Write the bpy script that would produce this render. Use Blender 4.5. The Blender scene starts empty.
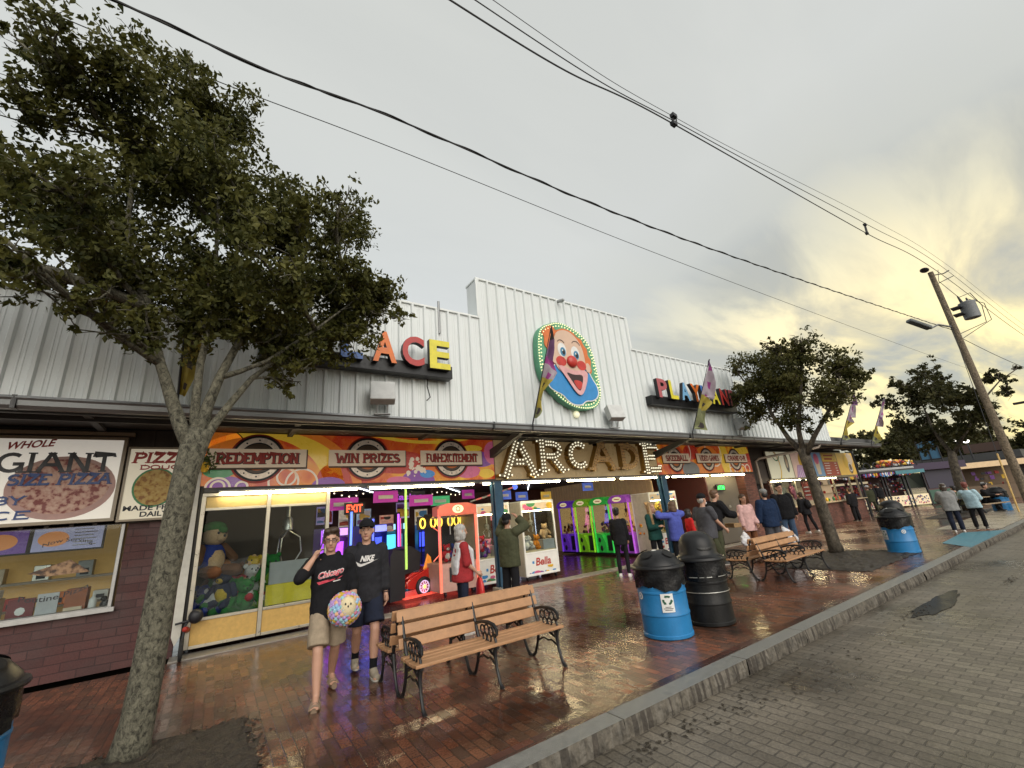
import bpy, bmesh, math, random
import numpy as np
from mathutils import Vector, Matrix, noise, Euler
from mathutils.bvhtree import BVHTree
random.seed(7); RNG = np.random.default_rng(7)
SC = bpy.context.scene; COL = SC.collection
R = math.radians
PI = math.pi

# ------------------------------------------------------------------ materials
_M = {}
def M(name, col=(.5,.5,.5), rough=.6, metal=0., var=.15, scale=5., bump=0., bscale=40., emit=0., ecol=None, coat=0., spec=.5, alpha=1.):
    if name in _M: return _M[name]
    m = bpy.data.materials.new(name); m.use_nodes = True; _M[name] = m
    nt = m.node_tree; b = nt.nodes['Principled BSDF']
    tc = nt.nodes.new('ShaderNodeTexCoord')
    n = nt.nodes.new('ShaderNodeTexNoise'); n.inputs['Scale'].default_value = scale; n.inputs['Detail'].default_value = 5; n.inputs['Roughness'].default_value = .65
    nt.links.new(tc.outputs['Object'], n.inputs['Vector'])
    mr = nt.nodes.new('ShaderNodeMapRange'); mr.inputs['From Min'].default_value=.3; mr.inputs['From Max'].default_value=.7
    mr.inputs['To Min'].default_value = 1-var; mr.inputs['To Max'].default_value = 1+var
    nt.links.new(n.outputs['Fac'], mr.inputs['Value'])
    mx = nt.nodes.new('ShaderNodeVectorMath'); mx.operation='SCALE'; mx.inputs[0].default_value = col[:3]
    nt.links.new(mr.outputs['Result'], mx.inputs['Scale'])
    nt.links.new(mx.outputs['Vector'], b.inputs['Base Color'])
    mr2 = nt.nodes.new('ShaderNodeMapRange'); mr2.inputs['From Min'].default_value=.3; mr2.inputs['From Max'].default_value=.7
    mr2.inputs['To Min'].default_value = max(.03, rough-.1); mr2.inputs['To Max'].default_value = min(1, rough+.1)
    nt.links.new(n.outputs['Fac'], mr2.inputs['Value']); nt.links.new(mr2.outputs['Result'], b.inputs['Roughness'])
    b.inputs['Metallic'].default_value = metal; b.inputs['Specular IOR Level'].default_value = spec
    if coat: b.inputs['Coat Weight'].default_value = coat; b.inputs['Coat Roughness'].default_value = .1
    if alpha < 1: b.inputs['Alpha'].default_value = alpha
    if bump:
        n2 = nt.nodes.new('ShaderNodeTexNoise'); n2.inputs['Scale'].default_value = bscale; n2.inputs['Detail'].default_value = 4
        nt.links.new(tc.outputs['Object'], n2.inputs['Vector'])
        bp = nt.nodes.new('ShaderNodeBump'); bp.inputs['Strength'].default_value = bump; bp.inputs['Distance'].default_value = .02
        nt.links.new(n2.outputs['Fac'], bp.inputs['Height']); nt.links.new(bp.outputs['Normal'], b.inputs['Normal'])
    if emit:
        b.inputs['Emission Color'].default_value = (*(ecol or col)[:3], 1); b.inputs['Emission Strength'].default_value = emit
    return m

def glass(name, tint=(.86,.9,.9), rough=.02, fac=.36):
    if name in _M: return _M[name]
    m = bpy.data.materials.new(name); m.use_nodes = True; _M[name] = m
    nt = m.node_tree; nt.nodes.clear()
    o = nt.nodes.new('ShaderNodeOutputMaterial'); t = nt.nodes.new('ShaderNodeBsdfTransparent'); g = nt.nodes.new('ShaderNodeBsdfGlossy')
    t.inputs['Color'].default_value = (*tint, 1); g.inputs['Roughness'].default_value = rough; g.inputs['Color'].default_value = (.9,.9,.9,1)
    fr = nt.nodes.new('ShaderNodeFresnel'); fr.inputs['IOR'].default_value = 1.45
    ml = nt.nodes.new('ShaderNodeMath'); ml.operation = 'MULTIPLY'; ml.inputs[1].default_value = fac
    nt.links.new(fr.outputs['Fac'], ml.inputs[0])
    mx = nt.nodes.new('ShaderNodeMixShader'); nt.links.new(ml.outputs[0], mx.inputs['Fac'])
    nt.links.new(t.outputs[0], mx.inputs[1]); nt.links.new(g.outputs[0], mx.inputs[2]); nt.links.new(mx.outputs[0], o.inputs['Surface'])
    return m

def brick_mat(name, c1, c2, mortar, bw, rh, ms, rot=0., plane='XY', rough=(.15,.5), bump=.5, patch=.35, wet_scale=.7, offs=.5, spec=.5, tint=None, dirt=.5, tilt=0.):
    m = bpy.data.materials.new(name); m.use_nodes = True; _M[name] = m
    nt = m.node_tree; L = nt.links.new; b = nt.nodes['Principled BSDF']; b.inputs['Specular IOR Level'].default_value = spec
    tc = nt.nodes.new('ShaderNodeTexCoord'); mp = nt.nodes.new('ShaderNodeMapping')
    mp.inputs['Rotation'].default_value = (0,0,rot) if plane=='XY' else (R(-90),0,0)
    if plane == 'XZ':
        sx = nt.nodes.new('ShaderNodeSeparateXYZ'); cx = nt.nodes.new('ShaderNodeCombineXYZ')
        L(tc.outputs['Object'], sx.inputs[0]); L(sx.outputs[0], cx.inputs[0]); L(sx.outputs[2], cx.inputs[1]); vec = cx.outputs[0]
    else:
        L(tc.outputs['Object'], mp.inputs['Vector']); vec = mp.outputs[0]
    # slight wobble so courses are not ruler straight
    nw = nt.nodes.new('ShaderNodeTexNoise'); nw.inputs['Scale'].default_value = 1.3; L(vec, nw.inputs['Vector'])
    va = nt.nodes.new('ShaderNodeVectorMath'); va.operation='MULTIPLY_ADD'; va.inputs[1].default_value=(.03,.03,0); L(nw.outputs['Color'], va.inputs[0]); L(vec, va.inputs[2])
    br = nt.nodes.new('ShaderNodeTexBrick'); L(va.outputs[0], br.inputs['Vector'])
    br.offset = offs; br.inputs['Scale'].default_value = 1; br.inputs['Brick Width'].default_value = bw; br.inputs['Row Height'].default_value = rh
    br.inputs['Mortar Size'].default_value = ms; br.inputs['Mortar Smooth'].default_value = .3; br.inputs['Bias'].default_value = 0
    br.inputs['Color1'].default_value=(*c1,1); br.inputs['Color2'].default_value=(*c2,1); br.inputs['Mortar'].default_value=(*mortar,1)
    n1 = nt.nodes.new('ShaderNodeTexNoise'); n1.inputs['Scale'].default_value = wet_scale; n1.inputs['Detail'].default_value = 4; n1.inputs['Roughness'].default_value=.6; L(tc.outputs['Object'], n1.inputs['Vector'])
    n2 = nt.nodes.new('ShaderNodeTexNoise'); n2.inputs['Scale'].default_value = 55; n2.inputs['Detail'].default_value = 5; L(tc.outputs['Object'], n2.inputs['Vector'])
    mr = nt.nodes.new('ShaderNodeMapRange'); mr.inputs['From Min'].default_value=.35; mr.inputs['From Max'].default_value=.65; mr.inputs['To Min'].default_value=1-patch; mr.inputs['To Max'].default_value=1+patch; L(n1.outputs['Fac'], mr.inputs['Value'])
    mr2 = nt.nodes.new('ShaderNodeMapRange'); mr2.inputs['From Min'].default_value=.3; mr2.inputs['From Max'].default_value=.7; mr2.inputs['To Min'].default_value=1-dirt*.5; mr2.inputs['To Max'].default_value=1+dirt*.5; L(n2.outputs['Fac'], mr2.inputs['Value'])
    ml = nt.nodes.new('ShaderNodeMath'); ml.operation='MULTIPLY'; L(mr.outputs[0], ml.inputs[0]); L(mr2.outputs[0], ml.inputs[1])
    sc = nt.nodes.new('ShaderNodeVectorMath'); sc.operation='SCALE'; L(br.outputs['Color'], sc.inputs[0]); L(ml.outputs[0], sc.inputs['Scale'])
    # per-brick random value from a second brick lookup (white/black) for roughness and tilt
    b2 = nt.nodes.new('ShaderNodeTexBrick'); L(va.outputs[0], b2.inputs['Vector']); b2.offset = offs
    for k in ('Scale','Brick Width','Row Height','Mortar Size','Mortar Smooth'): b2.inputs[k].default_value = br.inputs[k].default_value
    b2.inputs['Color1'].default_value=(0,0,0,1); b2.inputs['Color2'].default_value=(1,1,1,1); b2.inputs['Mortar'].default_value=(.5,.5,.5,1)
    L(sc.outputs[0], b.inputs['Base Color'])
    rr = nt.nodes.new('ShaderNodeMapRange'); rr.inputs['From Min'].default_value=.36; rr.inputs['From Max'].default_value=.62; rr.inputs['To Min'].default_value=rough[0]; rr.inputs['To Max'].default_value=rough[1]
    ad = nt.nodes.new('ShaderNodeMath'); ad.operation='MULTIPLY_ADD'; ad.inputs[1].default_value=.14; L(b2.outputs['Color'], ad.inputs[0]); L(n1.outputs['Fac'], ad.inputs[2])
    ad2 = nt.nodes.new('ShaderNodeMath'); ad2.operation='SUBTRACT'; ad2.inputs[1].default_value=.07; L(ad.outputs[0], ad2.inputs[0])
    L(ad2.outputs[0], rr.inputs['Value']); L(rr.outputs[0], b.inputs['Roughness'])
    # bump: joints + rough grain + gentle undulation
    inv = nt.nodes.new('ShaderNodeMath'); inv.operation='MULTIPLY_ADD'; inv.inputs[1].default_value=-1; inv.inputs[2].default_value=1; L(br.outputs['Fac'], inv.inputs[0])
    n3 = nt.nodes.new('ShaderNodeTexNoise'); n3.inputs['Scale'].default_value = 9; n3.inputs['Detail'].default_value=3; L(tc.outputs['Object'], n3.inputs['Vector'])
    a1 = nt.nodes.new('ShaderNodeMath'); a1.operation='MULTIPLY_ADD'; a1.inputs[1].default_value=.35; L(n2.outputs['Fac'], a1.inputs[0]); L(inv.outputs[0], a1.inputs[2])
    a2 = nt.nodes.new('ShaderNodeMath'); a2.operation='MULTIPLY_ADD'; a2.inputs[1].default_value=1.2; L(n3.outputs['Fac'], a2.inputs[0]); L(a1.outputs[0], a2.inputs[2])
    a3 = nt.nodes.new('ShaderNodeMath'); a3.operation='MULTIPLY_ADD'; a3.inputs[1].default_value=.35; L(b2.outputs['Color'], a3.inputs[0]); L(a2.outputs[0], a3.inputs[2])
    bp = nt.nodes.new('ShaderNodeBump'); bp.inputs['Strength'].default_value = bump; bp.inputs['Distance'].default_value=.006
    L(a3.outputs[0], bp.inputs['Height']); L(bp.outputs['Normal'], b.inputs['Normal'])
    if tilt:
        s1=nt.nodes.new('ShaderNodeMath'); s1.operation='MULTIPLY'; s1.inputs[1].default_value=17.3; L(b2.outputs['Color'],s1.inputs[0])
        s2=nt.nodes.new('ShaderNodeMath'); s2.operation='FRACT'; L(s1.outputs[0],s2.inputs[0])
        s3=nt.nodes.new('ShaderNodeMath'); s3.operation='MULTIPLY_ADD'; s3.inputs[1].default_value=tilt*2; s3.inputs[2].default_value=-tilt; L(b2.outputs['Color'],s3.inputs[0])
        s4=nt.nodes.new('ShaderNodeMath'); s4.operation='MULTIPLY_ADD'; s4.inputs[1].default_value=tilt*2; s4.inputs[2].default_value=-tilt; L(s2.outputs[0],s4.inputs[0])
        cb=nt.nodes.new('ShaderNodeCombineXYZ'); cb.inputs[2].default_value=1; L(s3.outputs[0],cb.inputs[0]); L(s4.outputs[0],cb.inputs[1])
        nv=nt.nodes.new('ShaderNodeVectorMath'); nv.operation='NORMALIZE'; L(cb.outputs[0],nv.inputs[0]); L(nv.outputs[0],bp.inputs['Normal'])
    return m

# ------------------------------------------------------------------ scene tree
def tag(o, label=None, cat=None, group=None, kind=None):
    if label: o['label'] = label
    if cat: o['category'] = cat
    if group: o['group'] = group
    if kind: o['kind'] = kind
    return o
def thing(name, label, cat, loc=(0,0,0), rz=0., group=None):
    o = bpy.data.objects.new(name, None); COL.objects.link(o); o.empty_display_size = .1
    o.location = loc; o.rotation_euler = (0,0,rz)
    return tag(o, label, cat, group)
def children(o): return [c for c in COL.objects if c.parent == o]
def copy_tree(o, parent=None):
    kids = children(o)
    c = o.copy(); COL.objects.link(c)
    if parent: c.parent = parent
    for k in kids: copy_tree(k, c)
    return c

class MB:
    def __init__(s, m=None, o=(0,0,0)):
        s.v=[]; s.f=[]; s.mi=[]; s.mats=[]; s.o=o; s.xf=None; s.m=None
        if m is not None: s.use(m)
    def use(s, m):
        if m not in s.mats: s.mats.append(m)
        s.m = s.mats.index(m); return s
    def add(s, V, F):
        b=len(s.v)
        if s.xf is not None: V=[tuple(s.xf @ Vector(p)) for p in V]
        s.v.extend(tuple(p) for p in V)
        for f in F: s.f.append(tuple(i+b for i in f)); s.mi.append(s.m)
        return s
    def box(s, x0,x1,y0,y1,z0,z1):
        V=[(x,y,z) for z in (z0,z1) for y in (y0,y1) for x in (x0,x1)]
        return s.add(V, [(0,2,3,1),(4,5,7,6),(0,1,5,4),(2,6,7,3),(0,4,6,2),(1,3,7,5)])
    def quad(s, a,b,c,d): return s.add([a,b,c,d],[(0,1,2,3)])
    def rect(s, x0,z0,x1,z1,y): return s.add([(x0,y,z0),(x1,y,z0),(x1,y,z1),(x0,y,z1)],[(0,1,2,3)])
    def flat(s, x0,y0,x1,y1,z): return s.add([(x0,y0,z),(x1,y0,z),(x1,y1,z),(x0,y1,z)],[(0,1,2,3)])
    def poly(s, P): return s.add(P,[tuple(range(len(P)))])
    def polyxz(s, P, y): return s.poly([(x,y,z) for x,z in P])
    def fan(s, P, y):     # star-shaped polygon in XZ, fan triangulated about the centroid
        cx=sum(p[0] for p in P)/len(P); cz=sum(p[1] for p in P)/len(P); n=len(P)
        return s.add([(cx,y,cz)]+[(x,y,z) for x,z in P], [(0,1+i,1+(i+1)%n) for i in range(n)])
    def prism(s, P, y0, y1):   # XZ outline extruded along Y, y0 is the front
        n=len(P); cx=sum(p[0] for p in P)/n; cz=sum(p[1] for p in P)/n
        V=[(x,y0,z) for x,z in P]+[(x,y1,z) for x,z in P]+[(cx,y0,cz),(cx,y1,cz)]
        F=[(i,(i+1)%n,2*n) for i in range(n)]+[(n+(i+1)%n,n+i,2*n+1) for i in range(n)]+[((i+1)%n,i,n+i,n+(i+1)%n) for i in range(n)]
        return s.add(V,F)
    def disc(s, cx,cz,rx,rz,y,n=28): return s.fan([(cx+rx*math.cos(2*PI*i/n),cz+rz*math.sin(2*PI*i/n)) for i in range(n)],y)
    def ring(s, cx,cz,r0,r1,y,n=32,a0=0,a1=2*PI,sz=1.):
        V=[];F=[]
        for i in range(n+1):
            a=a0+(a1-a0)*i/n; c,d=math.cos(a),math.sin(a)
            V+= [(cx+r0*c,y,cz+r0*d*sz),(cx+r1*c,y,cz+r1*d*sz)]
        F=[(2*i,2*i+1,2*i+3,2*i+2) for i in range(n)]
        return s.add(V,F)
    def tube(s, P, r, n=8, cap=True):
        P=[Vector(p) for p in P]; k=len(P); rs=r if isinstance(r,(list,tuple)) else [r]*k
        V=[];F=[]; up=None
        for i,p in enumerate(P):
            t=(P[min(i+1,k-1)]-P[max(i-1,0)]); t=t.normalized() if t.length>1e-9 else Vector((0,0,1))
            if up is None: up = Vector((0,0,1)) if abs(t.z)<.9 else Vector((1,0,0))
            a=t.cross(up)
            if a.length<1e-6: a=t.cross(Vector((1,.3,0)))
            a.normalize(); b=a.cross(t).normalized(); up=b
            for j in range(n):
                w=2*PI*j/n; V.append(p+(a*math.cos(w)+b*math.sin(w))*rs[i])
        for i in range(k-1):
            for j in range(n):
                F.append((i*n+j,i*n+(j+1)%n,(i+1)*n+(j+1)%n,(i+1)*n+j))
        if cap: F.append(tuple(range(n))[::-1]); F.append(tuple(range((k-1)*n,k*n)))
        return s.add(V,F)
    def lathe(s, prof, c=(0,0,0), n=20, cap=True):
        V=[];F=[];k=len(prof)
        for r,z in prof:
            for j in range(n):
                w=2*PI*j/n; V.append((c[0]+r*math.cos(w),c[1]+r*math.sin(w),c[2]+z))
        for i in range(k-1):
            for j in range(n): F.append((i*n+j,i*n+(j+1)%n,(i+1)*n+(j+1)%n,(i+1)*n+j))
        if cap: F.append(tuple(range(n))[::-1]); F.append(tuple(range((k-1)*n,k*n)))
        return s.add(V,F)
    def ell(s, c, r, n=12, k=8, rot=None):
        if not isinstance(r,(list,tuple)): r=(r,r,r)
        V=[];F=[]; rm = rot.to_matrix() if isinstance(rot,Euler) else rot
        for i in range(k+1):
            a=-PI/2+PI*i/k
            for j in range(n):
                w=2*PI*j/n; p=Vector((r[0]*math.cos(a)*math.cos(w),r[1]*math.cos(a)*math.sin(w),r[2]*math.sin(a)))
                if rm is not None: p=rm@p
                V.append((c[0]+p.x,c[1]+p.y,c[2]+p.z))
        for i in range(k):
            for j in range(n): F.append((i*n+j,i*n+(j+1)%n,(i+1)*n+(j+1)%n,(i+1)*n+j))
        return s.add(V,F)
    def cap(s, a, b, ra, rb, n=10):   # tapered capsule
        a=Vector(a); b=Vector(b); t=(b-a); L=t.length; t=t.normalized() if L>1e-9 else Vector((0,0,1))
        P=[];rs=[]
        for q in (-1,-.8,-.45,0): P.append(a+t*ra*q); rs.append(max(ra*math.sqrt(max(0,1-q*q)),ra*.05))
        for q in (.33,.66): P.append(a+t*L*q); rs.append(ra+(rb-ra)*q)
        for q in (0,.45,.8,1): P.append(b+t*rb*q); rs.append(max(rb*math.sqrt(max(0,1-q*q)),rb*.05))
        return s.tube(P,rs,n)
    def loft(s, rings, n=16):   # rings: (cx,cy,cz,a,b)
        V=[];F=[];k=len(rings)
        for cx,cy,cz,a,b in rings:
            for j in range(n):
                w=2*PI*j/n; V.append((cx+a*math.copysign(abs(math.cos(w))**.85,math.cos(w)),cy+b*math.copysign(abs(math.sin(w))**.85,math.sin(w)),cz))
        for i in range(k-1):
            for j in range(n): F.append((i*n+j,i*n+(j+1)%n,(i+1)*n+(j+1)%n,(i+1)*n+j))
        F.append(tuple(range(n))[::-1]); F.append(tuple(range((k-1)*n,k*n)))
        return s.add(V,F)
    def mesh(s, name):
        me=bpy.data.meshes.new(name)
        ox,oy,oz=s.o
        me.from_pydata([(x-ox,y-oy,z-oz) for x,y,z in s.v],[],s.f)
        for m in s.mats: me.materials.append(m)
        me.polygons.foreach_set('material_index', s.mi)
        return me
    def build(s, name, parent=None, smooth=False, bevel=0., label=None, fix=True, angle=40):
        me=s.mesh(name)
        if fix:
            bm=bmesh.new(); bm.from_mesh(me); bmesh.ops.recalc_face_normals(bm, faces=bm.faces); bm.to_mesh(me); bm.free()
        o=bpy.data.objects.new(name,me); COL.objects.link(o)
        if parent: o.parent=parent
        if smooth:
            me.polygons.foreach_set('use_smooth',[True]*len(me.polygons))
            try: me.set_sharp_from_angle(angle=R(angle))
            except Exception: pass
        if bevel:
            b=o.modifiers.new('edge','BEVEL'); b.width=bevel; b.segments=2; b.limit_method='ANGLE'; b.angle_limit=R(40)
        if label: o['label']=label
        return o

def solo(mb, name, label=None, cat=None, group=None, kind=None, loc=(0,0,0), rz=0, **k):
    o = mb.build(name, None, **k); o.location=loc; o.rotation_euler=(0,0,rz)
    return tag(o,label,cat,group,kind)

# ------------------------------------------------------------------ lettering
_T = {}
def text_geo(t, bold=0., ext=.0):
    k=(t,bold,ext)
    if k in _T: return _T[k]
    c=bpy.data.curves.new('t','FONT'); c.body=t; c.offset=bold; c.extrude=ext; c.resolution_u=4
    o=bpy.data.objects.new('t',c); COL.objects.link(o)
    bpy.context.view_layer.update()
    me=bpy.data.meshes.new_from_object(o.evaluated_get(bpy.context.evaluated_depsgraph_get()))
    V=[tuple(v.co) for v in me.vertices]; F=[(tuple(p.vertices), p.normal.z) for p in me.polygons]
    bpy.data.objects.remove(o); bpy.data.curves.remove(c); bpy.data.meshes.remove(me)
    _T[k]=(V,F); return _T[k]
def add_text(mb, t, box, y, mf, ms=None, depth=.0, bold=0., slant=0., arc=0., rotz=0.):
    """letters in the XZ plane facing -Y, fitted into box (x0,z0,x1,z1); depth = how far they stand out"""
    x0,z0,x1,z1=box
    V,F=text_geo(t,bold,.5 if depth else 0.)
    xs=[v[0] for v in V]; ys=[v[1] for v in V]; a,b,c,d=min(xs),max(xs),min(ys),max(ys)
    sx=(x1-x0)/(b-a); sz=(z1-z0)/(d-c); W=[]
    for v in V:
        u=(v[0]-a)*sx; w=(v[1]-c)*sz
        X=x0+u+slant*w; Z=z0+w
        if arc: q=(u/(x1-x0)-.5)*2; Z+=arc*(1-q*q)
        if rotz: Z+=rotz*u
        W.append((X, y-(v[2]+.5)*depth if depth else y, Z))
    base=mb.mats.index(mf) if mf in mb.mats else None
    mb.use(mf); im=mb.m
    if ms is not None: mb.use(ms); isd=mb.m
    b0=len(mb.v); 
    if mb.xf is not None: W=[tuple(mb.xf@Vector(p)) for p in W]
    mb.v.extend(W)
    for f,nz in F:
        mb.f.append(tuple(i+b0 for i in f)); mb.mi.append(im if (ms is None or nz>.5) else isd)
    return mb

def arcp(cx,cy,rx,ry,a0,a1,n=10): return [(cx+rx*math.cos(R(a0+(a1-a0)*i/n)),cy+ry*math.sin(R(a0+(a1-a0)*i/n))) for i in range(n+1)]
GLY = {  # width, strokes
 'A':(.9,[[(.05,0),(.42,1)],[(.42,1),(.85,0)],[(.2,.36),(.68,.36)]]),
 'B':(.72,[[(.12,0),(.12,1)],[(.12,1),(.4,1)]+arcp(.4,.76,.24,.24,90,-90)+[(.12,.52)],[(.12,.52),(.42,.52)]+arcp(.42,.26,.26,.26,90,-90)+[(.12,0)]]),
 'C':(.82,[arcp(.44,.5,.36,.5,50,310,14)]),
 'D':(.85,[[(.14,0),(.14,1)],[(.14,1),(.38,1)]+arcp(.38,.5,.4,.5,90,-90,12)+[(.14,0)]]),
 'E':(.74,[[(.14,0),(.14,1)],[(.14,1),(.66,1),(.66,.86)],[(.14,.52),(.5,.52)],[(.14,0),(.68,0),(.68,.16)]]),
 'F':(.7,[[(.14,0),(.14,1)],[(.14,1),(.64,1),(.64,.86)],[(.14,.52),(.48,.52)]]),
 'G':(.86,[arcp(.44,.5,.36,.5,50,330,14),[(.76,.0),(.76,.42)],[(.5,.42),(.84,.42)]]),
 'H':(.86,[[(.14,0),(.14,1)],[(.72,0),(.72,1)],[(.14,.52),(.72,.52)]]),
 'I':(.36,[[(.18,0),(.18,1)]]),
 'K':(.8,[[(.14,0),(.14,1)],[(.16,.45),(.68,1)],[(.3,.6),(.72,0)]]),
 'L':(.68,[[(.14,0),(.14,1)],[(.14,0),(.62,0),(.62,.18)]]),
 'M':(1.0,[[(.12,0),(.12,1)],[(.12,1),(.5,.2)],[(.5,.2),(.88,1)],[(.88,1),(.88,0)]]),
 'N':(.86,[[(.14,0),(.14,1)],[(.14,1),(.72,0)],[(.72,0),(.72,1)]]),
 'O':(.86,[arcp(.43,.5,.36,.5,90,450,18)]),
 'P':(.72,[[(.14,0),(.14,1)],[(.14,1),(.4,1)]+arcp(.4,.74,.26,.26,90,-90)+[(.14,.48)]]),
 'R':(.84,[[(.14,0),(.14,1)],[(.14,1),(.42,1)]+arcp(.42,.74,.26,.26,90,-90)+[(.14,.48)],[(.4,.48),(.74,0)]]),
 'S':(.72,[arcp(.36,.74,.28,.26,40,270,9)+arcp(.36,.25,.29,.25,90,-140,9)]),
 'T':(.8,[[(.4,0),(.4,1)],[(.06,.84),(.06,1),(.74,1),(.74,.84)]]),
 'U':(.84,[[(.14,1),(.14,.35)]+arcp(.42,.35,.28,.35,180,360,10)+[(.7,1)]]),
 'V':(.86,[[(.06,1),(.42,0)],[(.42,0),(.8,1)]]),
 'W':(1.15,[[(.06,1),(.3,0)],[(.3,0),(.57,.8)],[(.57,.8),(.84,0)],[(.84,0),(1.08,1)]]),
 'X':(.84,[[(.1,0),(.74,1)],[(.1,1),(.74,0)]]),
 'Y':(.84,[[(.08,1),(.42,.48)],[(.76,1),(.42,.48)],[(.42,.48),(.42,0)]]),
 'Z':(.76,[[(.1,.84),(.1,1),(.66,1)],[(.66,1),(.1,0)],[(.1,0),(.68,0),(.68,.16)]]),
 '-':(.4,[[(.08,.45),(.32,.45)]]), ' ':(.45,[]), '.':(.4,[[(.14,.42),(.26,.42),(.26,.55),(.14,.55),(.14,.42)]]),
}
def ribbon(mb, P, t, y, zs=1.):
    n=len(P); V=[];F=[]; closed = n>3 and math.hypot(P[0][0]-P[-1][0],P[0][1]-P[-1][1])<1e-4
    for i,(x,z) in enumerate(P):
        if closed and i in (0,n-1): a,b=P[-2],P[1]
        else: a,b=P[max(i-1,0)],P[min(i+1,n-1)]
        dx,dz=b[0]-a[0],b[1]-a[1]; l=math.hypot(dx,dz) or 1
        nx,nz=-dz/l,dx/l; k=1.
        if 0<i<n-1:
            ax,az=P[i][0]-P[i-1][0],P[i][1]-P[i-1][1]; la=math.hypot(ax,az) or 1
            k=1/max(.5,abs(nx*(-az/la)+nz*(ax/la)))
        V+=[(x+nx*t*.5*k,y,z+nz*t*.5*k),(x-nx*t*.5*k,y,z-nz*t*.5*k)]
    F=[(2*i,2*i+1,2*i+3,2*i+2) for i in range(n-1)]
    mb.add(V,F)
def slab_text(mb, s, box, y, t=.16, serif=True, slant=0., only=None, strokes_out=None, outline=0.):
    """heavy slab-serif capitals made of ribbons; t = stroke weight as share of height"""
    x0,z0,x1,z1=box; H=z1-z0; W=sum(GLY[c][0] for c in s); sx=(x1-x0)/W; px=x0; k=0
    for ci,c in enumerate(s):
        w,st=GLY[c]; ins=t*.5
        for P in st:
            Q=[]
            for (u,v) in P:
                vz=ins+v*(1-t); Q.append((px+u*sx+slant*vz*H, z0+vz*H))
            # end strokes at the rails
            (ua,va),(ub,vb)=P[0],P[-1]
            if len(P)==2 and abs(va-vb)>.4:
                Q=[(px+u*sx+slant*(0 if v<.02 else 1 if v>.98 else ins+v*(1-t))*H, z0+(0 if v<.02 else 1 if v>.98 else ins+v*(1-t))*H) for u,v in P]
            yy=y-.0007*(k%9)
            ribbon(mb,Q,t*H*(1+outline),yy); k+=1
            if strokes_out is not None: strokes_out.append((ci,Q,t*H))
            if serif and len(P)==2 and abs(va-vb)>.4:
                for (u,v) in P:
                    if v<.02 or v>.98:
                        zz=z0+(t*.42*.5 if v<.02 else 1-t*.42*.5)*H; cx=px+u*sx+slant*(zz-z0)
                        q=[(cx-t*H*.95,zz),(cx+t*H*.95,zz)]; ribbon(mb,q,t*H*.42*(1+outline),y-.0007*(k%9)); k+=1
                        if strokes_out is not None: strokes_out.append((ci,q,t*H*.42))
        px+=w*sx

# ------------------------------------------------------------------ camera
def setup_camera():
    c=bpy.data.cameras.new('camera'); o=bpy.data.objects.new('camera',c); COL.objects.link(o)
    f,pi,ro,ya=422.736,0.301168,-0.0885555,0.612054
    c.sensor_width=36; c.lens=f/1024*36; c.clip_end=3000; c.clip_start=.05
    cy,sy=math.cos(ya),math.sin(ya)
    fw=Vector((sy*math.cos(pi),cy*math.cos(pi),math.sin(pi))); r=Vector((cy,-sy,0)); u=r.cross(fw)
    r2=r*math.cos(ro)+u*math.sin(ro); u2=u*math.cos(ro)-r*math.sin(ro)
    m=Matrix((r2,u2,-fw)).transposed().to_4x4(); m.translation=Vector((0,0,1.85)); o.matrix_world=m
    SC.camera=o
setup_camera()
SC.view_settings.view_transform='Standard'; SC.view_settings.look='None'; SC.view_settings.exposure=0
SC.cycles.use_denoising=True; SC.cycles.max_bounces=8; SC.cycles.transparent_max_bounces=12; SC.cycles.diffuse_bounces=3; SC.cycles.glossy_bounces=4
SC.cycles.sample_clamp_indirect=4.; SC.cycles.caustics_reflective=False; SC.cycles.caustics_refractive=False

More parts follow.
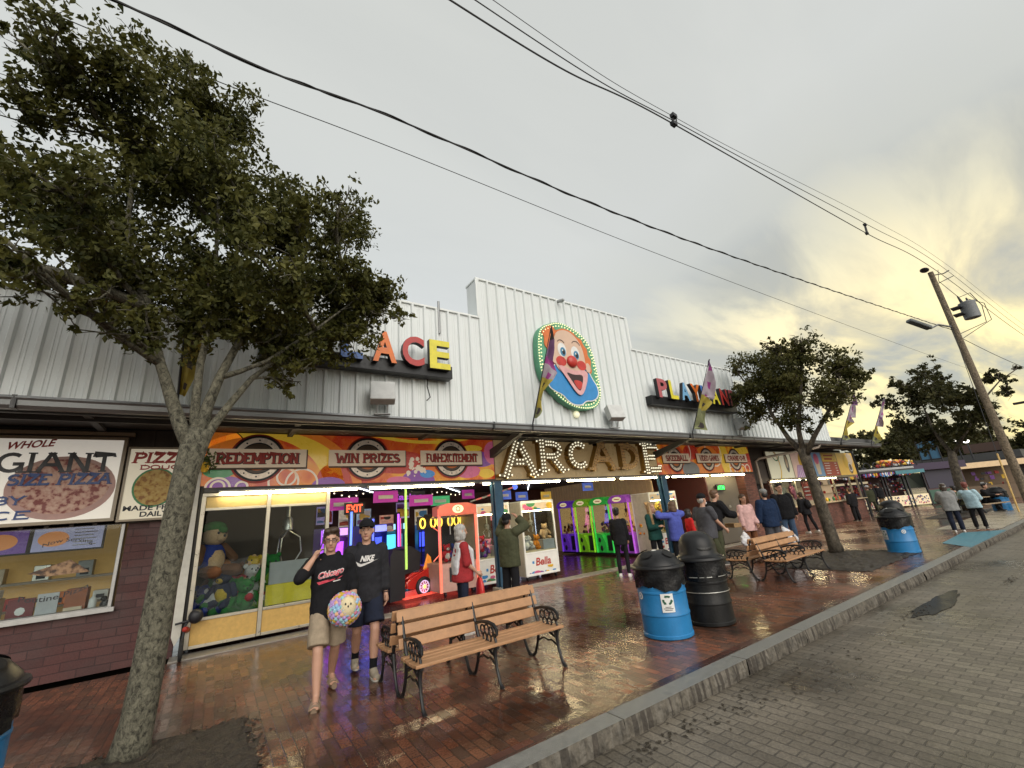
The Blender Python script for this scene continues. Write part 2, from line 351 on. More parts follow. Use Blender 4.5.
# ------------------------------------------------------------------ sky and sun
def setup_world():
    w=bpy.data.worlds.new('World'); SC.world=w; w.use_nodes=True; nt=w.node_tree; nt.nodes.clear(); L=nt.links.new; N=nt.nodes.new
    out=N('ShaderNodeOutputWorld'); tc=N('ShaderNodeTexCoord')
    sky=N('ShaderNodeTexSky'); sky.sky_type='NISHITA'; sky.sun_disc=False; sky.sun_elevation=R(32); sky.sun_rotation=R(190); sky.air_density=1; sky.dust_density=3
    b1=N('ShaderNodeBackground'); b1.inputs['Strength'].default_value=.05; L(sky.outputs[0],b1.inputs['Color'])
    nrm=N('ShaderNodeVectorMath'); nrm.operation='NORMALIZE'; L(tc.outputs['Generated'],nrm.inputs[0])
    sep=N('ShaderNodeSeparateXYZ'); L(nrm.outputs[0],sep.inputs[0])
    # cloud plane coordinates
    zz=N('ShaderNodeMath'); zz.operation='MAXIMUM'; zz.inputs[1].default_value=0.; L(sep.outputs[2],zz.inputs[0])
    za=N('ShaderNodeMath'); za.operation='ADD'; za.inputs[1].default_value=.16; L(zz.outputs[0],za.inputs[0])
    dv=N('ShaderNodeVectorMath'); dv.operation='DIVIDE'; cb=N('ShaderNodeCombineXYZ')
    for i in range(3): L(za.outputs[0],cb.inputs[i])
    L(nrm.outputs[0],dv.inputs[0]); L(cb.outputs[0],dv.inputs[1])
    mp=N('ShaderNodeMapping'); mp.inputs['Scale'].default_value=(.42,1.25,0); mp.inputs['Rotation'].default_value=(0,0,R(-28)); mp.inputs['Location'].default_value=(2.3,.7,0); L(dv.outputs[0],mp.inputs['Vector'])
    n1=N('ShaderNodeTexNoise'); n1.inputs['Scale'].default_value=2.3; n1.inputs['Detail'].default_value=9; n1.inputs['Roughness'].default_value=.55; n1.inputs['Distortion'].default_value=.5; L(mp.outputs[0],n1.inputs['Vector'])
    # glow towards the end of the street
    g=Vector((math.cos(R(4))*math.cos(R(8)),math.sin(R(4))*math.cos(R(8)),math.sin(R(8))))
    dt=N('ShaderNodeVectorMath'); dt.operation='DOT_PRODUCT'; dt.inputs[1].default_value=g; L(nrm.outputs[0],dt.inputs[0])
    ez=N('ShaderNodeMath'); ez.operation='SUBTRACT'; ez.inputs[1].default_value=.20; L(sep.outputs[2],ez.inputs[0])
    em=N('ShaderNodeMath'); em.operation='MAXIMUM'; em.inputs[1].default_value=0; L(ez.outputs[0],em.inputs[0])
    nb=N('ShaderNodeMath'); nb.operation='MULTIPLY_ADD'; nb.inputs[1].default_value=.22; nb.inputs[2].default_value=-.11; L(n1.outputs['Fac'],nb.inputs[0])
    dg0=N('ShaderNodeMath'); dg0.operation='MULTIPLY_ADD'; dg0.inputs[1].default_value=-.85; L(em.outputs[0],dg0.inputs[0]); L(dt.outputs['Value'],dg0.inputs[2])
    dg=N('ShaderNodeMath'); dg.operation='SUBTRACT'; L(dg0.outputs[0],dg.inputs[0]); L(nb.outputs[0],dg.inputs[1])
    gr=N('ShaderNodeValToRGB'); L(dg.outputs[0],gr.inputs['Fac'])
    E=gr.color_ramp.elements; E[0].position=.0; E[0].color=(.60,.60,.54,1); E[1].position=1.; E[1].color=(1.05,.86,.36,1)
    for p,c in ((.45,(.605,.60,.535)),(.64,(.55,.54,.455)),(.77,(.70,.64,.43)),(.89,(.98,.82,.42))):
        e=E.new(p); e.color=(*c,1)
    # cloud detail shows only toward the glow
    cw=N('ShaderNodeMapRange'); cw.inputs['From Min'].default_value=.62; cw.inputs['From Max'].default_value=.92; cw.inputs['To Min'].default_value=.04; cw.inputs['To Max'].default_value=.8; L(dg0.outputs[0],cw.inputs['Value'])
    cr=N('ShaderNodeMapRange'); cr.inputs['From Min'].default_value=.40; cr.inputs['From Max'].default_value=.62; cr.inputs['To Min'].default_value=.25; cr.inputs['To Max'].default_value=-1; L(n1.outputs['Fac'],cr.inputs['Value'])
    ml=N('ShaderNodeMath'); ml.operation='MULTIPLY'; L(cw.outputs[0],ml.inputs[0]); L(cr.outputs[0],ml.inputs[1])
    ng=N('ShaderNodeMath'); ng.operation='MULTIPLY'; ng.inputs[1].default_value=-1; ng.use_clamp=True; L(ml.outputs[0],ng.inputs[0])
    ps=N('ShaderNodeMath'); ps.operation='MULTIPLY_ADD'; ps.inputs[1].default_value=.55; ps.inputs[2].default_value=1; L(ml.outputs[0],ps.inputs[0])
    mx=N('ShaderNodeMix'); mx.data_type='RGBA'; L(ng.outputs[0],mx.inputs['Factor']); L(gr.outputs[0],mx.inputs['A']); mx.inputs['B'].default_value=(.34,.355,.34,1)
    vs=N('ShaderNodeVectorMath'); vs.operation='SCALE'; L(mx.outputs['Result'],vs.inputs[0])
    mxp=N('ShaderNodeMath'); mxp.operation='MAXIMUM'; mxp.inputs[1].default_value=.85; L(ps.outputs[0],mxp.inputs[0]); L(mxp.outputs[0],vs.inputs['Scale'])
    b2=N('ShaderNodeBackground'); b2.inputs['Strength'].default_value=1.04; L(vs.outputs[0],b2.inputs['Color'])
    ad=N('ShaderNodeAddShader'); L(b1.outputs[0],ad.inputs[0]); L(b2.outputs[0],ad.inputs[1]); L(ad.outputs[0],out.inputs['Surface'])
    s=bpy.data.lights.new('sun','SUN'); s.energy=2.0; s.angle=R(60); s.color=(1,.96,.9)
    o=bpy.data.objects.new('sun',s); COL.objects.link(o)
    az=R(190); el=R(32); d=Vector((math.sin(az)*math.cos(el),math.cos(az)*math.cos(el),math.sin(el)))
    o.rotation_euler=d.to_track_quat('Z','Y').to_euler(); o.location=(0,-20,20)
setup_world()
# ------------------------------------------------------------------ common materials
WHITE=M('white_sheet_metal',(.72,.75,.74),.42,.0,.06,1.2,.04,8)
DARK=M('dark_soffit',(.062,.062,.062),.6)
GUT=M('grey_gutter',(.22,.23,.235),.35,.4,.12,2)
INK_=M('cable_black',(.012,.012,.013),.55)
BLACK=M('black_metal',(.012,.012,.013),.38,.2,.3,20,.15,60)
BLUE=M('navy_post_paint',(.025,.075,.13),.42,0,.25,4,.1,20)
CONC=M('concrete',(.25,.23,.2),.45,0,.25,3,.3,30)
WOOD=M('bench_slat',(.385,.21,.105),.5,0,.18,7,.15,60)
STEEL=M('brushed_steel',(.45,.44,.40),.32,.8,.1,8)
ALU=M('aluminium_frame',(.42,.39,.32),.35,.7,.12,8)
GREYM=M('grey_paint',(.33,.34,.34),.5,0,.08,6)
GLASS=glass('window_glass')
TUBE=M('lit_tube',(1,.95,.75),.4,emit=48,ecol=(1,.82,.46))
RED=M('sign_red',(.38,.03,.02),.5); ORANGE=M('sign_orange',(.62,.15,.02),.35); YEL=M('sign_yellow',(.68,.42,.03),.35)
CREAM=M('sign_cream',(.62,.50,.36),.5,0,.08,3); NAVY=M('sign_navy',(.025,.06,.2),.5); INK=M('sign_ink',(.012,.012,.016),.5)
PURP=M('sign_purple',(.16,.05,.26),.45); PINK=M('sign_pink',(.55,.10,.22),.45); GREEN=M('sign_green',(.05,.22,.08),.5)
WHP=M('white_paint',(.72,.72,.70),.45,0,.05); SKYB=M('sign_blue',(.04,.22,.52),.45)

# ------------------------------------------------------------------ ground
def ground():
    GM=M('earth_far',(.05,.045,.03),.9,0,.3,.3)
    mb=MB(GM); mb.flat(-900,-900,1500,1500,-.24); solo(mb,'ground',kind='structure')
    RM=brick_mat('street_pavers',(.124,.107,.083),(.092,.079,.061),(.056,.048,.038),.235,.118,.009,R(90),rough=(.2,.5),bump=.6,patch=.42,wet_scale=.5,dirt=.6,spec=.5,tilt=.02)
    mb=MB(RM); mb.flat(-60,-40,140,3.33,-.155); solo(mb,'street',kind='structure')
    BM=brick_mat('wet_brick',(.175,.068,.038),(.078,.044,.031),(.032,.024,.018),.205,.103,.006,R(90),rough=(.08,.34),bump=.38,patch=.62,wet_scale=.42,dirt=.7,spec=.65,tilt=.022)
    mb=MB(BM); mb.flat(-60,3.68,140,9.94,0); solo(mb,'sidewalk',kind='structure')
    B2=brick_mat('wet_brick_border',(.085,.03,.02),(.04,.02,.015),(.02,.016,.012),.205,.103,.006,0,rough=(.07,.4),bump=.5,patch=.35,wet_scale=.6,dirt=.5,spec=.6)
    mb=MB(B2); mb.flat(-60,3.555,140,3.68,0.001); solo(mb,'sidewalk_border',kind='structure')
    FL=M('arcade_floor_coat',(.07,.022,.02),.22,0,.3,1.5,.08,20)
    mb=MB(FL); mb.flat(-12,10.38,34,24,0.0); solo(mb,'arcade_floor',kind='structure')
    mb=MB(CONC); mb.box(-.45,19.4,9.94,10.38,-.2,.022); solo(mb,'threshold_strip',kind='structure',bevel=.01)
    mb=MB(brick_mat('wet_brick_far',(.12,.04,.025),(.06,.03,.02),(.03,.02,.016),.205,.103,.006,R(90),rough=(.05,.4),bump=.4,patch=.4,wet_scale=.5)); mb.flat(34,9.94,140,40,0.0); mb.flat(19.4,9.94,34,10.38,0.0); solo(mb,'plaza_paving',kind='structure')
    # granite kerb in stones with rough split faces
    KM=M('kerb_granite',(.19,.19,.175),.4,0,.22,14,.5,120)
    KF=M('kerb_face',(.10,.088,.07),.85,0,.7,9,1.,24)
    KD=M('kerb_streak_dark',(.055,.047,.038),.9,0,.5,9,1.,24); KL=M('kerb_streak_pale',(.125,.112,.092),.85,0,.5,9,1.,24)
    x=-6.0; rnd=random.Random(4)
    mb=MB(KM)
    while x<60:
        L=rnd.uniform(1.3,2.4)
        if x>17 and x<22.5: top=.0
        else: top=.004
        dy=rnd.uniform(-.006,.006); a,b=x+.006,x+L-.006
        mb.use(KM); mb.quad((a,3.335+dy,top),(b,3.335+dy,top),(b,3.552,top),(a,3.552,top))
        # ragged front face, strips with random depth
        n=int(L/.03); prev=None
        for i in range(n+1):
            xx=a+(b-a)*i/n; d=rnd.uniform(-.02,.012); q=rnd.uniform(.03,.05)
            cur=[(xx,3.335+dy,top),(xx,3.33+dy+d*.4,top-q),(xx,3.325+dy+d,-.10),(xx,3.33+dy+d*.6,-.2)]
            if prev:
                mb.use(rnd.choice([KF,KF,KD,KL]))
                for k in range(3): mb.quad(prev[k],cur[k],cur[k+1],prev[k+1])
            prev=cur
        mb.quad((a,3.335+dy,top),(a,3.552,top),(a,3.552,-.2),(a,3.335,-.2)); mb.quad((b,3.335+dy,top),(b,3.552,top),(b,3.552,-.2),(b,3.335,-.2))
        x+=L
    solo(mb,'kerb',kind='structure')
    mb=MB(M('kerb_joint',(.02,.018,.015),.9)); mb.box(-60,140,3.36,3.55,-.22,-.01); solo(mb,'kerb_bed',kind='structure')
    # tree pits
    SOIL=M('pit_soil',(.030,.023,.016),.6,0,.75,14,1.,60)
    for nm,(x0,x1,y0,y1) in dict(a=(-1.1,.5,4.6,6.25),b=(12.1,15.9,4.15,6.3),c=(28.6,35.2,5.4,7.0)).items():
        n=26; mb=MB(SOIL); rr=random.Random(nm); V=[]
        for j in range(n+1):
            for i in range(n+1):
                e=min(i,j,n-i,n-j)
                V.append((x0+(x1-x0)*i/n+(rr.uniform(-.05,.05) if e==0 else 0),y0+(y1-y0)*j/n+(rr.uniform(-.03,.03) if e==0 else 0),.006 if e==0 else rr.uniform(.008,.05)))
        mb.add(V,[(j*(n+1)+i,j*(n+1)+i+1,(j+1)*(n+1)+i+1,(j+1)*(n+1)+i) for j in range(n) for i in range(n)])
        for q in range(420):
            sd=rr.randint(0,3); t=rr.random(); w=rr.gauss(0,.07)
            x,y=((x0+(x1-x0)*t,y0+w),(x0+(x1-x0)*t,y1+w),(x0+w,y0+(y1-y0)*t),(x1+w,y0+(y1-y0)*t))[sd]; s=rr.uniform(.008,.035); a=rr.uniform(0,6)
            mb.add([(x+s*math.cos(a+k*1.57),y+s*math.sin(a+k*1.57)*.7,.009+.012*(k==1)) for k in range(4)],[(0,1,2,3)])
        solo(mb,'tree_pit_soil',kind='structure')
    # rain puddle in the gutter of the street
    PM=M('puddle_water',(.016,.018,.022),.2,0,.1,3,spec=.03); pts=[]  # flat dark colour stands in for the puddle's dark reflection
    for i in range(36):
        a=2*PI*i/36; r=1+.12*math.sin(3*a+.6)+.07*math.sin(7*a)+.05*math.sin(11*a+2); pts.append((10.2+1.15*r*math.cos(a),2.68+.17*r*math.sin(a)))
    mb=MB(PM); cx,cy=10.2,2.68
    mb.add([(cx,cy,-.149)]+[(x,y,-.149) for x,y in pts],[(0,1+i,1+(i+1)%36) for i in range(36)]); solo(mb,'puddle',kind='structure')
    # blue painted ramp and the pale concrete apron beyond
    BP=M('blue_ramp_paint',(.07,.21,.27),.45,0,.2,5,.2,60)
    mb=MB(BP); mb.quad((16.9,3.36,.008),(22.0,3.36,.008),(21.2,4.3,.008),(17.9,4.15,.008)); solo(mb,'painted_ramp',kind='structure')
    AP=M('apron_concrete',(.30,.26,.2),.28,0,.2,2,.2,40)
    mb=MB(AP)
    for i in range(9):
        x0=22.5+i*1.9; mb.flat(x0+.02,3.57,x0+1.86,5.3,.005)
    solo(mb,'concrete_apron',kind='structure')
    # wet leaf litter along the kerb
    mb=MB(M('leaf_litter',(.03,.022,.012),.6)); rr=random.Random(11)
    for i in range(240):
        c=rr.choice([(4.6,2.95,.9,.14),(6.3,2.75,1.3,.3),(9.3,2.75,.6,.12),(12.8,2.2,.4,.06),(3.6,3.1,.8,.08)])
        x=rr.gauss(c[0],c[2]*.6); y=min(3.28,rr.gauss(c[1],c[3]*.7)); a=rr.uniform(0,6); s=rr.uniform(.012,.035)
        mb.add([(x+s*math.cos(a),y+s*math.sin(a),-.148),(x+s*.5*math.cos(a+1.6),y+s*.5*math.sin(a+1.6),-.140),(x-s*math.cos(a),y-s*math.sin(a),-.147),(x+s*.5*math.cos(a-1.6),y+s*.5*math.sin(a-1.6),-.146)],[(0,1,2,3)])
    solo(mb,'leaf_litter','damp brown leaf scraps lying along the foot of the kerb','litter',kind='stuff')
ground()

# ------------------------------------------------------------------ the arcade hall
def corrugated(mb, x0,x1,zb,zt,y):
    """vertical ribs every 0.3 m; two minor ribs between"""
    P=[]; n0=math.floor(x0/.3); n1=math.ceil(x1/.3)
    for n in range(n0,n1+1):
        b=n*.3
        for dx,d in ((-.045,0),(-.022,-.052),(.022,-.052),(.045,0),(.118,0),(.124,-.006),(.136,-.006),(.142,0),(.168,0),(.174,-.006),(.186,-.006),(.192,0)):
            x=b+dx
            if x0<=x<=x1: P.append((x,y+d))
    if not P or P[0][0]>x0: P.insert(0,(x0,y))
    if P[-1][0]<x1: P.append((x1,y))
    V=[];k=len(P); 
    for z in (zb,zt): V+=[(x,yy,z) for x,yy in P]
    mb.add(V,[(i,i+1,k+i+1,k+i) for i in range(k-1)])
def hall():
    T=thing('arcade_building','long arcade hall with a stepped white ribbed metal front above open bays','building',(7.95,10,0))
    o=(7.95,10,0); y=8.47
    steps=[(-9.2,-.95,5.65),(-.95,5.06,6.74),(5.06,10.86,7.88),(10.86,16.82,6.74),(16.82,24.85,5.65)]
    SHEET=sheet_mat()
    mb=MB(SHEET,o)
    for a,b,t in steps: corrugated(mb,a,b,3.97,t,y)
    # flat metal returns behind the steps
    for x,a,b in ((5.06,6.74,7.88),(-.95,5.65,6.74)): mb.quad((x,y,a),(x,y+.5,a),(x,y+.5,b),(x,y,b))
    for x,a,b in ((10.86,6.74,7.88),(16.82,5.65,6.74),(24.85,3.97,5.65)): mb.quad((x,y,a),(x,y+.5,a),(x,y+.5,b),(x,y,b))
    for a,b,t in steps: mb.quad((a,y+.5,3.97),(b,y+.5,3.97),(b,y+.5,t),(a,y+.5,t))
    mb.build('metal_parapet',T)
    mb=MB(BLACK,o)
    for n in range(-30,83): mb.box(n*.3-.026,n*.3+.026,8.425,8.44,3.99,4.012)  # black boxes drawn as dark dots at the open rib ends
    tag(mb.build('rib_end_dot',T),kind='stuff')
    mb=MB(GUT,o); mb.tube([(3.95,8.42,6.1),(3.95,8.42,6.95)],.03,8); mb.build('conduit',T,smooth=True)
    mb=MB(INK_,o); mb.tube([(3.62,8.40,5.0),(3.60,8.41,4.75),(3.66,8.40,4.5),(3.58,8.41,4.42)],.012,5); mb.build('loose_cable',T,smooth=True)
    mb=MB(WHITE,o)
    for a,b,t in steps: mb.box(a-.02,b+.02,y-.045,y+.52,t,t+.05)
    for x,a,b in ((5.06,6.79,7.88),(-.95,5.70,6.74),(10.86,6.79,7.88),(16.82,5.70,6.74)): mb.box(x-.03,x+.03,y-.05,y+.0,a,b)
    mb.build('parapet_capping',T,bevel=.006)
    mb=MB(GUT,o); 
    prof=[(8.45,3.99),(8.28,3.99),(8.27,3.955),(8.30,3.93),(8.31,3.86),(8.36,3.82),(8.45,3.82)]
    xs=[-9.2,-2.45,5.2,12.9,19.5,25.4,31.2]
    for a,b in zip(xs[:-1],xs[1:]):
        V=[(x,p[0],p[1]) for x in (a+.01,b-.01) for p in prof]; k=len(prof)
        mb.add(V,[(i,(i+1)%k,k+(i+1)%k,k+i) for i in range(k)]+[tuple(range(k)),tuple(range(k,2*k))])
    mb.use(BLACK)
    for x in xs[1:-1]: mb.box(x-.025,x+.025,8.275,8.46,3.815,3.997)
    mb.build('gutter',T)
    mb=MB(DARK,o); mb.box(-9.2,31.2,8.46,10.25,3.975,4.03); mb.box(-9.2,31.2,8.5,8.56,3.80,3.972); mb.box(-9.2,31.2,9.2,9.26,3.86,3.972)
    for i in range(14): mb.box(-7.9+i*3,-7.8+i*3,8.57,10.25,3.9,3.972)
    mb.build('soffit',T)
    mb=MB(M('flat_roof',(.08,.08,.08),.9),o); mb.box(-9.2,24.85,8.98,24,4.0,4.1); mb.box(24.86,31.2,8.5,17,4.04,4.25); mb.build('roof',T)
    # inside shell
    IW=M('dark_interior',(.03,.022,.02),.7); RW=M('maroon_interior',(.07,.018,.018),.6); TW=M('tan_panelling',(.34,.23,.125),.6,0,.15,3,emit=.05,ecol=(1,.7,.4))  # tan panelling carries a faint warm glow so it looks lit
    mb=MB(IW,o); mb.box(-9,24,10.42,20,3.06,3.1); mb.build('ceiling',T)
    mb=MB(RW,o); mb.box(2.1,16.75,18.2,18.3,0,3.05); mb.box(16.72,16.8,10.5,18.19,0,3.05); mb.build('back_wall',T)
    # tan ribbed partition behind the row of colour machines
    mb=MB(TW,o)
    mb.box(14.25,14.33,11.3,18.18,0,3.05)
    for i in range(34): mb.box(14.22,14.249,11.32+i*.2,11.42+i*.2,0,3.05)
    mb.build('partition_wall',T)
    mb=MB(DARK,o); mb.box(-.4,19.32,10.31,10.42,2.78,4.0); mb.build('fascia_beam',T)
    # dark brown battened siding over the food windows
    SD=M('brown_siding',(.055,.042,.034),.7,0,.3,6)
    mb=MB(SD,o); mb.box(-9.2,-.42,10.33,10.42,2.3,3.97); 
    for i in range(30):
        x=-9+i*.29
        if x<-.5: mb.box(x,x+.05,10.30,10.329,2.3,3.97)
    mb.build('siding',T)
    mb=MB(SD,o); mb.box(19.34,31.2,10.36,10.42,2.3,3.97); mb.build('siding',T)
    for x in (6.28,13.42):
        p=MB(BLUE,o); p.box(x-.13,x+.13,10.14,10.26,.14,2.78); p.box(x-.05,x+.05,10.05,10.139,.14,2.78); p.box(x-.13,x+.13,10.02,10.049,.14,2.78)
        po=p.build('post',T,bevel=.008)
        q=MB(CONC,o); q.box(x-.22,x+.24,9.98,10.32,.0,.14); q.build('post_footing',po,bevel=.02)
        q=MB(DARK,o); q.add([(x-.07,10.24,3.45),(x+.07,10.24,3.45),(x+.07,8.6,3.86),(x-.07,8.6,3.86),(x-.07,10.24,3.68),(x+.07,10.24,3.68),(x+.07,8.6,3.97),(x-.07,8.6,3.97)],[(0,1,2,3),(4,5,6,7),(0,4,7,3),(1,5,6,2),(0,1,5,4),(3,2,6,7)]); q.build('bracket',po)
    # grey panelled wall with a flush door by the cash machine, brick pier
    GW=M('greige_wall',(.12,.105,.085),.6,0,.12,3,.1,20)
    mb=MB(GW,o); mb.box(16.82,19.3,10.62,10.72,0,3.0); mb.build('side_wall',T)
    d=MB(M('greige_door',(.105,.09,.07),.5,0,.1,4),o); d.box(17.3,18.5,10.585,10.618,.02,2.15); dd=d.build('door',T,bevel=.006)
    d=MB(STEEL,o); d.ell((18.35,10.56,1.02),.035); d.box(18.2,18.34,10.565,10.584,1.4,1.5); d.build('handle',dd,smooth=True)
    PB=brick_mat('pier_brick',(.17,.06,.04),(.10,.035,.025),(.06,.05,.04),.21,.075,.008,plane='XZ',rough=(.5,.8),bump=.6)
    mb=MB(PB,o); mb.box(19.33,20.3,10.28,10.9,0,2.75); mb.box(20.31,21.5,10.5,10.6,0,1.1); mb.box(20.31,21.5,10.5,10.6,2.4,3.3); mb.build('brick_pier',T)
    mb=MB(M('dark_recess',(.012,.012,.013),.5),o); mb.box(20.31,21.5,10.61,10.66,1.1,2.4); mb.build('recess_pane',T)
    mb=MB(WHP,o); 
    for x in (20.9,): mb.box(x-.03,x+.03,10.55,10.6,2.42,3.28)
    # rain downpipe with a swan neck to the gutter
    DP=M('beige_downpipe',(.36,.30,.24),.45)
    mb=MB(DP,o); mb.tube([(23.3,8.4,3.86),(23.2,8.5,3.7),(20.75,10.1,3.42),(20.6,10.2,3.3),(20.6,10.22,.1)],.055,10); mb.build('downpipe',T,smooth=True)
def sheet_mat():
    m=M('ribbed_white',(.70,.735,.73),.38,0,.05,.8)
    nt=m.node_tree; b=nt.nodes['Principled BSDF']; L=nt.links.new
    tc=nt.nodes.new('ShaderNodeTexCoord'); mp=nt.nodes.new('ShaderNodeMapping'); mp.inputs['Scale'].default_value=(3.2,1,.16); L(tc.outputs['Object'],mp.inputs[0])
    n=nt.nodes.new('ShaderNodeTexNoise'); n.inputs['Scale'].default_value=2.2; n.inputs['Detail'].default_value=7; n.inputs['Roughness'].default_value=.7; L(mp.outputs[0],n.inputs['Vector'])
    cr=nt.nodes.new('ShaderNodeValToRGB'); cr.color_ramp.elements[0].position=.3; cr.color_ramp.elements[0].color=(.62,.65,.64,1); cr.color_ramp.elements[1].position=.5; cr.color_ramp.elements[1].color=(.675,.71,.71,1)
    L(n.outputs['Fac'],cr.inputs[0]); L(cr.outputs[0],b.inputs['Base Color'])
    return m
hall()
def fixplane(root,s):
    """bring a sign measured on the metal sheet out to its own depth in front of it"""
    for c in children(root):
        o=root.location
        for v in c.data.vertices: v.co.x=(v.co.x+o.x)*s-o.x; v.co.z=1.85+(v.co.z+o.z-1.85)*s-o.z
        for d in children(c):
            for v in d.data.vertices: v.co.x=(v.co.x+o.x)*s-o.x; v.co.z=1.85+(v.co.z+o.z-1.85)*s-o.z

# ------------------------------------------------------------------ lit tubes under the fascia
def tubes():
    spans=[(-.02,2.62),(2.84,5.62),(5.86,6.12),(6.44,8.60),(8.86,11.0),(11.26,13.2),(13.6,13.9),(14.1,16.45),(16.7,19.25)]
    names=['over the prize window','over the racing car ride','shortest stub left of the first blue post','over the gap right of the first blue post','over the middle of the lettered board','left of the second blue post','stub right of the second blue post','over the dark bay','over the grey door wall']
    for (a,b),n in zip(spans,names):
        T=thing('fluorescent_light','lit tube light under the fascia, '+n,'tube light',((a+b)/2,10.2,2.74),group='tube lights along the fascia')
        o=((a+b)/2,10.2,2.74)
        h=MB(GREYM,o); h.box(a,b,10.14,10.30,2.76,2.80); h.build('housing',T)
        t=MB(TUBE,o); t.tube([(a+.03,10.16,2.738),(b-.03,10.16,2.738)],.028,8); t.build('tube',T,smooth=True)
tubes()
# ------------------------------------------------------------------ sign helpers
def clip(P, x0,z0,x1,z1):
    for ax,lim,sg in ((0,x0,1),(0,x1,-1),(1,z0,1),(1,z1,-1)):
        Q=[]
        for i in range(len(P)):
            a,b=P[i-1],P[i]; da=(a[ax]-lim)*sg; db=(b[ax]-lim)*sg
            if (da>=0)!=(db>=0):
                t=da/(da-db); Q.append((a[0]+(b[0]-a[0])*t,a[1]+(b[1]-a[1])*t))
            if db>=0: Q.append(b)
        P=Q
        if len(P)<3: return []
    return P
def cring(mb, rect, cx,cz,r0,r1,y,sz=1.,a0=0,a1=2*PI,n=40,sx=1.):
    for i in range(n):
        A=a0+(a1-a0)*i/n; B=a0+(a1-a0)*(i+1)/n
        q=[(cx+r*math.cos(t)*sx,cz+r*math.sin(t)*sz) for r,t in ((r0,A),(r1,A),(r1,B),(r0,B))] if r0>0 else [(cx,cz)]+[(cx+r1*math.cos(t)*sx,cz+r1*math.sin(t)*sz) for t in (A,B)]
        q=clip(q,*rect)
        if q: mb.polyxz(q,y)
def frame(mb, x0,z0,x1,z1,w,y0,y1):
    mb.box(x0-w,x1+w,y0,y1,z1,z1+w); mb.box(x0-w,x1+w,y0,y1,z0-w,z0)
    mb.box(x0-w,x0,y0,y1,z0,z1); mb.box(x1,x1+w,y0,y1,z0,z1)

def mural_mat():
    m=M('mural_print',(.55,.12,.02),.28,0,.1,2,coat=.3)
    nt=m.node_tree; b=nt.nodes['Principled BSDF']; L=nt.links.new
    tc=nt.nodes.new('ShaderNodeTexCoord'); n=nt.nodes.new('ShaderNodeTexNoise'); n.inputs['Scale'].default_value=.9; n.inputs['Detail'].default_value=2; n.inputs['Distortion'].default_value=1.6; L(tc.outputs['Object'],n.inputs['Vector'])
    cr=nt.nodes.new('ShaderNodeValToRGB'); E=cr.color_ramp.elements
    E[0].position=.3; E[0].color=(.30,.018,.012,1); E[1].position=.72; E[1].color=(.68,.38,.03,1)
    for p,c in ((.42,(.45,.045,.012)),(.55,(.62,.16,.015))): e=E.new(p); e.color=(*c,1)
    L(n.outputs['Fac'],cr.inputs[0]); L(cr.outputs[0],b.inputs['Base Color']); L(cr.outputs[0],b.inputs['Emission Color']); b.inputs['Emission Strength'].default_value=.3  # the print also glows, to brighten the board under the canopy
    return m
def mg(n,c,e=.28): return M('mural_'+n,c,.3,0,.1,3,coat=.3,emit=e,ecol=c)  # mural colours with added glow, though no lamp is behind them
mR,mO,mY,mP,mK,mG,mB_,mC=mg('red',(.40,.03,.015)),mg('orange',(.62,.17,.02)),mg('yellow',(.70,.45,.04)),mg('purple',(.20,.06,.28)),mg('pink',(.55,.12,.22)),mg('green',(.05,.22,.08)),mg('blue',(.05,.22,.5)),mg('cream',(.66,.55,.42))
MUR=mural_mat(); CHROME=M('roundel_silver',(.60,.50,.40),.3,.2,.25,5,emit=.12,ecol=(.6,.5,.4)); CORE=M('roundel_core',(.10,.06,.035),.4)  # roundel silver shares the mural's brightening glow

def roundel(T,o,cx,cz,r,y):
    mb=MB(INK,o); mb.ring(cx,cz,r*.86,r*1.0,y,40)
    mb.use(RED); mb.ring(cx,cz,r*.97,r*1.04,y-.002,40)
    mb.use(CHROME); mb.ring(cx,cz,r*.66,r*.88,y-.004,40)
    mb.use(INK); mb.ring(cx,cz,r*.62,r*.67,y-.006,40)
    mb.use(CORE); mb.disc(cx,cz,r*.63,r*.63,y-.003,30)
    mb.use(ORANGE); mb.ring(cx,cz-.02*r,.0,r*.5,y-.005,20,PI,2*PI)
    mb.use(INK)
    for k in range(10):
        a=2*PI*k/10+.3; mb.disc(cx+.77*r*math.cos(a),cz+.77*r*math.sin(a),.018,.018,y-.007,8)
    mb.build('roundel',T)
def nameplate(T,o,txt,x0,z0,x1,z1,y):
    mb=MB(M('plate_edge',(.10,.07,.05),.6),o); mb.box(x0+.02,x1+.03,y+.002,y+.05,z0-.03,z1-.0)
    mb.use(M('plate_cream',(.66,.54,.40),.5,0,.08,3,emit=.14,ecol=(.9,.7,.5))); mb.box(x0,x1,y-.025,y+.0015,z0,z1)  # plate face glows a little to lift it out of the canopy shade
    p=mb.build('name_plate',T)
    l=MB(INK,o); h=z1-z0
    t=.16 if len(txt)>10 else .2
    slab_text(l,txt,(x0+h*.40+.014,z0+h*.2-.012,x1-h*.40+.014,z1-h*.2-.012),y-.0265,t)
    l.use(RED); slab_text(l,txt,(x0+h*.40,z0+h*.2,x1-h*.42,z1-h*.2),y-.034,t)
    l.build('lettering',p,fix=False)

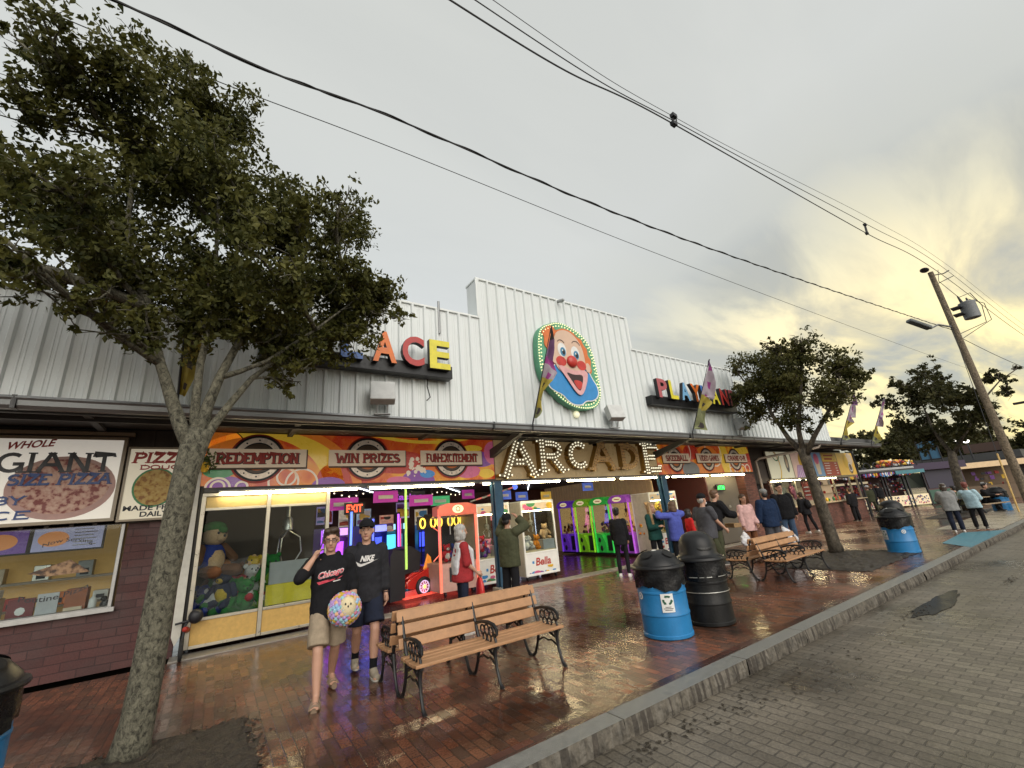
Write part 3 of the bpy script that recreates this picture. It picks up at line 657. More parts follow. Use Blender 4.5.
def mural_left():
    o=(3,10.29,2.87); y=10.29; rc=(-.33,2.87,6.36,3.965)
    T=thing('mural_sign','long orange and yellow mural board with three riveted roundels, left of the bulb lettering','sign',o,group='mural boards on the fascia')
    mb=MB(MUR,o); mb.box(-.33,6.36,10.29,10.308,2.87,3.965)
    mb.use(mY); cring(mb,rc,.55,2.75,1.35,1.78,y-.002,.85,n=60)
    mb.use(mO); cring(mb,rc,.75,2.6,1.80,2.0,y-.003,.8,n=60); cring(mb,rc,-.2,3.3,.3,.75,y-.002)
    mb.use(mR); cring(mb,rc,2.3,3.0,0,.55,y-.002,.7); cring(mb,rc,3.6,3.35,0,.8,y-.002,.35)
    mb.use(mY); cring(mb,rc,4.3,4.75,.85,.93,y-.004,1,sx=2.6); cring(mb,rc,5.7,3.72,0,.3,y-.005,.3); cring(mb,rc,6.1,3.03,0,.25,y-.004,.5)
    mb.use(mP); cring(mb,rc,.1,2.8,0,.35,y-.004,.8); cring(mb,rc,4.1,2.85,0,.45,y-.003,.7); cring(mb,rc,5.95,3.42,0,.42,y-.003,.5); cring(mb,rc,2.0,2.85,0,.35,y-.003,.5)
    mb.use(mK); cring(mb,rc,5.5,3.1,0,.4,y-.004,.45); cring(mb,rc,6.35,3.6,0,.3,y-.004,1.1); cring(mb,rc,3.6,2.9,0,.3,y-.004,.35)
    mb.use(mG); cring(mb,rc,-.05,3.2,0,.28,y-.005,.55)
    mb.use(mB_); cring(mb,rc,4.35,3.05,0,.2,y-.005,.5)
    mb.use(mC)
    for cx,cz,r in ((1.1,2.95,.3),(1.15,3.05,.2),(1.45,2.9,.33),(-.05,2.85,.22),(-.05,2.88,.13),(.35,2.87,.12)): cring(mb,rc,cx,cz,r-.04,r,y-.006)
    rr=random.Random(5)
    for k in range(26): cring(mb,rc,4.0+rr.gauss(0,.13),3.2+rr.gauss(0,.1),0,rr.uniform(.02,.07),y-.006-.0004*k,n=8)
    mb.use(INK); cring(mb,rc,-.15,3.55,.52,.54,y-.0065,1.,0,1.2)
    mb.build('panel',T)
    for cx,r in ((.59,.49),(2.84,.50),(5.03,.50)): roundel(T,o,cx,3.44,r,y-.02)
    nameplate(T,o,'REDEMPTION',-.28,3.24,1.5,3.62,10.22); nameplate(T,o,'WIN PRIZES',1.96,3.255,3.74,3.62,10.22); nameplate(T,o,'FUN.EXCITEMENT',4.14,3.265,5.92,3.63,10.22)
def mural_right():
    o=(17,10.29,2.85); y=10.29; rc=(13.56,2.85,20.3,3.98)
    T=thing('mural_sign','orange mural board with three small roundels above the dark bay, right of the bulb lettering','sign',o,group='mural boards on the fascia')
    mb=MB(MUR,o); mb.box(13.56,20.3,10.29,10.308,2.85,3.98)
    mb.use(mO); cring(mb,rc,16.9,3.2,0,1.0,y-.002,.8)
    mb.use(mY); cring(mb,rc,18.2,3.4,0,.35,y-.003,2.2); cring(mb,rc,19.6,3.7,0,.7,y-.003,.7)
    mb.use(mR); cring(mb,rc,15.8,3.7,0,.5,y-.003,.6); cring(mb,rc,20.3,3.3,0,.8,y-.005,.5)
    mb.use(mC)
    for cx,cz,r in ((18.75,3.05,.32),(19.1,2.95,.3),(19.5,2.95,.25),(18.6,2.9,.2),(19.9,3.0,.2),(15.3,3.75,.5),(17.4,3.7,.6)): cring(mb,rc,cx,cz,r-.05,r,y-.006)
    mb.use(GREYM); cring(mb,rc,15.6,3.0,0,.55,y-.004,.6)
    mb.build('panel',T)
    for cx,r in ((14.66,.48),(16.85,.48),(18.98,.48)): roundel(T,o,cx,3.4,r,y-.02)
    nameplate(T,o,'SKEEBALL',13.83,3.27,15.5,3.63,10.22); nameplate(T,o,'VIDEO GAMES',16.02,3.27,17.72,3.64,10.22); nameplate(T,o,'CRANE-O-R',18.12,3.28,19.85,3.63,10.22)
mural_left(); mural_right()

def bulb_sign():
    o=(9.95,10.29,2.85)
    T=thing('bulb_sign','tan board with big slab capitals studded with round bulbs, two letters unlit','sign',o)
    BD=M('tan_board',(.40,.30,.17),.3,.1,.12,1.5,emit=.10,ecol=(.9,.62,.28))  # golden light put into the board as a faint glow
    mb=MB(BD,o); mb.box(6.39,13.53,10.29,10.308,2.85,3.97); mb.build('backboard',T)
    EDGE=M('letter_side_gold',(.30,.17,.03),.5); FACE=M('letter_face_lit',(.16,.12,.065),.5,emit=.03,ecol=(.9,.75,.45))
    BON=M('bulb_lit',(1,.96,.8),.3,emit=.95,ecol=(1,.93,.70)); BOFF=M('bulb_unlit',(.60,.44,.27),.3)
    boxes=[('A',6.52,7.72,2.90,3.97),('R',7.78,8.86,3.03,3.97),('C',9.0,9.82,3.08,3.97),('A',9.94,11.1,3.05,3.94),('D',11.36,12.3,3.05,3.94),('E',12.5,13.45,2.90,3.98)]
    for i,(c,x0,x1,z0,z1) in enumerate(boxes):
        st=[]; tmp=MB(FACE,o); slab_text(tmp,c,(x0,z0,x1,z1),10.0,.20,True,0,None,st)
        mb=MB(EDGE,o)
        for k,(ci,Q,t) in enumerate(st):    # channel sides: each stroke as a thick slab
            for a,b in zip(Q[:-1],Q[1:]):
                dx,dz=b[0]-a[0],b[1]-a[1]; l=math.hypot(dx,dz)
                if l<1e-6: continue
                nx,nz=-dz/l*t/2,dx/l*t/2; f=10.085-.0006*k
                P=[(a[0]+nx,a[1]+nz),(b[0]+nx,b[1]+nz),(b[0]-nx,b[1]-nz),(a[0]-nx,a[1]-nz)]
                mb.add([(x,yy,z) for yy in (f,10.288) for x,z in P],[(0,1,5,4),(1,2,6,5),(2,3,7,6),(3,0,4,7)])
        lit = i not in (3,4)
        L=mb.build('letter',T,label=None if lit else ('unlit letter A' if i==3 else 'unlit letter D'))
        mf=MB(FACE if lit else M('letter_face_tan',(.46,.28,.11),.5,emit=.07,ecol=(.8,.5,.2)),o); slab_text(mf,c,(x0,z0,x1,z1),10.082,.20); mf.build('letter_face',L)  # tan faces of unlit letters glow faintly against the soffit shade
        bb=MB(BON if lit else BOFF,o); pts=[]
        for ci,Q,t in st:
            for a,b in zip(Q[:-1],Q[1:]):
                dx,dz=b[0]-a[0],b[1]-a[1]; l=math.hypot(dx,dz)
                if l<.01: continue
                n=max(1,int(round(l/.10))); 
                for s in range(n+1):
                    for q in ((-.27,.27) if t>.12 else (0,)):
                        p=(a[0]+dx*s/n-dz/l*t*q,a[1]+dz*s/n+dx/l*t*q)
                        if all((p[0]-u)**2+(p[1]-w)**2>.085**2 for u,w in pts): pts.append(p)
        for x,z in pts: bb.ell((x,10.058,z),(.026,.03,.026),6,4)
        tag(bb.build('bulb_lighting',L,smooth=True),kind='stuff')
bulb_sign()

# ------------------------------------------------------------------ letters on the metal front
def channel_sign(name,label,txt,cols,x0,pitch,z0,z1,bx0,bx1,bz0,bz1):
    o=((bx0+bx1)/2,8.3,bz0)
    T=thing(name,label,'sign',o)
    mb=MB(BLACK,o); mb.box(bx0,bx1,8.17,8.42,bz0,bz1); mb.build('raceway',T,bevel=.01)
    for i,(c,cl) in enumerate(zip(txt,cols)):
        mb=MB(None,o); a=x0+pitch*i
        w=.68 if c=='L' else .9 if c=='Y' else .8
        add_text(mb,c,(a,z0,a+pitch*w,z1),8.155,cl,INK,.13,.03)
        mb.build('letter',T,fix=False)
    fixplane(T,8.17/8.47)
cR=M('letter_red',(.40,.035,.03),.35); cB=M('letter_blue',(.05,.14,.42),.35); cO=M('letter_orange',(.68,.16,.02),.35); cY=M('letter_yellow',(.68,.60,.05),.35); cL=M('letter_light_blue',(.16,.36,.58),.35); cP=M('letter_rose',(.40,.10,.11),.4)
channel_sign('channel_letter_sign','row of raised coloured letters half hidden behind the big street tree','PALACE',[cR,cY,cB,cO,cR,cY],.47,.635,5.17,5.87,.35,4.27,5.02,5.32)
channel_sign('channel_letter_sign','row of raised mixed colour letters on the metal front right of the clown face','PLAYLAND',[cP,cY,cL,cO,cB,cY,cR,cP],11.72,.62,5.16,5.82,11.5,16.7,4.96,5.26)

def clown():
    o=(8.0,8.4,4.55)
    T=thing('clown_face_sign','cut-out sign of a laughing clown face with red nose and blue ruff, ringed by bulbs','sign',o)
    # outline from the board: (X,Z)
    cx=8.02; OUT=[(7.42,7.05),(7.68,7.16),(8.0,7.16),(8.3,7.08),(8.62,6.95),(8.88,6.72),(9.04,6.4),(9.1,6.0),(9.13,5.6),(9.16,5.2),(9.1,4.9),(8.9,4.66),(8.6,4.56),(8.25,4.55),(7.9,4.6),(7.55,4.78),(7.25,5.02),(7.02,5.3),(6.92,5.6),(6.9,5.95),(6.92,6.3),(6.97,6.65),(7.12,6.92)]
    def sm(P,k=3):
        for _ in range(k):
            Q=[]
            for i in range(len(P)):
                a,b=P[i],P[(i+1)%len(P)]; Q+=[(a[0]*.75+b[0]*.25,a[1]*.75+b[1]*.25),(a[0]*.25+b[0]*.75,a[1]*.25+b[1]*.75)]
            P=Q
        return P
    G=M('clown_board_green',(.10,.32,.19),.5); OR=M('clown_hair',(.62,.16,.04),.5); SK=M('clown_face_paint',(.62,.44,.33),.45,0,.05); BL=M('clown_ruff',(.035,.24,.55),.4,0,.1); WH=M('clown_white',(.72,.72,.70),.45); RD=M('clown_red',(.50,.04,.03),.35); PK=M('clown_lip',(.66,.36,.36),.4); DK=M('clown_mouth',(.035,.015,.015),.5); IR=M('clown_iris',(.06,.22,.36),.4)
    S=sm(OUT,2); mb=MB(G,o); mb.prism(S,8.22,8.42); board=mb.build('backboard',T)
    y=8.215
    def layer(name,m,P,dy,par=T,k=2,pr=.0):
        b=MB(m,o)
        if pr: b.prism(sm(P,k),y-dy-pr,y-dy)
        else: b.fan(sm(P,k),y-dy)
        return b.build(name,par)
    hair=[(7.32,6.95),(7.55,7.02),(7.62,6.85),(7.85,6.98),(8.1,6.98),(8.32,6.92),(8.45,6.78),(8.62,6.75),(8.68,6.55),(8.82,6.45),(8.78,6.25),(8.92,6.1),(8.85,5.9),(8.9,5.75),(8.76,5.6),(7.45,5.75),(7.28,5.9),(7.3,6.2),(7.14,6.35),(7.2,6.6),(7.08,6.75),(7.25,6.85)]
    layer('hair',OR,hair,0,pr=.02)
    ruff=[(7.4,5.75),(7.22,5.55),(7.1,5.3),(7.18,5.08),(7.42,4.98),(7.62,4.92),(7.78,4.75),(8.0,4.66),(8.28,4.68),(8.45,4.82),(8.68,4.82),(8.9,4.92),(9.0,5.1),(8.95,5.32),(8.82,5.48),(8.72,5.7),(8.4,5.9),(7.8,5.95)]
    rw=[(8.04+(x-8.04)*1.045,5.25+(z-5.25)*1.06) for x,z in ruff]
    r=layer('ruff',WH,rw,.024,pr=.015); layer('ruff_face',BL,ruff,.043,r)
    face=[(7.5,6.6),(7.62,6.82),(7.9,6.92),(8.15,6.88),(8.38,6.72),(8.55,6.45),(8.6,6.15),(8.6,5.85),(8.5,5.6),(8.2,5.5),(7.8,5.5),(7.5,5.65),(7.42,5.9),(7.42,6.3)]
    f=layer('face',SK,face,.05,pr=.02)
    b=MB(SK,o); b.disc(7.44,5.95,.11,.15,y-.074); b.build('ear',f); b=MB(SK,o); b.disc(8.68,5.82,.1,.15,y-.074); b.build('ear',f)
    b=MB(WH,o)
    for ex,ez in ((7.74,6.26),(8.24,6.22)): b.disc(ex,ez,.16,.22,y-.076)
    b.use(IR)
    for ex,ez in ((7.77,6.2),(8.27,6.16)): b.disc(ex,ez,.105,.14,y-.079)
    b.use(INK)
    for ex,ez in ((7.79,6.19),(8.29,6.15)): b.disc(ex,ez,.055,.08,y-.082)
    b.use(WH)
    for ex,ez in ((7.75,6.24),(8.25,6.2)): b.disc(ex,ez,.022,.03,y-.085,8)
    b.use(DK)
    b.ring(7.72,6.42,.13,.15,y-.08,14,R(25),R(150)); b.ring(8.3,6.44,.16,.18,y-.08,14,R(20),R(150))
    b.build('eyes',f)
    b=MB(RD,o); b.disc(7.66,5.9,.19,.15,y-.078); b.build('cheek',f); b=MB(RD,o); b.disc(8.43,5.86,.18,.15,y-.078); b.build('cheek',f)
    lip=[(7.5,5.72),(7.62,5.78),(7.85,5.7),(8.05,5.66),(8.28,5.68),(8.5,5.72),(8.62,5.66),(8.6,5.5),(8.5,5.25),(8.35,5.0),(8.2,4.92),(8.05,5.02),(7.88,5.25),(7.7,5.5)]
    lp=layer('lips',PK,lip,.083,f,pr=.008)
    layer('mouth',DK,[(7.76,5.6),(8.05,5.52),(8.42,5.58),(8.38,5.35),(8.27,5.1),(8.2,5.06),(8.1,5.14),(7.92,5.38)],.093,f)
    layer('tongue',RD,[(8.0,5.36),(8.18,5.38),(8.36,5.33),(8.3,5.17),(8.2,5.08),(8.1,5.17)],.096,f)
    b=MB(RD,o); b.ell((8.05,y-.1,5.93),(.19,.1,.18),16,10); b.build('nose',f,smooth=True)
    bl=MB(M('clown_bulb',(.9,.85,.5),.3,emit=.7,ecol=(1,.95,.55)),o); n=len(S)
    acc=0
    for row,(sc_,stp) in enumerate(((.965,.085),(.90,.115))):
        P=[(8.03+(x-8.03)*sc_,5.86+(z-5.86)*(sc_+.005)) for x,z in S]; d=0
        for i in range(n):
            a,b=P[i],P[(i+1)%n]; l=math.hypot(b[0]-a[0],b[1]-a[1])
            while d<l: bl.ell((a[0]+(b[0]-a[0])*d/l,y-.012,a[1]+(b[1]-a[1])*d/l),.023,6,4); d+=stp
            d-=l
    tag(bl.build('bulb_lighting',board,smooth=True),kind='stuff')
    fixplane(T,8.215/8.47)
clown()
m=MB(M('sconce_glass',(.75,.72,.55),.3,emit=.5,ecol=(1,.95,.6)),(7.98,8.4,4.37)); m.ell((7.98,8.40,4.37),(.1,.07,.1),14,8); solo(m,'wall_light','small round cream wall light directly under the clown face','light',loc=(7.98,8.4,4.37),smooth=True)
m=MB(GREYM,(7.85,8.35,7.8)); m.cap((7.85,8.2,7.78),(7.85,8.42,7.84),.05,.05); m.tube([(7.85,8.42,7.84),(7.85,8.5,7.95)],.02); solo(m,'security_camera','small camera fixed to the top edge of the highest parapet','camera',loc=(7.85,8.35,7.8),smooth=True)

# ------------------------------------------------------------------ flood lights, flag poles
def floods():
    for x,z,n in ((2.55,4.4,'beneath the left row of raised letters'),(9.25,4.37,'right of the clown face'),(16.1,4.33,'under the right row of raised letters')):
        T=thing('floodlight','white box floodlight on the gutter, '+n,'floodlight',(x,8.25,4.0),R(-14),'floodlights along the gutter')
        mb=MB(M('flood_case',(.50,.51,.50),.45),(0,0,0)); mb.xf=Matrix.Translation((0,-.12,.42))@Matrix.Rotation(R(-20),4,'X'); mb.box(-.24,.24,-.11,.11,-.22,.22)
        h=mb.build('housing',T,bevel=.02)
        g=MB(M('flood_glass',(.30,.31,.30),.15),(0,0,0)); g.xf=mb.xf; g.box(-.21,.21,.111,.118,-.19,.19); g.build('lens',h)
        k=MB(GREYM); k.tube([(-.1,0,0),(-.1,-.08,.2)],.018); k.tube([(.1,0,0),(.1,-.08,.2)],.018); k.box(-.16,.16,-.05,.05,0,.02); k.build('bracket',T)
floods()
FP=M('flag_purple',(.20,.10,.22),.7,0,.15); FY=M('flag_yellow',(.42,.34,.06),.7,0,.2); FW=M('flag_lilac',(.42,.36,.42),.7,0,.15); FK=M('flag_magenta',(.34,.06,.26),.7); FD=M('flag_dark',(.06,.05,.05),.7); FG=M('flag_grey_green',(.22,.24,.12),.7,0,.2)
def flags():
    data=[(6.31,2.45,.06,'striped narrow feather flag leaning beside the clown face',[(0,.05,FG),(.12,.16,FY),(.3,.12,FY),(.45,.28,FW),(.6,.42,FK),(.68,.2,FP),(.85,.14,FD),(1,.02,FD)]),
          (12.99,2.5,.1,'purple and yellow tiered feather flag in front of the right row of letters',[(0,.1,FG),(.08,.62,FG),(.27,.40,FG),(.3,.35,FY),(.47,.55,FY),(.5,.3,FW),(.56,.7,FW),(.75,.45,FW),(.9,.2,FP),(1,.02,FD)]),
          (25.4,2.5,.0,'pale lilac tiered feather flag on the gutter nearest the middle tree',[(0,.3,FG),(.1,.6,FY),(.25,.25,FY),(.4,.55,FW),(.5,.25,FW),(.6,.75,FW),(.75,.3,FP),(.78,.55,FP),(1,.02,FP)]),
          (29.5,2.5,.0,'tiered feather flag at the far end of the gutter with its point highest',[(0,.55,FG),(.12,.75,FY),(.35,.2,FW),(.42,.75,FW),(.55,.3,FP),(.6,.3,FW),(.7,.55,FW),(1,.02,FP)]),
          (-.7,2.4,.0,'yellow and black feather flag seen behind the big street tree',[(0,.08,FY),(.2,.2,FY),(.4,.22,FD),(.55,.18,FW),(.8,.25,FY),(1,.02,FD)])]
    for x,L,_,lab,secs in data:
        T=thing('feather_flag',lab,'flag',(x,8.24,4.0),0,'feather flags along the gutter')
        dirv=Vector((0,-.46,.89)); tip=dirv*L
        p=MB(INK); p.tube([(0,.02,-.2),(0,0,0),tuple(tip)],[.018,.018,.008],8); p.build('pole',T,smooth=True)
        mb=MB(FP); rr=random.Random(int(x*10)); N=40; K=6
        def width(t):
            for (a,wa,_),(b,wb,_) in zip(secs[:-1],secs[1:]):
                if a<=t<=b: return wa+(wb-wa)*(t-a)/(b-a)
            return .02
        V=[]
        for i in range(N+1):
            t=i/N; w=width(t)
            for j in range(K+1):
                u=j/K; q=dirv*(L*(.06+.94*t))
                V.append((w*u+.012, q.y+.07*math.sin(t*17+u*4+x)*u+.03*math.sin(u*9+t*5), q.z-.34*u*w-.05*u*math.sin(t*13)))
        b0=len(mb.v); mb.v.extend(V)
        for i in range(N):
            t=(i+.5)/N; m=[s for s in secs if s[0]<=t][-1][2]
            for j in range(K):
                u=(j+.5)/K; mm=m
                if m in (FW,FG) and .3<u<.75 and (i%8) in (2,3,4): mm=FK if m is FW else FD
                elif m is FY and .35<u<.7 and (i%6) in (2,3): mm=FD
                mb.use(mm); mb.f.append(tuple(b0+k for k in (i*(K+1)+j,i*(K+1)+j+1,(i+1)*(K+1)+j+1,(i+1)*(K+1)+j))); mb.mi.append(mb.m)
        mb.build('cloth',T,smooth=True)
flags()

# ------------------------------------------------------------------ food window on the left
def pizza_mat(name,c1,c2,c3):
    m=M(name,c1,.6); nt=m.node_tree; b=nt.nodes['Principled BSDF']; L=nt.links.new
    tc=nt.nodes.new('ShaderNodeTexCoord'); v=nt.nodes.new('ShaderNodeTexNoise'); v.inputs['Scale'].default_value=13; v.inputs['Detail'].default_value=3; L(tc.outputs['Object'],v.inputs['Vector'])
    cr=nt.nodes.new('ShaderNodeValToRGB'); E=cr.color_ramp.elements; E[0].position=.4; E[0].color=(*c2,1); E[1].position=.62; E[1].color=(*c3,1); e=E.new(.47); e.color=(*c1,1)
    L(v.outputs['Fac'],cr.inputs[0]); L(cr.outputs[0],b.inputs['Base Color']); return m
def left_shop():
    WB=brick_mat('maroon_block',(.085,.030,.027),(.060,.023,.022),(.042,.018,.018),.40,.13,.008,plane='XZ',rough=(.5,.75),bump=.6,patch=.2,wet_scale=1.5,dirt=.4)
    o=(-3,10.4,0)
    T=thing('pizza_shop','maroon painted block shop front with a wide serving window','shop',o)
    w=MB(WB,o); w.box(-9,-.42,10.38,10.55,0,.93); w.box(-1.30,-.42,10.38,10.55,.93,2.34); w.box(-9,-6.9,10.38,10.55,.93,2.34); w.build('wall',T)
    f=MB(M('window_frame_grey',(.40,.40,.39),.4,.3,.15,10),o); frame(f,-6.8,.98,-1.38,2.30,.05,10.33,10.6); f.box(-3.05,-3.0,10.36,10.42,.98,2.3); f.box(-6.9,-1.28,10.26,10.329,.90,.97); wf=f.build('window',T,bevel=.006)
    g=MB(GLASS,o); g.box(-6.8,-1.381,10.385,10.39,.981,2.299); g.build('pane',wf)
    # lettering on the glass
    l=MB(INK,o); add_text(l,'Now Serving',(-2.32,1.98,-1.72,2.06),10.378,INK,None,0,.01,0,.07); add_text(l,'Poutine Pizza',(-2.45,1.22,-1.66,1.30),10.378,INK,None,0,.01,0,-.08,.12)
    l.use(pizza_mat('slice_print',(.16,.09,.05),(.05,.03,.02),(.35,.22,.12))); l.polyxz([(-2.42,1.62),(-1.95,1.78),(-1.68,1.56),(-2.2,1.55)],10.377); l.build('window_lettering',wf,fix=False)
    i=MB(M('kitchen_yellow',(.48,.28,.085),.6,emit=.12,ecol=(1,.62,.2)),o); i.box(-6.8,-.9,12.2,12.3,0,3.0); i.box(-1.0,-.9,10.6,12.19,0,3.0); i.use(M('kitchen_dark',(.04,.03,.02),.7)); i.box(-6.8,-3.4,12.15,12.195,1.5,1.95); i.box(-1.6,-1.05,12.1,12.19,.6,1.6); i.use(GREYM); i.box(-1.62,-1.1,12.1,12.19,1.62,2.3); i.build('kitchen_wall',T)  # kitchen lighting put into the yellow wall as faint emission
    c=MB(STEEL,o); c.box(-6.8,-1.4,10.62,11.1,.80,.90); c.build('counter',T)
    for x0,x1,z0,z1,m in ((-3.3,-2.72,1.95,2.35,'a'),(-2.66,-1.75,1.95,2.4,'b')):
        T2=thing('menu_screen','glowing menu screen '+('showing orange fries' if m=='a' else 'showing a pizza and a price list')+' behind the serving window','screen',((x0+x1)/2,11.3,z0))
        s=MB(INK,((x0+x1)/2,11.3,z0)); s.box(x0-.03,x1+.03,11.3,11.35,z0-.03,z1+.03); s.build('casing',T2)
        s=MB(M('screen_'+m,(.2,.2,.4),.3,emit=.35,ecol=(.45,.45,.65)) if m=='b' else M('screen_'+m,(.1,.04,.2),.3,emit=.25,ecol=(.25,.1,.5)),((x0+x1)/2,11.3,z0)); s.rect(x0,z0,x1,z1,11.298)
        s.use(M('screen_food',(.5,.2,.06),.4,emit=.4,ecol=(.8,.3,.1))); s.disc(x0+.26,z0+.2,.2,.13,11.296)
        if m=='b':
            s.use(WHP)
            for k in range(6): s.rect(x0+.52,z0+.06+k*.055,x1-.08-.05*(k%2),z0+.075+k*.055,11.295)
        s.build('display',T2)
    r4=random.Random(14)
    for k in range(14):
        x=-5.2+.29*k; sh=(.0,.45)[k%2]; h=r4.uniform(.14,.32); m=MB([WHP,CREAM,RED,STEEL,ORANGE,GREYM][k%6],(x,12.0,1.0+sh)); m.box(x-.11,x+.11,11.9,12.1,1.0+sh,1.0+sh+h); m.use(INK); m.rect(x-.06,1.03+sh,x+.06,1.03+sh+h*.4,11.897)
        solo(m,'kitchen_box','small food box on the shelves at the back of the pizza shop','box','boxes on the pizza shop shelves',loc=(x,12.0,1.0+sh),bevel=.008)
    m=MB(M('kitchen_shelf',(.25,.2,.14),.5),(-3.3,12.0,.98)); m.box(-5.6,-1.1,11.85,12.14,.96,.998); m.box(-5.6,-1.1,11.85,12.14,1.41,1.448); m.box(-5.64,-5.6,11.85,12.14,0,1.9); m.box(-1.1,-1.06,11.85,12.09,0,.96); solo(m,'kitchen_shelf','two tier shelf rack along the back of the pizza shop','shelf',loc=(-3.3,12.0,.98))
    # things on the counter behind the glass
    def onc(nm,lab,cat,mb,x,y): mb.o=(x,y,.9); return solo(mb,nm,lab,cat,loc=(x,y,.9))
    m=MB(M('clear_tub',(.45,.42,.4),.2)); m.box(-3.05,-2.72,10.66,10.9,.9,1.28); m.use(WHP); m.box(-3.02,-2.75,10.68,10.88,1.285,1.4); onc('cutlery_box','clear plastic box topped by a white carton at the left of the serving window','box',m,-2.9,10.78)
    m=MB(M('maroon_card',(.16,.02,.025),.5)); m.box(-2.62,-2.32,10.66,10.7,.9,1.24); m.use(WHP); m.disc(-2.47,1.06,.06,.06,10.657,8); onc('notice_card','dark red card with a white emblem leaning inside the serving window','card',m,-2.47,10.68)
    m=MB(M('pale_card',(.5,.5,.52),.5)); m.box(-2.30,-2.05,10.66,10.69,.9,1.28); onc('notice_card','blank pale grey card leaning inside the serving window','card',m,-2.2,10.68)
    m=MB(M('amber_crate',(.32,.08,.02),.4)); m.box(-1.98,-1.72,10.70,10.95,.9,1.3); m.use(CREAM); m.box(-1.97,-1.75,10.66,10.69,.9,1.02); onc('sauce_crate','orange brown crate of sauces inside the serving window','crate',m,-1.85,10.8)
    m=MB(WHP); m.lathe([(.05,0),(.055,.14),(.05,.2),(.018,.24),(.012,.31)],(-1.63,10.72,.9),12); onc('squeeze_bottle','white squeeze bottle on the serving counter','bottle',m,-1.63,10.72)
    m=MB(INK); m.ell((-1.48,10.8,.98),(.07,.06,.08),10,6); m.ell((-1.5,10.8,1.08),(.05,.05,.04),10,6); onc('napkin_holder','small black napkin holder at the right end of the serving counter','holder',m,-1.48,10.8)
    # the two boards above
    B=(-2.3,10.3,2.35)
    S=thing('pizza_sign','large white board with a whole pizza picture over the serving window','sign',B)
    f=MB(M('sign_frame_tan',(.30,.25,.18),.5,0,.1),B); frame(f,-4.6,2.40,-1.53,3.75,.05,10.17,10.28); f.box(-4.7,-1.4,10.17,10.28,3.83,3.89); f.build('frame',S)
    p=MB(M('sign_face_white',(.66,.63,.55),.4,0,.06,2,emit=.30,ecol=(1,.94,.84)),B); p.box(-4.6,-1.53,10.2,10.27,2.40,3.75); p.build('face',S)  # glow put into the white face to brighten the board
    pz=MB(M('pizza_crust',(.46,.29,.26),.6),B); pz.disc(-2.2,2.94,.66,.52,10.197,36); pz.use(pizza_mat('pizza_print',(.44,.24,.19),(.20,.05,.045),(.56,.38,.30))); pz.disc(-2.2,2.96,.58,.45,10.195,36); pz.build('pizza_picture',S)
    l=MB(RED,B); add_text(l,'WHOLE',(-2.97,3.56,-2.42,3.69),10.193,RED,None,0,.03,.25,0,.12)
    l.use(INK); slab_text(l,'GIANT',(-3.02,3.19,-1.60,3.52),10.192,.17)
    l.use(NAVY); slab_text(l,'SIZE PIZZA',(-2.86,2.98,-1.62,3.17),10.185,.19,slant=.15); slab_text(l,'BUY BY',(-3.6,2.68,-2.60,2.82),10.185,.2,slant=.1); slab_text(l,'SLICE',(-3.4,2.45,-2.50,2.59),10.185,.2,slant=.1)
    l.build('lettering',S,fix=False)
    B=(-.9,10.3,2.3); S=thing('pizza_sign','narrow cream board with a round pizza picture, half hidden behind the street tree','sign',B)
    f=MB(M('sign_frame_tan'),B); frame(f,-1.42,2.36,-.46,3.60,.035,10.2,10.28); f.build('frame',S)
    p=MB(M('sign_face_cream',(.60,.54,.40),.4,0,.06,2,emit=.24,ecol=(1,.92,.72)),B); p.box(-1.42,-.46,10.22,10.27,2.36,3.60); p.build('face',S)  # cream face is brightened by a glow in its colour too
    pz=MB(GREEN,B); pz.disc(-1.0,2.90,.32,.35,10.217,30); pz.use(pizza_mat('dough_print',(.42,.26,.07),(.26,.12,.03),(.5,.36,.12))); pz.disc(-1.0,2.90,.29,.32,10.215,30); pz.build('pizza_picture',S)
    l=MB(RED,B); slab_text(l,'PIZZA',(-1.38,3.34,-.52,3.54),10.215,.22,slant=.15); slab_text(l,'DOUGH',(-1.26,3.22,-.52,3.31),10.215,.24)
    add_text(l,'MADE FRESH',(-1.39,2.50,-.52,2.59),10.215,INK,None,0,.03); add_text(l,'DAILY',(-1.15,2.39,-.75,2.48),10.213,INK,None,0,.03); l.build('lettering',S,fix=False)
    # corner board, black drain pipe, hanging basket
    m=MB(M('corner_board_white',(.55,.54,.48),.5,0,.15),(-.38,10.3,0)); m.prism([(-.46,.35),(-.40,.2),(-.33,.35),(-.33,3.3),(-.46,3.3)],10.2,10.36); solo(m,'corner_board','tall white corner board rounded at the foot between the shop and the prize window','board',loc=(-.38,10.3,0))
    T=thing('hanging_basket','small yellow pot of trailing green leaves hung beside the street tree','plant pot',(-.29,10.1,3.15))
    q=(-.29,10.1,3.15); m=MB(YEL,q); m.lathe([(.05,0),(.09,.16),(.095,.17)],(-.29,10.1,3.15),12); m.build('pot',T,smooth=True)
    m=MB(M('pot_leaves',(.08,.11,.025),.6,0,.5,20),q); rr=random.Random(2)
    for k in range(160):
        c=Vector((-.29+rr.gauss(0,.09),10.1+rr.gauss(0,.09),3.36+rr.gauss(0,.1))); a=Vector((rr.gauss(0,1),rr.gauss(0,1),rr.gauss(0,1))).normalized()*.045; b=Vector((rr.gauss(0,1),rr.gauss(0,1),rr.gauss(0,1))).normalized()*.03
        m.add([c-a,c+b,c+a,c-b],[(0,1,2,3)])
    m.build('foliage',T,fix=False)
left_shop()
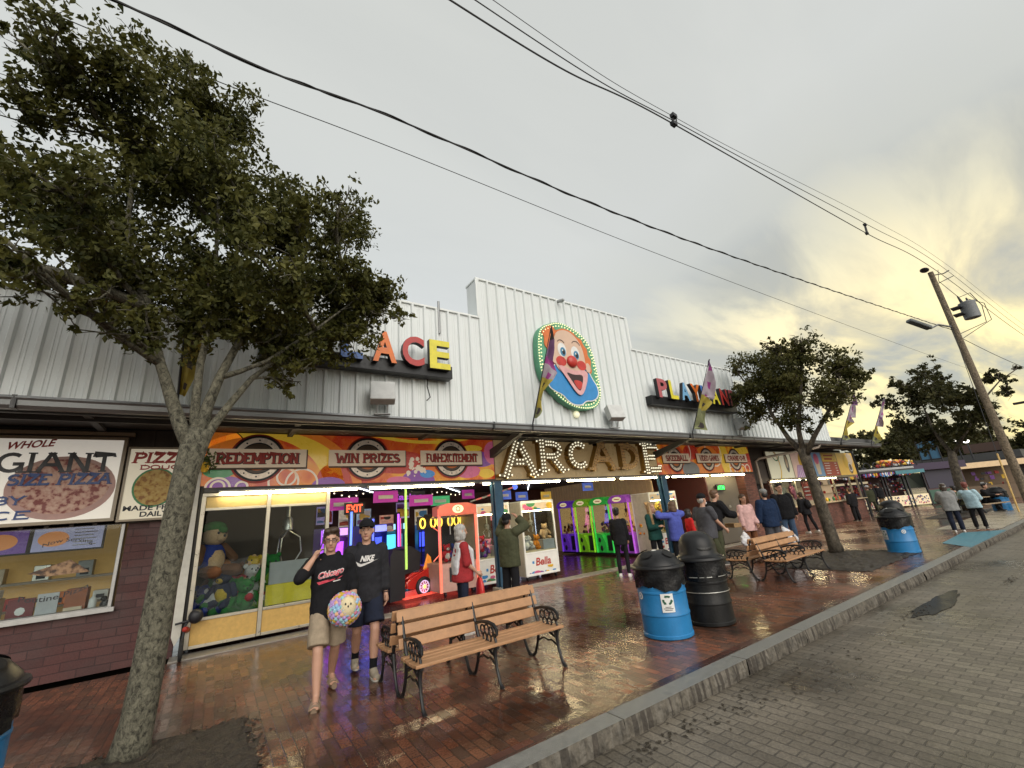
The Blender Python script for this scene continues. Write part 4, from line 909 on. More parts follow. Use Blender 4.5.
# ------------------------------------------------------------------ plush toys
_PL={}
def plush(label, loc, rz, s, body, belly, limb, group, tilt=0., hat=None, name='plush_toy'):
    o=thing(name,label,'soft toy',loc,rz,group); o.rotation_euler=(tilt,0,rz)
    key=(round(s,3),body.name,belly.name,limb.name,hat.name if hat else '')
    if key in _PL:
        for c in children(_PL[key]): copy_tree(c,o)
        return o
    m=MB(body); m.ell((0,0,.16*s/.4),(.13*s/.4,.11*s/.4,.16*s/.4),12,9); m.use(belly); m.ell((0,-.03*s/.4,.15*s/.4),(.1*s/.4,.10*s/.4,.12*s/.4),12,8)
    m.build('torso',o,smooth=True)
    k=s/.4
    m=MB(belly if hat else body); m.ell((0,-.02*k,.38*k),(.11*k,.1*k,.1*k),12,9); m.use(belly); m.ell((0,-.1*k,.355*k),(.05*k,.045*k,.04*k),10,6)
    m.use(INK); m.ell((-.04*k,-.108*k,.4*k),.014*k,6,4); m.ell((.04*k,-.108*k,.4*k),.014*k,6,4); m.ell((0,-.142*k,.37*k),.014*k,6,4)
    if hat: m.use(hat); m.ell((0,0,.45*k),(.11*k,.105*k,.065*k),12,7); m.cap((0,-.09*k,.43*k),(0,-.13*k,.425*k),.04*k,.03*k)
    h=m.build('head',o,smooth=True)
    for sx in (-1,1):
        if not hat:
            e=MB(body); e.ell((sx*.085*k,0,.46*k),(.038*k,.025*k,.04*k),8,6); e.build('ear',h,smooth=True)
        a=MB(limb); a.cap((sx*.12*k,0,.26*k),(sx*.19*k,-.07*k,.15*k),.045*k,.04*k,8); a.build('arm',o,smooth=True)
        a=MB(limb); a.cap((sx*.08*k,-.04*k,.05*k),(sx*.11*k,-.2*k,.045*k),.055*k,.055*k,8); a.build('leg',o,smooth=True)
    _PL[key]=o
    return o
def pm(n,c): return M('plush_'+n,c,.95,0,.2,30,.5,120,spec=.1)
PC=dict(green=pm('green',(.03,.16,.04)),blue=pm('blue',(.02,.04,.22)),red=pm('red',(.42,.02,.03)),yellow=pm('yellow',(.55,.38,.05)),brown=pm('brown',(.13,.06,.03)),white=pm('white',(.6,.58,.55)),navy=pm('navy',(.015,.025,.06)),tan=pm('tan',(.48,.32,.18)),purple=pm('purple',(.12,.05,.25)),pink=pm('pink',(.6,.2,.3)),grey=pm('grey',(.3,.31,.33)),orange=pm('orange',(.55,.2,.03)),lime=pm('lime',(.2,.35,.05)),teal=pm('teal',(.05,.3,.3)))

def prize_window():
    o=(.88,10.3,0)
    T=thing('prize_case','glazed corner prize case with a yellow kick panel and aluminium frame','display case',o)
    f=MB(ALU,o)
    for x in (-.24,.86,2.0): f.box(x-.035,x+.035,10.26,10.36,.1,2.72)
    for z in (.12,.55,2.46): f.box(-.2,.82,10.27,10.35,z-.025,z+.025); f.box(.9,1.96,10.27,10.35,z-.025,z+.025)
    f.box(-.27,2.03,10.25,10.37,2.70,2.76); f.build('frame',T,bevel=.004)
    k=MB(M('kick_panel_yellow',(.60,.38,.11),.5,0,.12,12,.1,60),o); k.box(-.2,.82,10.29,10.33,.146,.524); k.box(.9,1.96,10.29,10.33,.146,.524); k.build('kick_panel',T)
    k=MB(M('header_panel',(.33,.25,.10),.5),o); k.box(-.2,.82,10.30,10.34,2.486,2.70); k.box(.9,1.96,10.30,10.34,2.486,2.70); k.build('header_panel',T)
    g=MB(GLASS,o); g.box(-.2,.82,10.305,10.311,.576,2.434); g.box(.9,1.96,10.305,10.311,.576,2.434); g.build('pane',T)
    b=MB(M('case_inside',(.045,.034,.026),.8),o); b.box(-.25,2.1,12.4,12.45,.0,2.9); b.box(-.34,-.26,10.4,12.4,0,2.9); b.box(-.24,1.96,10.4,12.39,.45,.5); b.box(-.24,2.1,10.4,12.39,2.86,2.9); b.build('back_panel',T)
    b=MB(GREYM,o); b.box(.98,1.86,10.42,10.5,.95,1.36); b.use(M('bright_yellow_board',(.68,.56,.03),.45)); b.box(.94,1.9,10.40,10.48,.58,.945); b.build('hopper',T)
    c=MB(STEEL,o); c.tube([(1.35,11.2,2.85),(1.35,11.2,2.2)],.04); c.lathe([(.1,0),(.1,.22),(.05,.28)],(1.35,11.2,1.98),12)
    for a in (0,2.1,4.2): c.tube([(1.35,11.2,1.98),(1.35+.26*math.cos(a),11.2+.26*math.sin(a),1.8),(1.35+.3*math.cos(a),11.2+.3*math.sin(a),1.5),(1.35+.14*math.cos(a),11.2+.14*math.sin(a),1.22)],.014)
    c.build('crane_claw',T,smooth=True)
    g='soft toys in the prize case'
    plush('tall soft toy in green cap and blue standing at the left of the prize case',(-.02,10.75,1.22),R(40),.8,PC['blue'],PC['tan'],PC['brown'],g,0,PC['green'])
    L=[('green and white turtle shaped soft toy at the bottom left of the heap',.12,10.65,.62,'green','white','green'),('navy soft toy with a yellow belly sitting on the heap',.28,10.6,.72,'navy','yellow','navy'),('round green soft toy at the front of the heap',.38,10.55,.52,'green','tan','green'),('red soft toy beside the middle mullion',.68,10.6,.62,'red','tan','red'),('large brown soft toy lying across the heap',.42,10.95,.78,'brown','tan','brown'),('yellow soft toy on top of the heap',.66,10.9,.9,'yellow','tan','orange'),('white soft toy by the middle mullion',.75,10.75,.74,'white','white','white'),('small blue soft toy under the turtle',.02,10.6,.5,'blue','white','blue'),('brown soft toy right of the mullion',.98,10.72,.6,'brown','tan','tan'),('green soft toy peeping over the grey hopper',1.05,10.7,.92,'green','lime','green'),('dark green soft toy at the front right of the heap',.6,10.52,.5,'green','green','green'),('orange soft toy at the back of the heap',.2,11.0,.9,'orange','tan','brown'),('lime soft toy beside the yellow board',.9,10.55,.52,'lime','white','lime'),('tan soft toy lying at the back of the heap',.85,11.1,.9,'tan','tan','tan')]
    rr=random.Random(9)
    for lab,x,y,z,a,b_,c_ in L: plush(lab,(x,y+.26,z-.04),rr.uniform(-.8,.8),.54,PC[a],PC[b_],PC[c_],g,rr.uniform(-.6,.3))
    # bits of balance bike against the frame
    q=(-.3,10.12,0); B=thing('balance_bike','small black and red child bike leaning at the left corner of the prize case','bike',q)
    m=MB(INK,q)
    for c in ((-.3,10.12,.16),(-.3,10.12,.16)): pass
    w=MB(M('tyre_rubber',(.02,.02,.02),.8),q); P=[(-.29+.0*i,10.0+.15*math.cos(2*PI*i/20),.16+.15*math.sin(2*PI*i/20)) for i in range(21)]; w.tube(P,.03,6); w.build('wheel',B,smooth=True)
    m.tube([(-.29,10.0,.16),(-.28,10.08,.5),(-.22,10.1,.62)],.02); m.tube([(-.42,10.08,.56),(-.1,10.06,.60)],.018); m.use(RED); m.cap((-.27,10.06,.46),(-.25,10.24,.42),.045,.05); m.build('frame',B,smooth=True)
    m=MB(INK,q); m.ell((-.14,10.08,.64),(.11,.09,.12),12,8); m.build('basket',B,smooth=True)
    m=MB(M('black_drain',(.015,.015,.016),.5),(-.3,10.3,0)); m.tube([(-.30,10.28,0),(-.30,10.28,2.9)],.035,8); solo(m,'drain_pipe','thin black pipe between the white corner board and the prize case','pipe',loc=(-.3,10.3,0),smooth=True)
prize_window()

# ------------------------------------------------------------------ arcade machines
def graphics(mb, x0,z0,x1,z1,y,seed,pal):
    rr=random.Random(seed); w,h=x1-x0,z1-z0
    for k in range(9):
        mb.use(rr.choice(pal)); cring(mb,(x0,z0,x1,z1),rr.uniform(x0,x1),rr.uniform(z0,z1)if k>3 else z0,0,rr.uniform(.12,.35)*h*1.3,y-.0012*k,rr.uniform(.5,1.2),n=14,sx=rr.uniform(.8,2.2))
ECY=M('glow_cream',(.9,.8,.5),.4,emit=.45,ecol=(1,.85,.5))
def white_crane(label, x, y, w, d, rz, seed, lit=WHP, pinkside=False, group='white framed crane machines'):
    T=thing('claw_machine',label,'claw machine',(x,y,0),rz,group); h=w/2; H=2.22
    fr=MB(lit); t=.05
    for sx in (-1,1):
        for yy in (0,d-t): fr.box(sx*h-(t if sx>0 else 0),sx*h+(0 if sx>0 else t),yy,yy+t,.12,H)
    fr.box(-h+t,h-t,.002,t-.002,H-t,H-.002); fr.box(-h+t,h-t,.002,t-.002,.72,.77); fr.box(-h+t,h-t,.002,t-.002,.12,.17); fr.box(-h,h,0,d,H,H+.03)
    f=fr.build('frame',T,bevel=.008)
    b=MB(M('crane_side_cream',(.50,.46,.38),.5)); b.box(-h+.003,h-.003,t+.001,d-t-.001,.12,.72)
    b.box(-h+.004,-h+.02,t,d-t,.72,H); b.use((M('crane_back_lit',(.45,.36,.16),.6,emit=.3,ecol=(1,.8,.35)) if seed==23 else M('crane_back',(.14,.10,.06),.6))); b.box(-h+.02,h-.02,d-t-.02,d-t,.72,H); b.build('cabinet',T)  # the lit back carries its yellow lighting as emission
    p=MB(WHP); p.box(-h+t,h-t,.012,.03,.17,.72); graphics(p,-h+t+.03,.19,h-t-.03,.36,.0105,seed,[PINK,SKYB,GREEN,YEL,PURP,RED]); 
    pp=p.build('front_panel',T)
    l=MB(RED); add_text(l,'Bella',(-.2*w,.38,.25*w,.6),.009,RED,None,0,.03,.15); l.use(SKYB); l.rect(-.3*w,.45,-.24*w,.52,.009); l.build('lettering',pp,fix=False)
    m=MB(CREAM); m.box(-h+t,h-t,.012,.03,1.96,H-t); graphics(m,-h+t,1.96,h-t,H-t,.0105,seed+1,[YEL,SKYB,PINK,GREEN,CREAM]); m.build('marquee',T)
    g=MB(GLASS); g.box(-h+t,h-t,.014,.019,.77,1.96); g.box(h-.02,h-.016,t,d-t,.77,H); g.build('pane',T)
    i=MB(M('prize_bed',(.45,.36,.22),.7,emit=.12,ecol=(1,.8,.5))); i.box(-h+t,h-t,.06,d-t-.03,.74,.80); i.use(GREYM); i.box(h-.5,h-t-.01,.06,.4,.80,1.08); i.build('prize_tray',T)
    c=MB(STEEL); c.box(-h+t,h-t,d*.5-.03,d*.5+.03,1.99,2.03); c.tube([(.1,d*.5,2.0),(.1,d*.5,1.62)],.018); c.lathe([(.06,0),(.07,.1),(.03,.14)],(.1,d*.5,1.54),10)
    for a in (.3,2.4,4.5): c.tube([(.1,d*.5,1.56),(.1+.13*math.cos(a),d*.5+.13*math.sin(a),1.46),(.1+.07*math.cos(a),d*.5+.07*math.sin(a),1.32)],.01,6)
    c.build('claw',T,smooth=True)
    s=MB(TUBE); s.box(-h+t+.02,h-t-.02,.07,.1,1.93,1.955); s.build('light_strip',T)
    for sx in (-1,1):
        for yy in (.1,d-.1):
            k=MB(INK); k.tube([(sx*(h-.1)-.02,yy,.05),(sx*(h-.1)+.02,yy,.05)],.05,10); k.use(STEEL); k.box(sx*(h-.1)-.03,sx*(h-.1)+.03,yy-.02,yy+.02,.09,.12); k.build('caster',T)
    return T
white_crane('white framed crane machine with a colourful front panel, clear of the blue post',8.22,10.93,1.26,1.15,0,3)
white_crane('white framed crane machine mostly hidden behind the first blue post',6.62,10.95,1.12,1.15,0,13)
white_crane('white framed crane machine full of yellow prizes behind the second blue post',14.05,10.7,1.6,.88,0,23)
gp='soft toys in the white crane machines'
for lab,x,y,z,a,b in (('grey soft toy slumped inside the front white crane machine',7.95,11.3,.8,'grey','white'),('white soft toy inside the front white crane machine',8.2,11.4,.8,'white','white'),('orange soft toy inside the front white crane machine',8.35,11.25,.8,'orange','orange'),('red soft toy inside the crane machine left of the first post',6.3,11.2,.95,'red','pink'),('purple soft toy inside the crane machine left of the first post',6.35,11.15,.8,'purple','grey'),('pink soft toy inside the crane machine left of the first post',6.6,11.4,.85,'pink','white'),('tan soft toy hung at the right of the front white crane machine',8.66,11.3,1.1,'tan','tan')):
    plush(lab,(x,y,z),random.uniform(-1,1),.36,PC[a],PC[b],PC[a],gp,random.uniform(-.4,.2))
rr=random.Random(77)
for k in range(22):
    a=['yellow','tan','yellow','orange'][k%4]
    plush('small %s soft toy among prizes in the crane machine behind the second post'%('yellow' if a=='yellow' else a),(13.35+rr.uniform(0,1.3),10.85+rr.uniform(0,.5),.82+.25*(k//6)),rr.uniform(-2,2),.3,PC[a],PC['yellow'],PC[a],'yellow prizes in the crane machine behind the second post',rr.uniform(-.5,.5))

def colour_crane(label, x, y, rz, nm, col, seed, lean=.12):
    """narrow crane with a bulged lower front, glowing corner columns and a domed marquee"""
    G=M('glow_'+nm,col,.3,emit=.5,ecol=col); D=M('shell_'+nm,tuple(c*.6 for c in col),.3,0,.1,5,emit=.16,ecol=col)
    T=thing('claw_machine',label,'claw machine',(x,y,0),rz,'glowing coloured crane machines'); w=.92; h=w/2; d=.95
    b=MB(INK); b.box(-h,h,.05,d,.06,.12); b.box(-h,h,d-.04,d,.12,2.15); b.build('plinth',T)
    s=MB(D); s.box(-h,h,.08,d-.05,.12,.86)
    V=[(-.17,.0,.14),(.13,.0,.14),(.2,-.10,.5),(.05,-.12,.82),(-.26,-.1,.88),(-.3,-.06,.45)]
    s.add([(a,.078,c) for a,_,c in V]+[(a,q,c) for a,q,c in V],[(6,7,8,9,10,11)]+[(i,(i+1)%6,6+(i+1)%6,6+i) for i in range(6)])
    s.use(INK); s.ell((-.12,-.09,.62),(.075,.03,.10),10,6); s.ell((-.08,-.07,.3),(.08,.03,.11),10,6); s.box(.2,.42,.02,.078,.2,.78); s.build('control_panel',T,smooth=True)
    for sx in (-1,1):
        g=MB(G); g.box(sx*h-.025,sx*h+.025,.02,.07,.12,2.0); g.build('corner_light',T,bevel=.01)
    m=MB(D); P=[(-h-.03,1.98),(h+.03,1.98),(h+.03,2.1),(h*.8,2.22),(h*.4,2.28),(-h*.4,2.28),(-h*.8,2.22),(-h-.03,2.1)]; m.prism(P,-.05,d*.5); mm=m.build('marquee',T)
    e=MB(ECY); e.disc(0,2.12,.24,.09,-.053,20); e.build('badge',mm)
    l=MB(RED); l.rect(-.14,2.10,.14,2.13,-.056); l.build('emblem',mm)
    g=MB(GLASS); g.box(-h+.03,h-.03,.05,.055,.88,1.97); g.build('pane',T)
    bk=MB(M('crane_gold',(.45,.29,.12),.5,0,.5,14,emit=.35,ecol=(1,.65,.25))); bk.box(-h+.02,h-.02,d-.07,d-.042,.88,1.97); bk.box(-h+.015,-h+.03,.1,d-.08,.88,1.97)  # gold interior light put into the inner panels as emission
    r2=random.Random(seed)
    for k in range(34):
        bk.use(r2.choice([PC['tan'],PC['brown'],PC['orange'],PC['yellow'],PC['pink'],PC['white']])); bk.ell((r2.uniform(-.38,.38),r2.uniform(.15,.8),.90+r2.random()**2*.35),(.06,.06,.07),7,5)
    bk.use(STEEL)
    for zz in (1.15,1.4,1.65):
        for k in range(5): bk.tube([(-.36+.18*k,.82,zz),(-.36+.18*k,.82,zz+.2)],.012,5)
    bk.build('prize_heap',T,smooth=False)
    c=MB(INK); c.tube([(0,.4,1.98),(0,.4,1.7)],.02); c.lathe([(.05,0),(.06,.1),(.02,.14)],(0,.4,1.62),10)
    for a in (.3,2.4,4.5): c.tube([(0,.4,1.64),(.1*math.cos(a),.4+.1*math.sin(a),1.54),(.05*math.cos(a),.4+.05*math.sin(a),1.42)],.01,5)
    c.build('claw',T)
    return T
VIO=(.22,.06,.85); LIM=(.30,.75,.03); GRN=(.05,.75,.10); MAG=(.5,.12,.75)
colour_crane('violet crane machine at the deep end of the glowing row',13.1,15.4,R(-90),'violet',VIO,1)
colour_crane('lime crane machine second from the deep end of the glowing row',13.1,14.27,R(-90),'lime',LIM,2)
colour_crane('bright green crane machine between the lime and the magenta machines',13.1,13.2,R(-90),'green',GRN,3)
colour_crane('magenta crane machine nearest the street in the glowing row',13.1,12.13,R(-90),'magenta',MAG,4)

def red_crane():
    G=M('glow_coral',(.9,.16,.10),.3,emit=.8,ecol=(1,.2,.13)); D=M('coral_panel',(.55,.13,.09),.35,emit=.12,ecol=(1,.2,.15))
    T=thing('claw_machine','coral red crane machine with glowing corner strips, between the car ride and the first post','claw machine',(5.48,10.95,0)); h=.55; d=1.1
    b=MB(M('pale_coral',(.5,.30,.26),.45)); b.box(-h,h,.02,d,.12,.80); b.use(INK); b.box(-.3,-.05,.008,.0195,.35,.7); b.box(-h+.02,h-.02,d-.04,d,.8,2.1); b.build('cabinet',T,bevel=.01)
    for sx in (-1,1): g=MB(G); g.box(sx*h-.03,sx*h+.03,-.02,.03,.12,2.18); g.build('corner_light',T)
    g=MB(G)
    for P in ([(-.5,.0,1.75),(-.3,.0,1.6),(-.3,.0,1.0),(-.48,.0,.85)],[(.48,0,1.75),(.36,0,1.6)]): g.tube([(a,.6,c) for a,_,c in P],.014,6)
    g.build('light_strip',T)
    m=MB(D); m.prism([(-h-.02,2.0),(h+.02,2.0),(h+.02,2.24),(.3,2.32),(-.3,2.32),(-h-.02,2.24)],-.04,.4); mm=m.build('marquee',T)
    e=MB(ECY); e.disc(0,2.16,.17,.11,-.043,18); e.use(INK); e.ring(0,2.16,.05,.07,-.045,12); e.build('badge',mm)
    g=MB(GLASS); g.box(-h+.03,h-.03,.0,.005,.82,1.98); g.build('pane',T)
    c=MB(STEEL); c.tube([(0,.5,2.0),(0,.5,1.5)],.02); c.box(-h,h,.47,.53,1.95,1.99); c.build('claw',T)
    for sx in (-1,1): k=MB(INK); k.tube([(sx*.4-.02,.1,.06),(sx*.4+.02,.1,.06)],.06,10); k.build('caster',T)
    for lab,x,z,a in (('red soft toy in the coral crane machine',5.3,.82,'red'),('blue soft toy in the coral crane machine',5.55,.82,'blue'),('white soft toy in the coral crane machine',5.75,.82,'white')): plush(lab,(x,11.35,z),0,.36,PC[a],PC['white'],PC[a],'soft toys in the coral crane machine')
red_crane()

def car_ride():
    RC=M('car_red',(.42,.015,.012),.2,0,.1,4,coat=1,emit=.03,ecol=(1,.05,.03)); q=(5.1,12.2,0)
    T=thing('racing_car_ride','low glossy red racing car ride with a lit wheel in the left bay','arcade ride',q,R(12))
    b=MB(RC); P=[(-.95,.28),(-.98,.42),(-.8,.52),(-.55,.60),(-.2,.72),(.1,.74),(.45,.62),(.95,.58),(.98,.3),(.7,.22),(-.7,.22)]; b.prism(P,-.42,.42); b.prism([(-1.0,.5),(-.75,.64),(-.5,.62),(-.8,.5)],-.4,.4); bo=b.build('car_body',T,smooth=True,angle=50,bevel=.03)
    for x in (-.45,.72):
        w=MB(INK); n=20; P=[(x+.2*math.cos(2*PI*i/n),-.45,.26+.2*math.sin(2*PI*i/n)) for i in range(n+1)]; w.tube(P,.05,8,False); ww=w.build('wheel',T,smooth=True)
        r=MB(M('rim_glow',(.75,.6,.8),.3,emit=.5,ecol=(.9,.6,1)));
        for k in range(10): a=2*PI*k/10; r.tube([(x,-.47,.26),(x+.16*math.cos(a),-.47,.26+.16*math.sin(a))],.012,5)
        r.ring(x,.26,.13,.16,-.475,20); r.use(M('hub_glow',(1,.6,.1),.3,emit=1.5,ecol=(1,.6,.15))); r.disc(x,.26,.05,.05,-.49,10); r.build('rim',ww)
    h=MB(M('lamp_amber',(1,.4,.1),.3,emit=1.2,ecol=(1,.45,.15)))
    h.ell((-.98,-.3,.36),(.04,.07,.05)); h.ell((-.98,.3,.36),(.04,.07,.05)); h.build('headlight',T,smooth=True)
    s=MB(M('seat_black',(.02,.02,.022),.5)); s.prism([(.3,.6),(.75,.6),(.95,1.35),(.8,1.42),(.62,1.3),(.5,.8)],-.28,.28); s.use(M('flame_decal',(.6,.2,.02),.4,emit=.4,ecol=(1,.35,.05))); s.prism([(-.35,.66),(-.2,1.05),(-.1,.95),(-.05,.7)],-.3,-.26); s.build('seat',T,bevel=.03)
    p=MB(M('floor_glow',(1,.12,.08),.3,emit=.55,ecol=(1,.12,.08))); p.box(-1.1,1.1,-.56,-.54,.08,.105); p.box(-1.1,1.1,-.56,.5,.05,.078); p.build('light_strip',T)  # red floor glow made as an emitting slab under the car
    c=MB(INK); c.prism([(-.95,.62),(-.5,.68),(-.45,1.1),(-.75,1.3),(-1.0,1.25)],-.34,.34); c.prism([(-1.45,.05),(-1.02,.05),(-1.02,1.2),(-1.35,1.28),(-1.45,1.1)],-.45,.45); c.build('cabinet',T)
    v=MB(M('race_screen',(.1,.1,.3),.3,emit=.7,ecol=(.15,.2,.9))); v.box(-1.015,-1.005,-.36,.36,.7,1.12); v.build('display',T)
car_ride()

def cabinets():
    """upright video cabinets and neon further back in the hall"""
    cols=[('blue',(.06,.10,1)),('purple',(.4,.08,.8)),('red',(1,.06,.05)),('cyan',(.1,.55,.8)),('amber',(1,.5,.08)),('pink',(.9,.15,.5)),('white',(.7,.7,.9))]
    pos=[(2.7,12.6,10,1),(2.75,13.9,60,0),(3.4,14.6,20,5),(4.3,15.2,0,0),(5.3,15.4,0,3),(6.2,14.6,-10,0),(7.1,15.0,0,4),(7.9,14.4,0,1),(8.9,15.2,0,2),(9.9,15.8,-10,0),(10.9,16.2,-20,5),(6.7,13.0,0,6),(3.2,16.6,0,2),(5.9,17.0,0,3),(8.6,17.2,0,4),(4.0,13.3,15,0),(9.6,13.6,-25,6),(15.2,13.0,0,2),(15.9,15.0,10,4),(15.0,16.0,0,2)]
    words=['in the left corner of the hall','beside the dark side wall','behind the car ride','at the back behind the racing seats','centre back of the hall','behind the coral crane','behind the first post','behind the front white crane','seen through the front crane glass','near the violet crane','deepest in the hall','just behind the middle crane','against the rear wall on the left','against the rear wall in the middle','against the rear wall on the right','directly left of the car ride','between the white crane and the glowing row','inside the dark right bay','deeper in the dark right bay','at the rear of the dark right bay']
    for i,(x,y,rz,c) in enumerate(pos):
        n,col=cols[c]; T=thing('arcade_cabinet','upright game cabinet with a %s lit screen, %s'%(n,words[i]),'arcade cabinet',(x,y,0),R(rz),'upright cabinets in the hall')
        b=MB(M('cab_side_'+n,tuple(v*.16+.01 for v in col),.4,0,.6,6,emit=.05,ecol=col)); P=[(-.0,0),(.75,0),(.75,1.95),(.1,1.95),(.05,1.7),(.25,1.6),(.3,1.05),(-.1,.95),(-.1,.8),(0,.75)]
        b.xf=Matrix.Rotation(PI/2,4,'Z')@Matrix.Scale(-1,4,(0,1,0)); b.xf=Matrix(((0,1,0,0),(1,0,0,0),(0,0,1,0),(0,0,0,1))); b.prism(P,-.36,.36); b.xf=None; b.build('cabinet',T)
        s=MB(M('screen_%s'%n,col,.3,emit=1.7,ecol=col)); s.quad((-.3,.285,1.1),(.3,.285,1.1),(.3,.24,1.58),(-.3,.24,1.58)); s.build('display',T)
        s=MB(M('marq_%s'%n,tuple(min(1,v*.6+.2) for v in col),.3,emit=1.7,ecol=tuple(min(1,v*.7+.2) for v in col))); s.box(-.34,.34,.045,.06,1.74,1.92); s.build('marquee',T)
        if i%2==0:
            s=MB(M('edge_%s'%n,col,.3,emit=2.2,ecol=col)); s.box(-.385,-.365,.02,.05,.1,1.9); s.box(.365,.385,.02,.05,.1,1.9); s.build('edge_light',T)
    def neon(nm,lab,txt,x,y,z,w,h,col,e,rz=0):
        T=thing(nm,lab,'sign',(x,y,z),rz); m=MB(INK); m.box(-w/2-.05,w/2+.05,.0,.05,-.05,h+.05); m.build('backboard',T)
        m=MB(M('neon_'+nm+txt,col,.3,emit=e,ecol=col)); add_text(m,txt,(-w/2,0,w/2,h),-.004,m.mats[0],None,0,.025); m.build('lettering',T,fix=False)
    neon('neon_sign','small green lit cash machine sign on the grey wall','ATM',17.75,10.5,2.16,.52,.17,(.05,1,.15),2.5)
    neon('neon_sign','small red lit exit sign deep in the left bay','EXIT',3.05,12.2,2.3,.42,.2,(1,.08,.03),2.2)
    neon('neon_sign','purple script neon high at the back of the left bay','Casino',5.0,13.5,2.62,1.1,.2,(.35,.06,.6),1.0)
    rr=random.Random(55)
    for k,(x,y,z0,z1,cl) in enumerate(((3.55,12.9,.6,2.1,(.08,.12,1)),(3.75,12.9,.6,2.1,(.08,.12,1)),(4.6,13.2,.9,2.2,(.5,.1,.8)),(2.9,11.9,.8,2.3,(.1,.2,1)),(5.0,14.2,.7,2.2,(.9,.1,.3)),(6.0,13.4,.8,2.3,(.1,.5,.9)))):
        m=MB(M('led_%d'%k,cl,.3,emit=2.2,ecol=cl),(x,y,0)); m.box(x-.025,x+.025,y-.02,y,z0,z1); m.use(INK); m.box(x-.06,x+.06,y+.002,y+.08,0,z1+.05); solo(m,'led_tube_light','slim %s light column among the cabinets in the left bay, %s'%(('blue','blue','purple','blue','red','cyan')[k],('left of a pair','right of a pair','behind the car','nearest the prize case','farthest back','behind the coral crane')[k]),'light','slim light columns in the left bay',loc=(x,y,0))
    for k in range(7):
        x=2.6+.62*k; y=14.0+rr.uniform(-.3,.3); z=1.5+rr.uniform(0,.6); m=MB(M('poster_%d'%(k%4),[(.35,.3,.45),(.45,.4,.35),(.25,.35,.45),(.4,.25,.2)][k%4],.4,0,.5,9,emit=.22,ecol=[(.5,.4,.9),(.9,.8,.6),(.4,.6,.9),(.9,.4,.3)][k%4]),(x,y,z)); m.box(x-.22,x+.22,y,y+.03,z,z+.5); graphics(m,x-.2,z+.05,x+.2,z+.45,y-.003,k+60,[RED,SKYB,YEL,WHP,PURP,INK])
        m.use(INK); m.tube([(x,y+.04,0),(x,y+.04,z)],.02,6); solo(m,'lit_poster','small lit game poster on a stand at the back of the left bay','poster','lit posters at the back of the left bay',loc=(x,y,z))
    T=thing('ring_lights','row of glowing yellow ring lights above the car ride','light',(5.62,11.95,1.84))
    m=MB(M('ring_yellow',(1,.55,.05),.3,emit=2.2,ecol=(1,.6,.08))); 
    for k in range(6):
        x=-.75+.2*k+(.12 if k>0 else 0)+(.14 if k>2 else 0); P=[(x+.075*math.cos(2*PI*i/16),0,.02+.13*math.sin(2*PI*i/16)) for i in range(17)]; m=MB(M('ring_yellow')); m.tube(P,.022,6,False); m.build('ring',T,smooth=True)
    m=MB(INK); m.box(-.9,.8,.04,.08,-.15,.2); m.build('backboard',T)
    m=MB(M('lime_tube',(.5,.9,.15),.3,emit=.45,ecol=(.55,.8,.2)),(4.25,11.6,0)); m.tube([(4.25,11.6,.75),(4.25,11.6,2.95)],.035,8); solo(m,'lime_tube_light','thin lime green light tube standing left of the car ride','light',loc=(4.25,11.6,0),smooth=True)
    m=MB(M('boom_red_white',(.7,.12,.08),.4,emit=.4,ecol=(1,.3,.25)),(7.6,13,2.5)); 
    for k in range(8):
        m.use(M('boom_red_white') if k%2 else WHP); m.tube([(7.0+.22*k,13,2.42+.05*k),(7.0+.22*(k+1),13,2.42+.05*(k+1))],.03,6)
    m.use(M('boom_blue',(.1,.2,.9),.3,emit=1,ecol=(.15,.25,1))); m.ell((8.85,13,2.84),.1); solo(m,'light_boom','red and white striped boom with a blue tip above the front white crane','light',loc=(7.6,13,2.5))
    for k,(xa,ya,xb,yb) in enumerate(((2.6,11.6,5.2,16.5),(4.6,11.2,8.6,16.8),(8.4,11.4,12.6,17.4))):
        m=MB(M('led_white',(.8,.85,1),.3,emit=4,ecol=(.85,.9,1)),(xa,ya,3.0)); 
        for j in range(5):
            t0,t1=j/5,(j+.8)/5; m.tube([(xa+(xb-xa)*t0,ya+(yb-ya)*t0,3.0),(xa+(xb-xa)*t1,ya+(yb-ya)*t1,3.0)],.022,6)
        tag(m.build('ceiling_light',None),'broken line of white ceiling lights in the hall, '+['over the left bay','over the middle','over the right'][k],'ceiling light','lines of ceiling lights').location=(xa,ya,3.0)
    rr=random.Random(31)
    for k in range(9):
        x=2.8+k*1.2; y=rr.uniform(12.4,15.5); cl=rr.choice([(.6,.05,.5),(.1,.2,.9),(.9,.15,.05),(.1,.7,.3),(.9,.6,.1)]); w=rr.uniform(.5,.9); z=rr.uniform(2.35,2.6)
        m=MB(M('banner_%d'%(int(cl[0]*10)*100+int(cl[1]*10)*10+int(cl[2]*10)),cl,.6,emit=.22,ecol=cl),(x,y,z)); m.box(x-w/2,x+w/2,y,y+.02,z,z+.32); m.use(WHP); m.rect(x-w*.3,z+.1,x+w*.3,z+.2,y-.004); m.use(INK); m.tube([(x-w/2,y,z+.32),(x-w/2,y,3.06)],.008,5); m.tube([(x+w/2,y,z+.32),(x+w/2,y,3.06)],.008,5)  # faint glow put into the banner colour
        tag(m.build('hanging_banner',None),'small coloured banner hanging from the hall ceiling','banner','banners hanging in the hall').location=(x,y,z)
    T=thing('string_lights','row of warm bulbs hung across the ceiling of the left bay','light',(4,13,2.9)); m=MB(M('bulb_warm',(1,.8,.6),.3,emit=2.5,ecol=(1,.8,.6)))
    for k in range(26): m.ell((-1.6+.22*k,-.4+.09*k,-.02-.12*math.sin(k*.5)**2),.022,6,4)
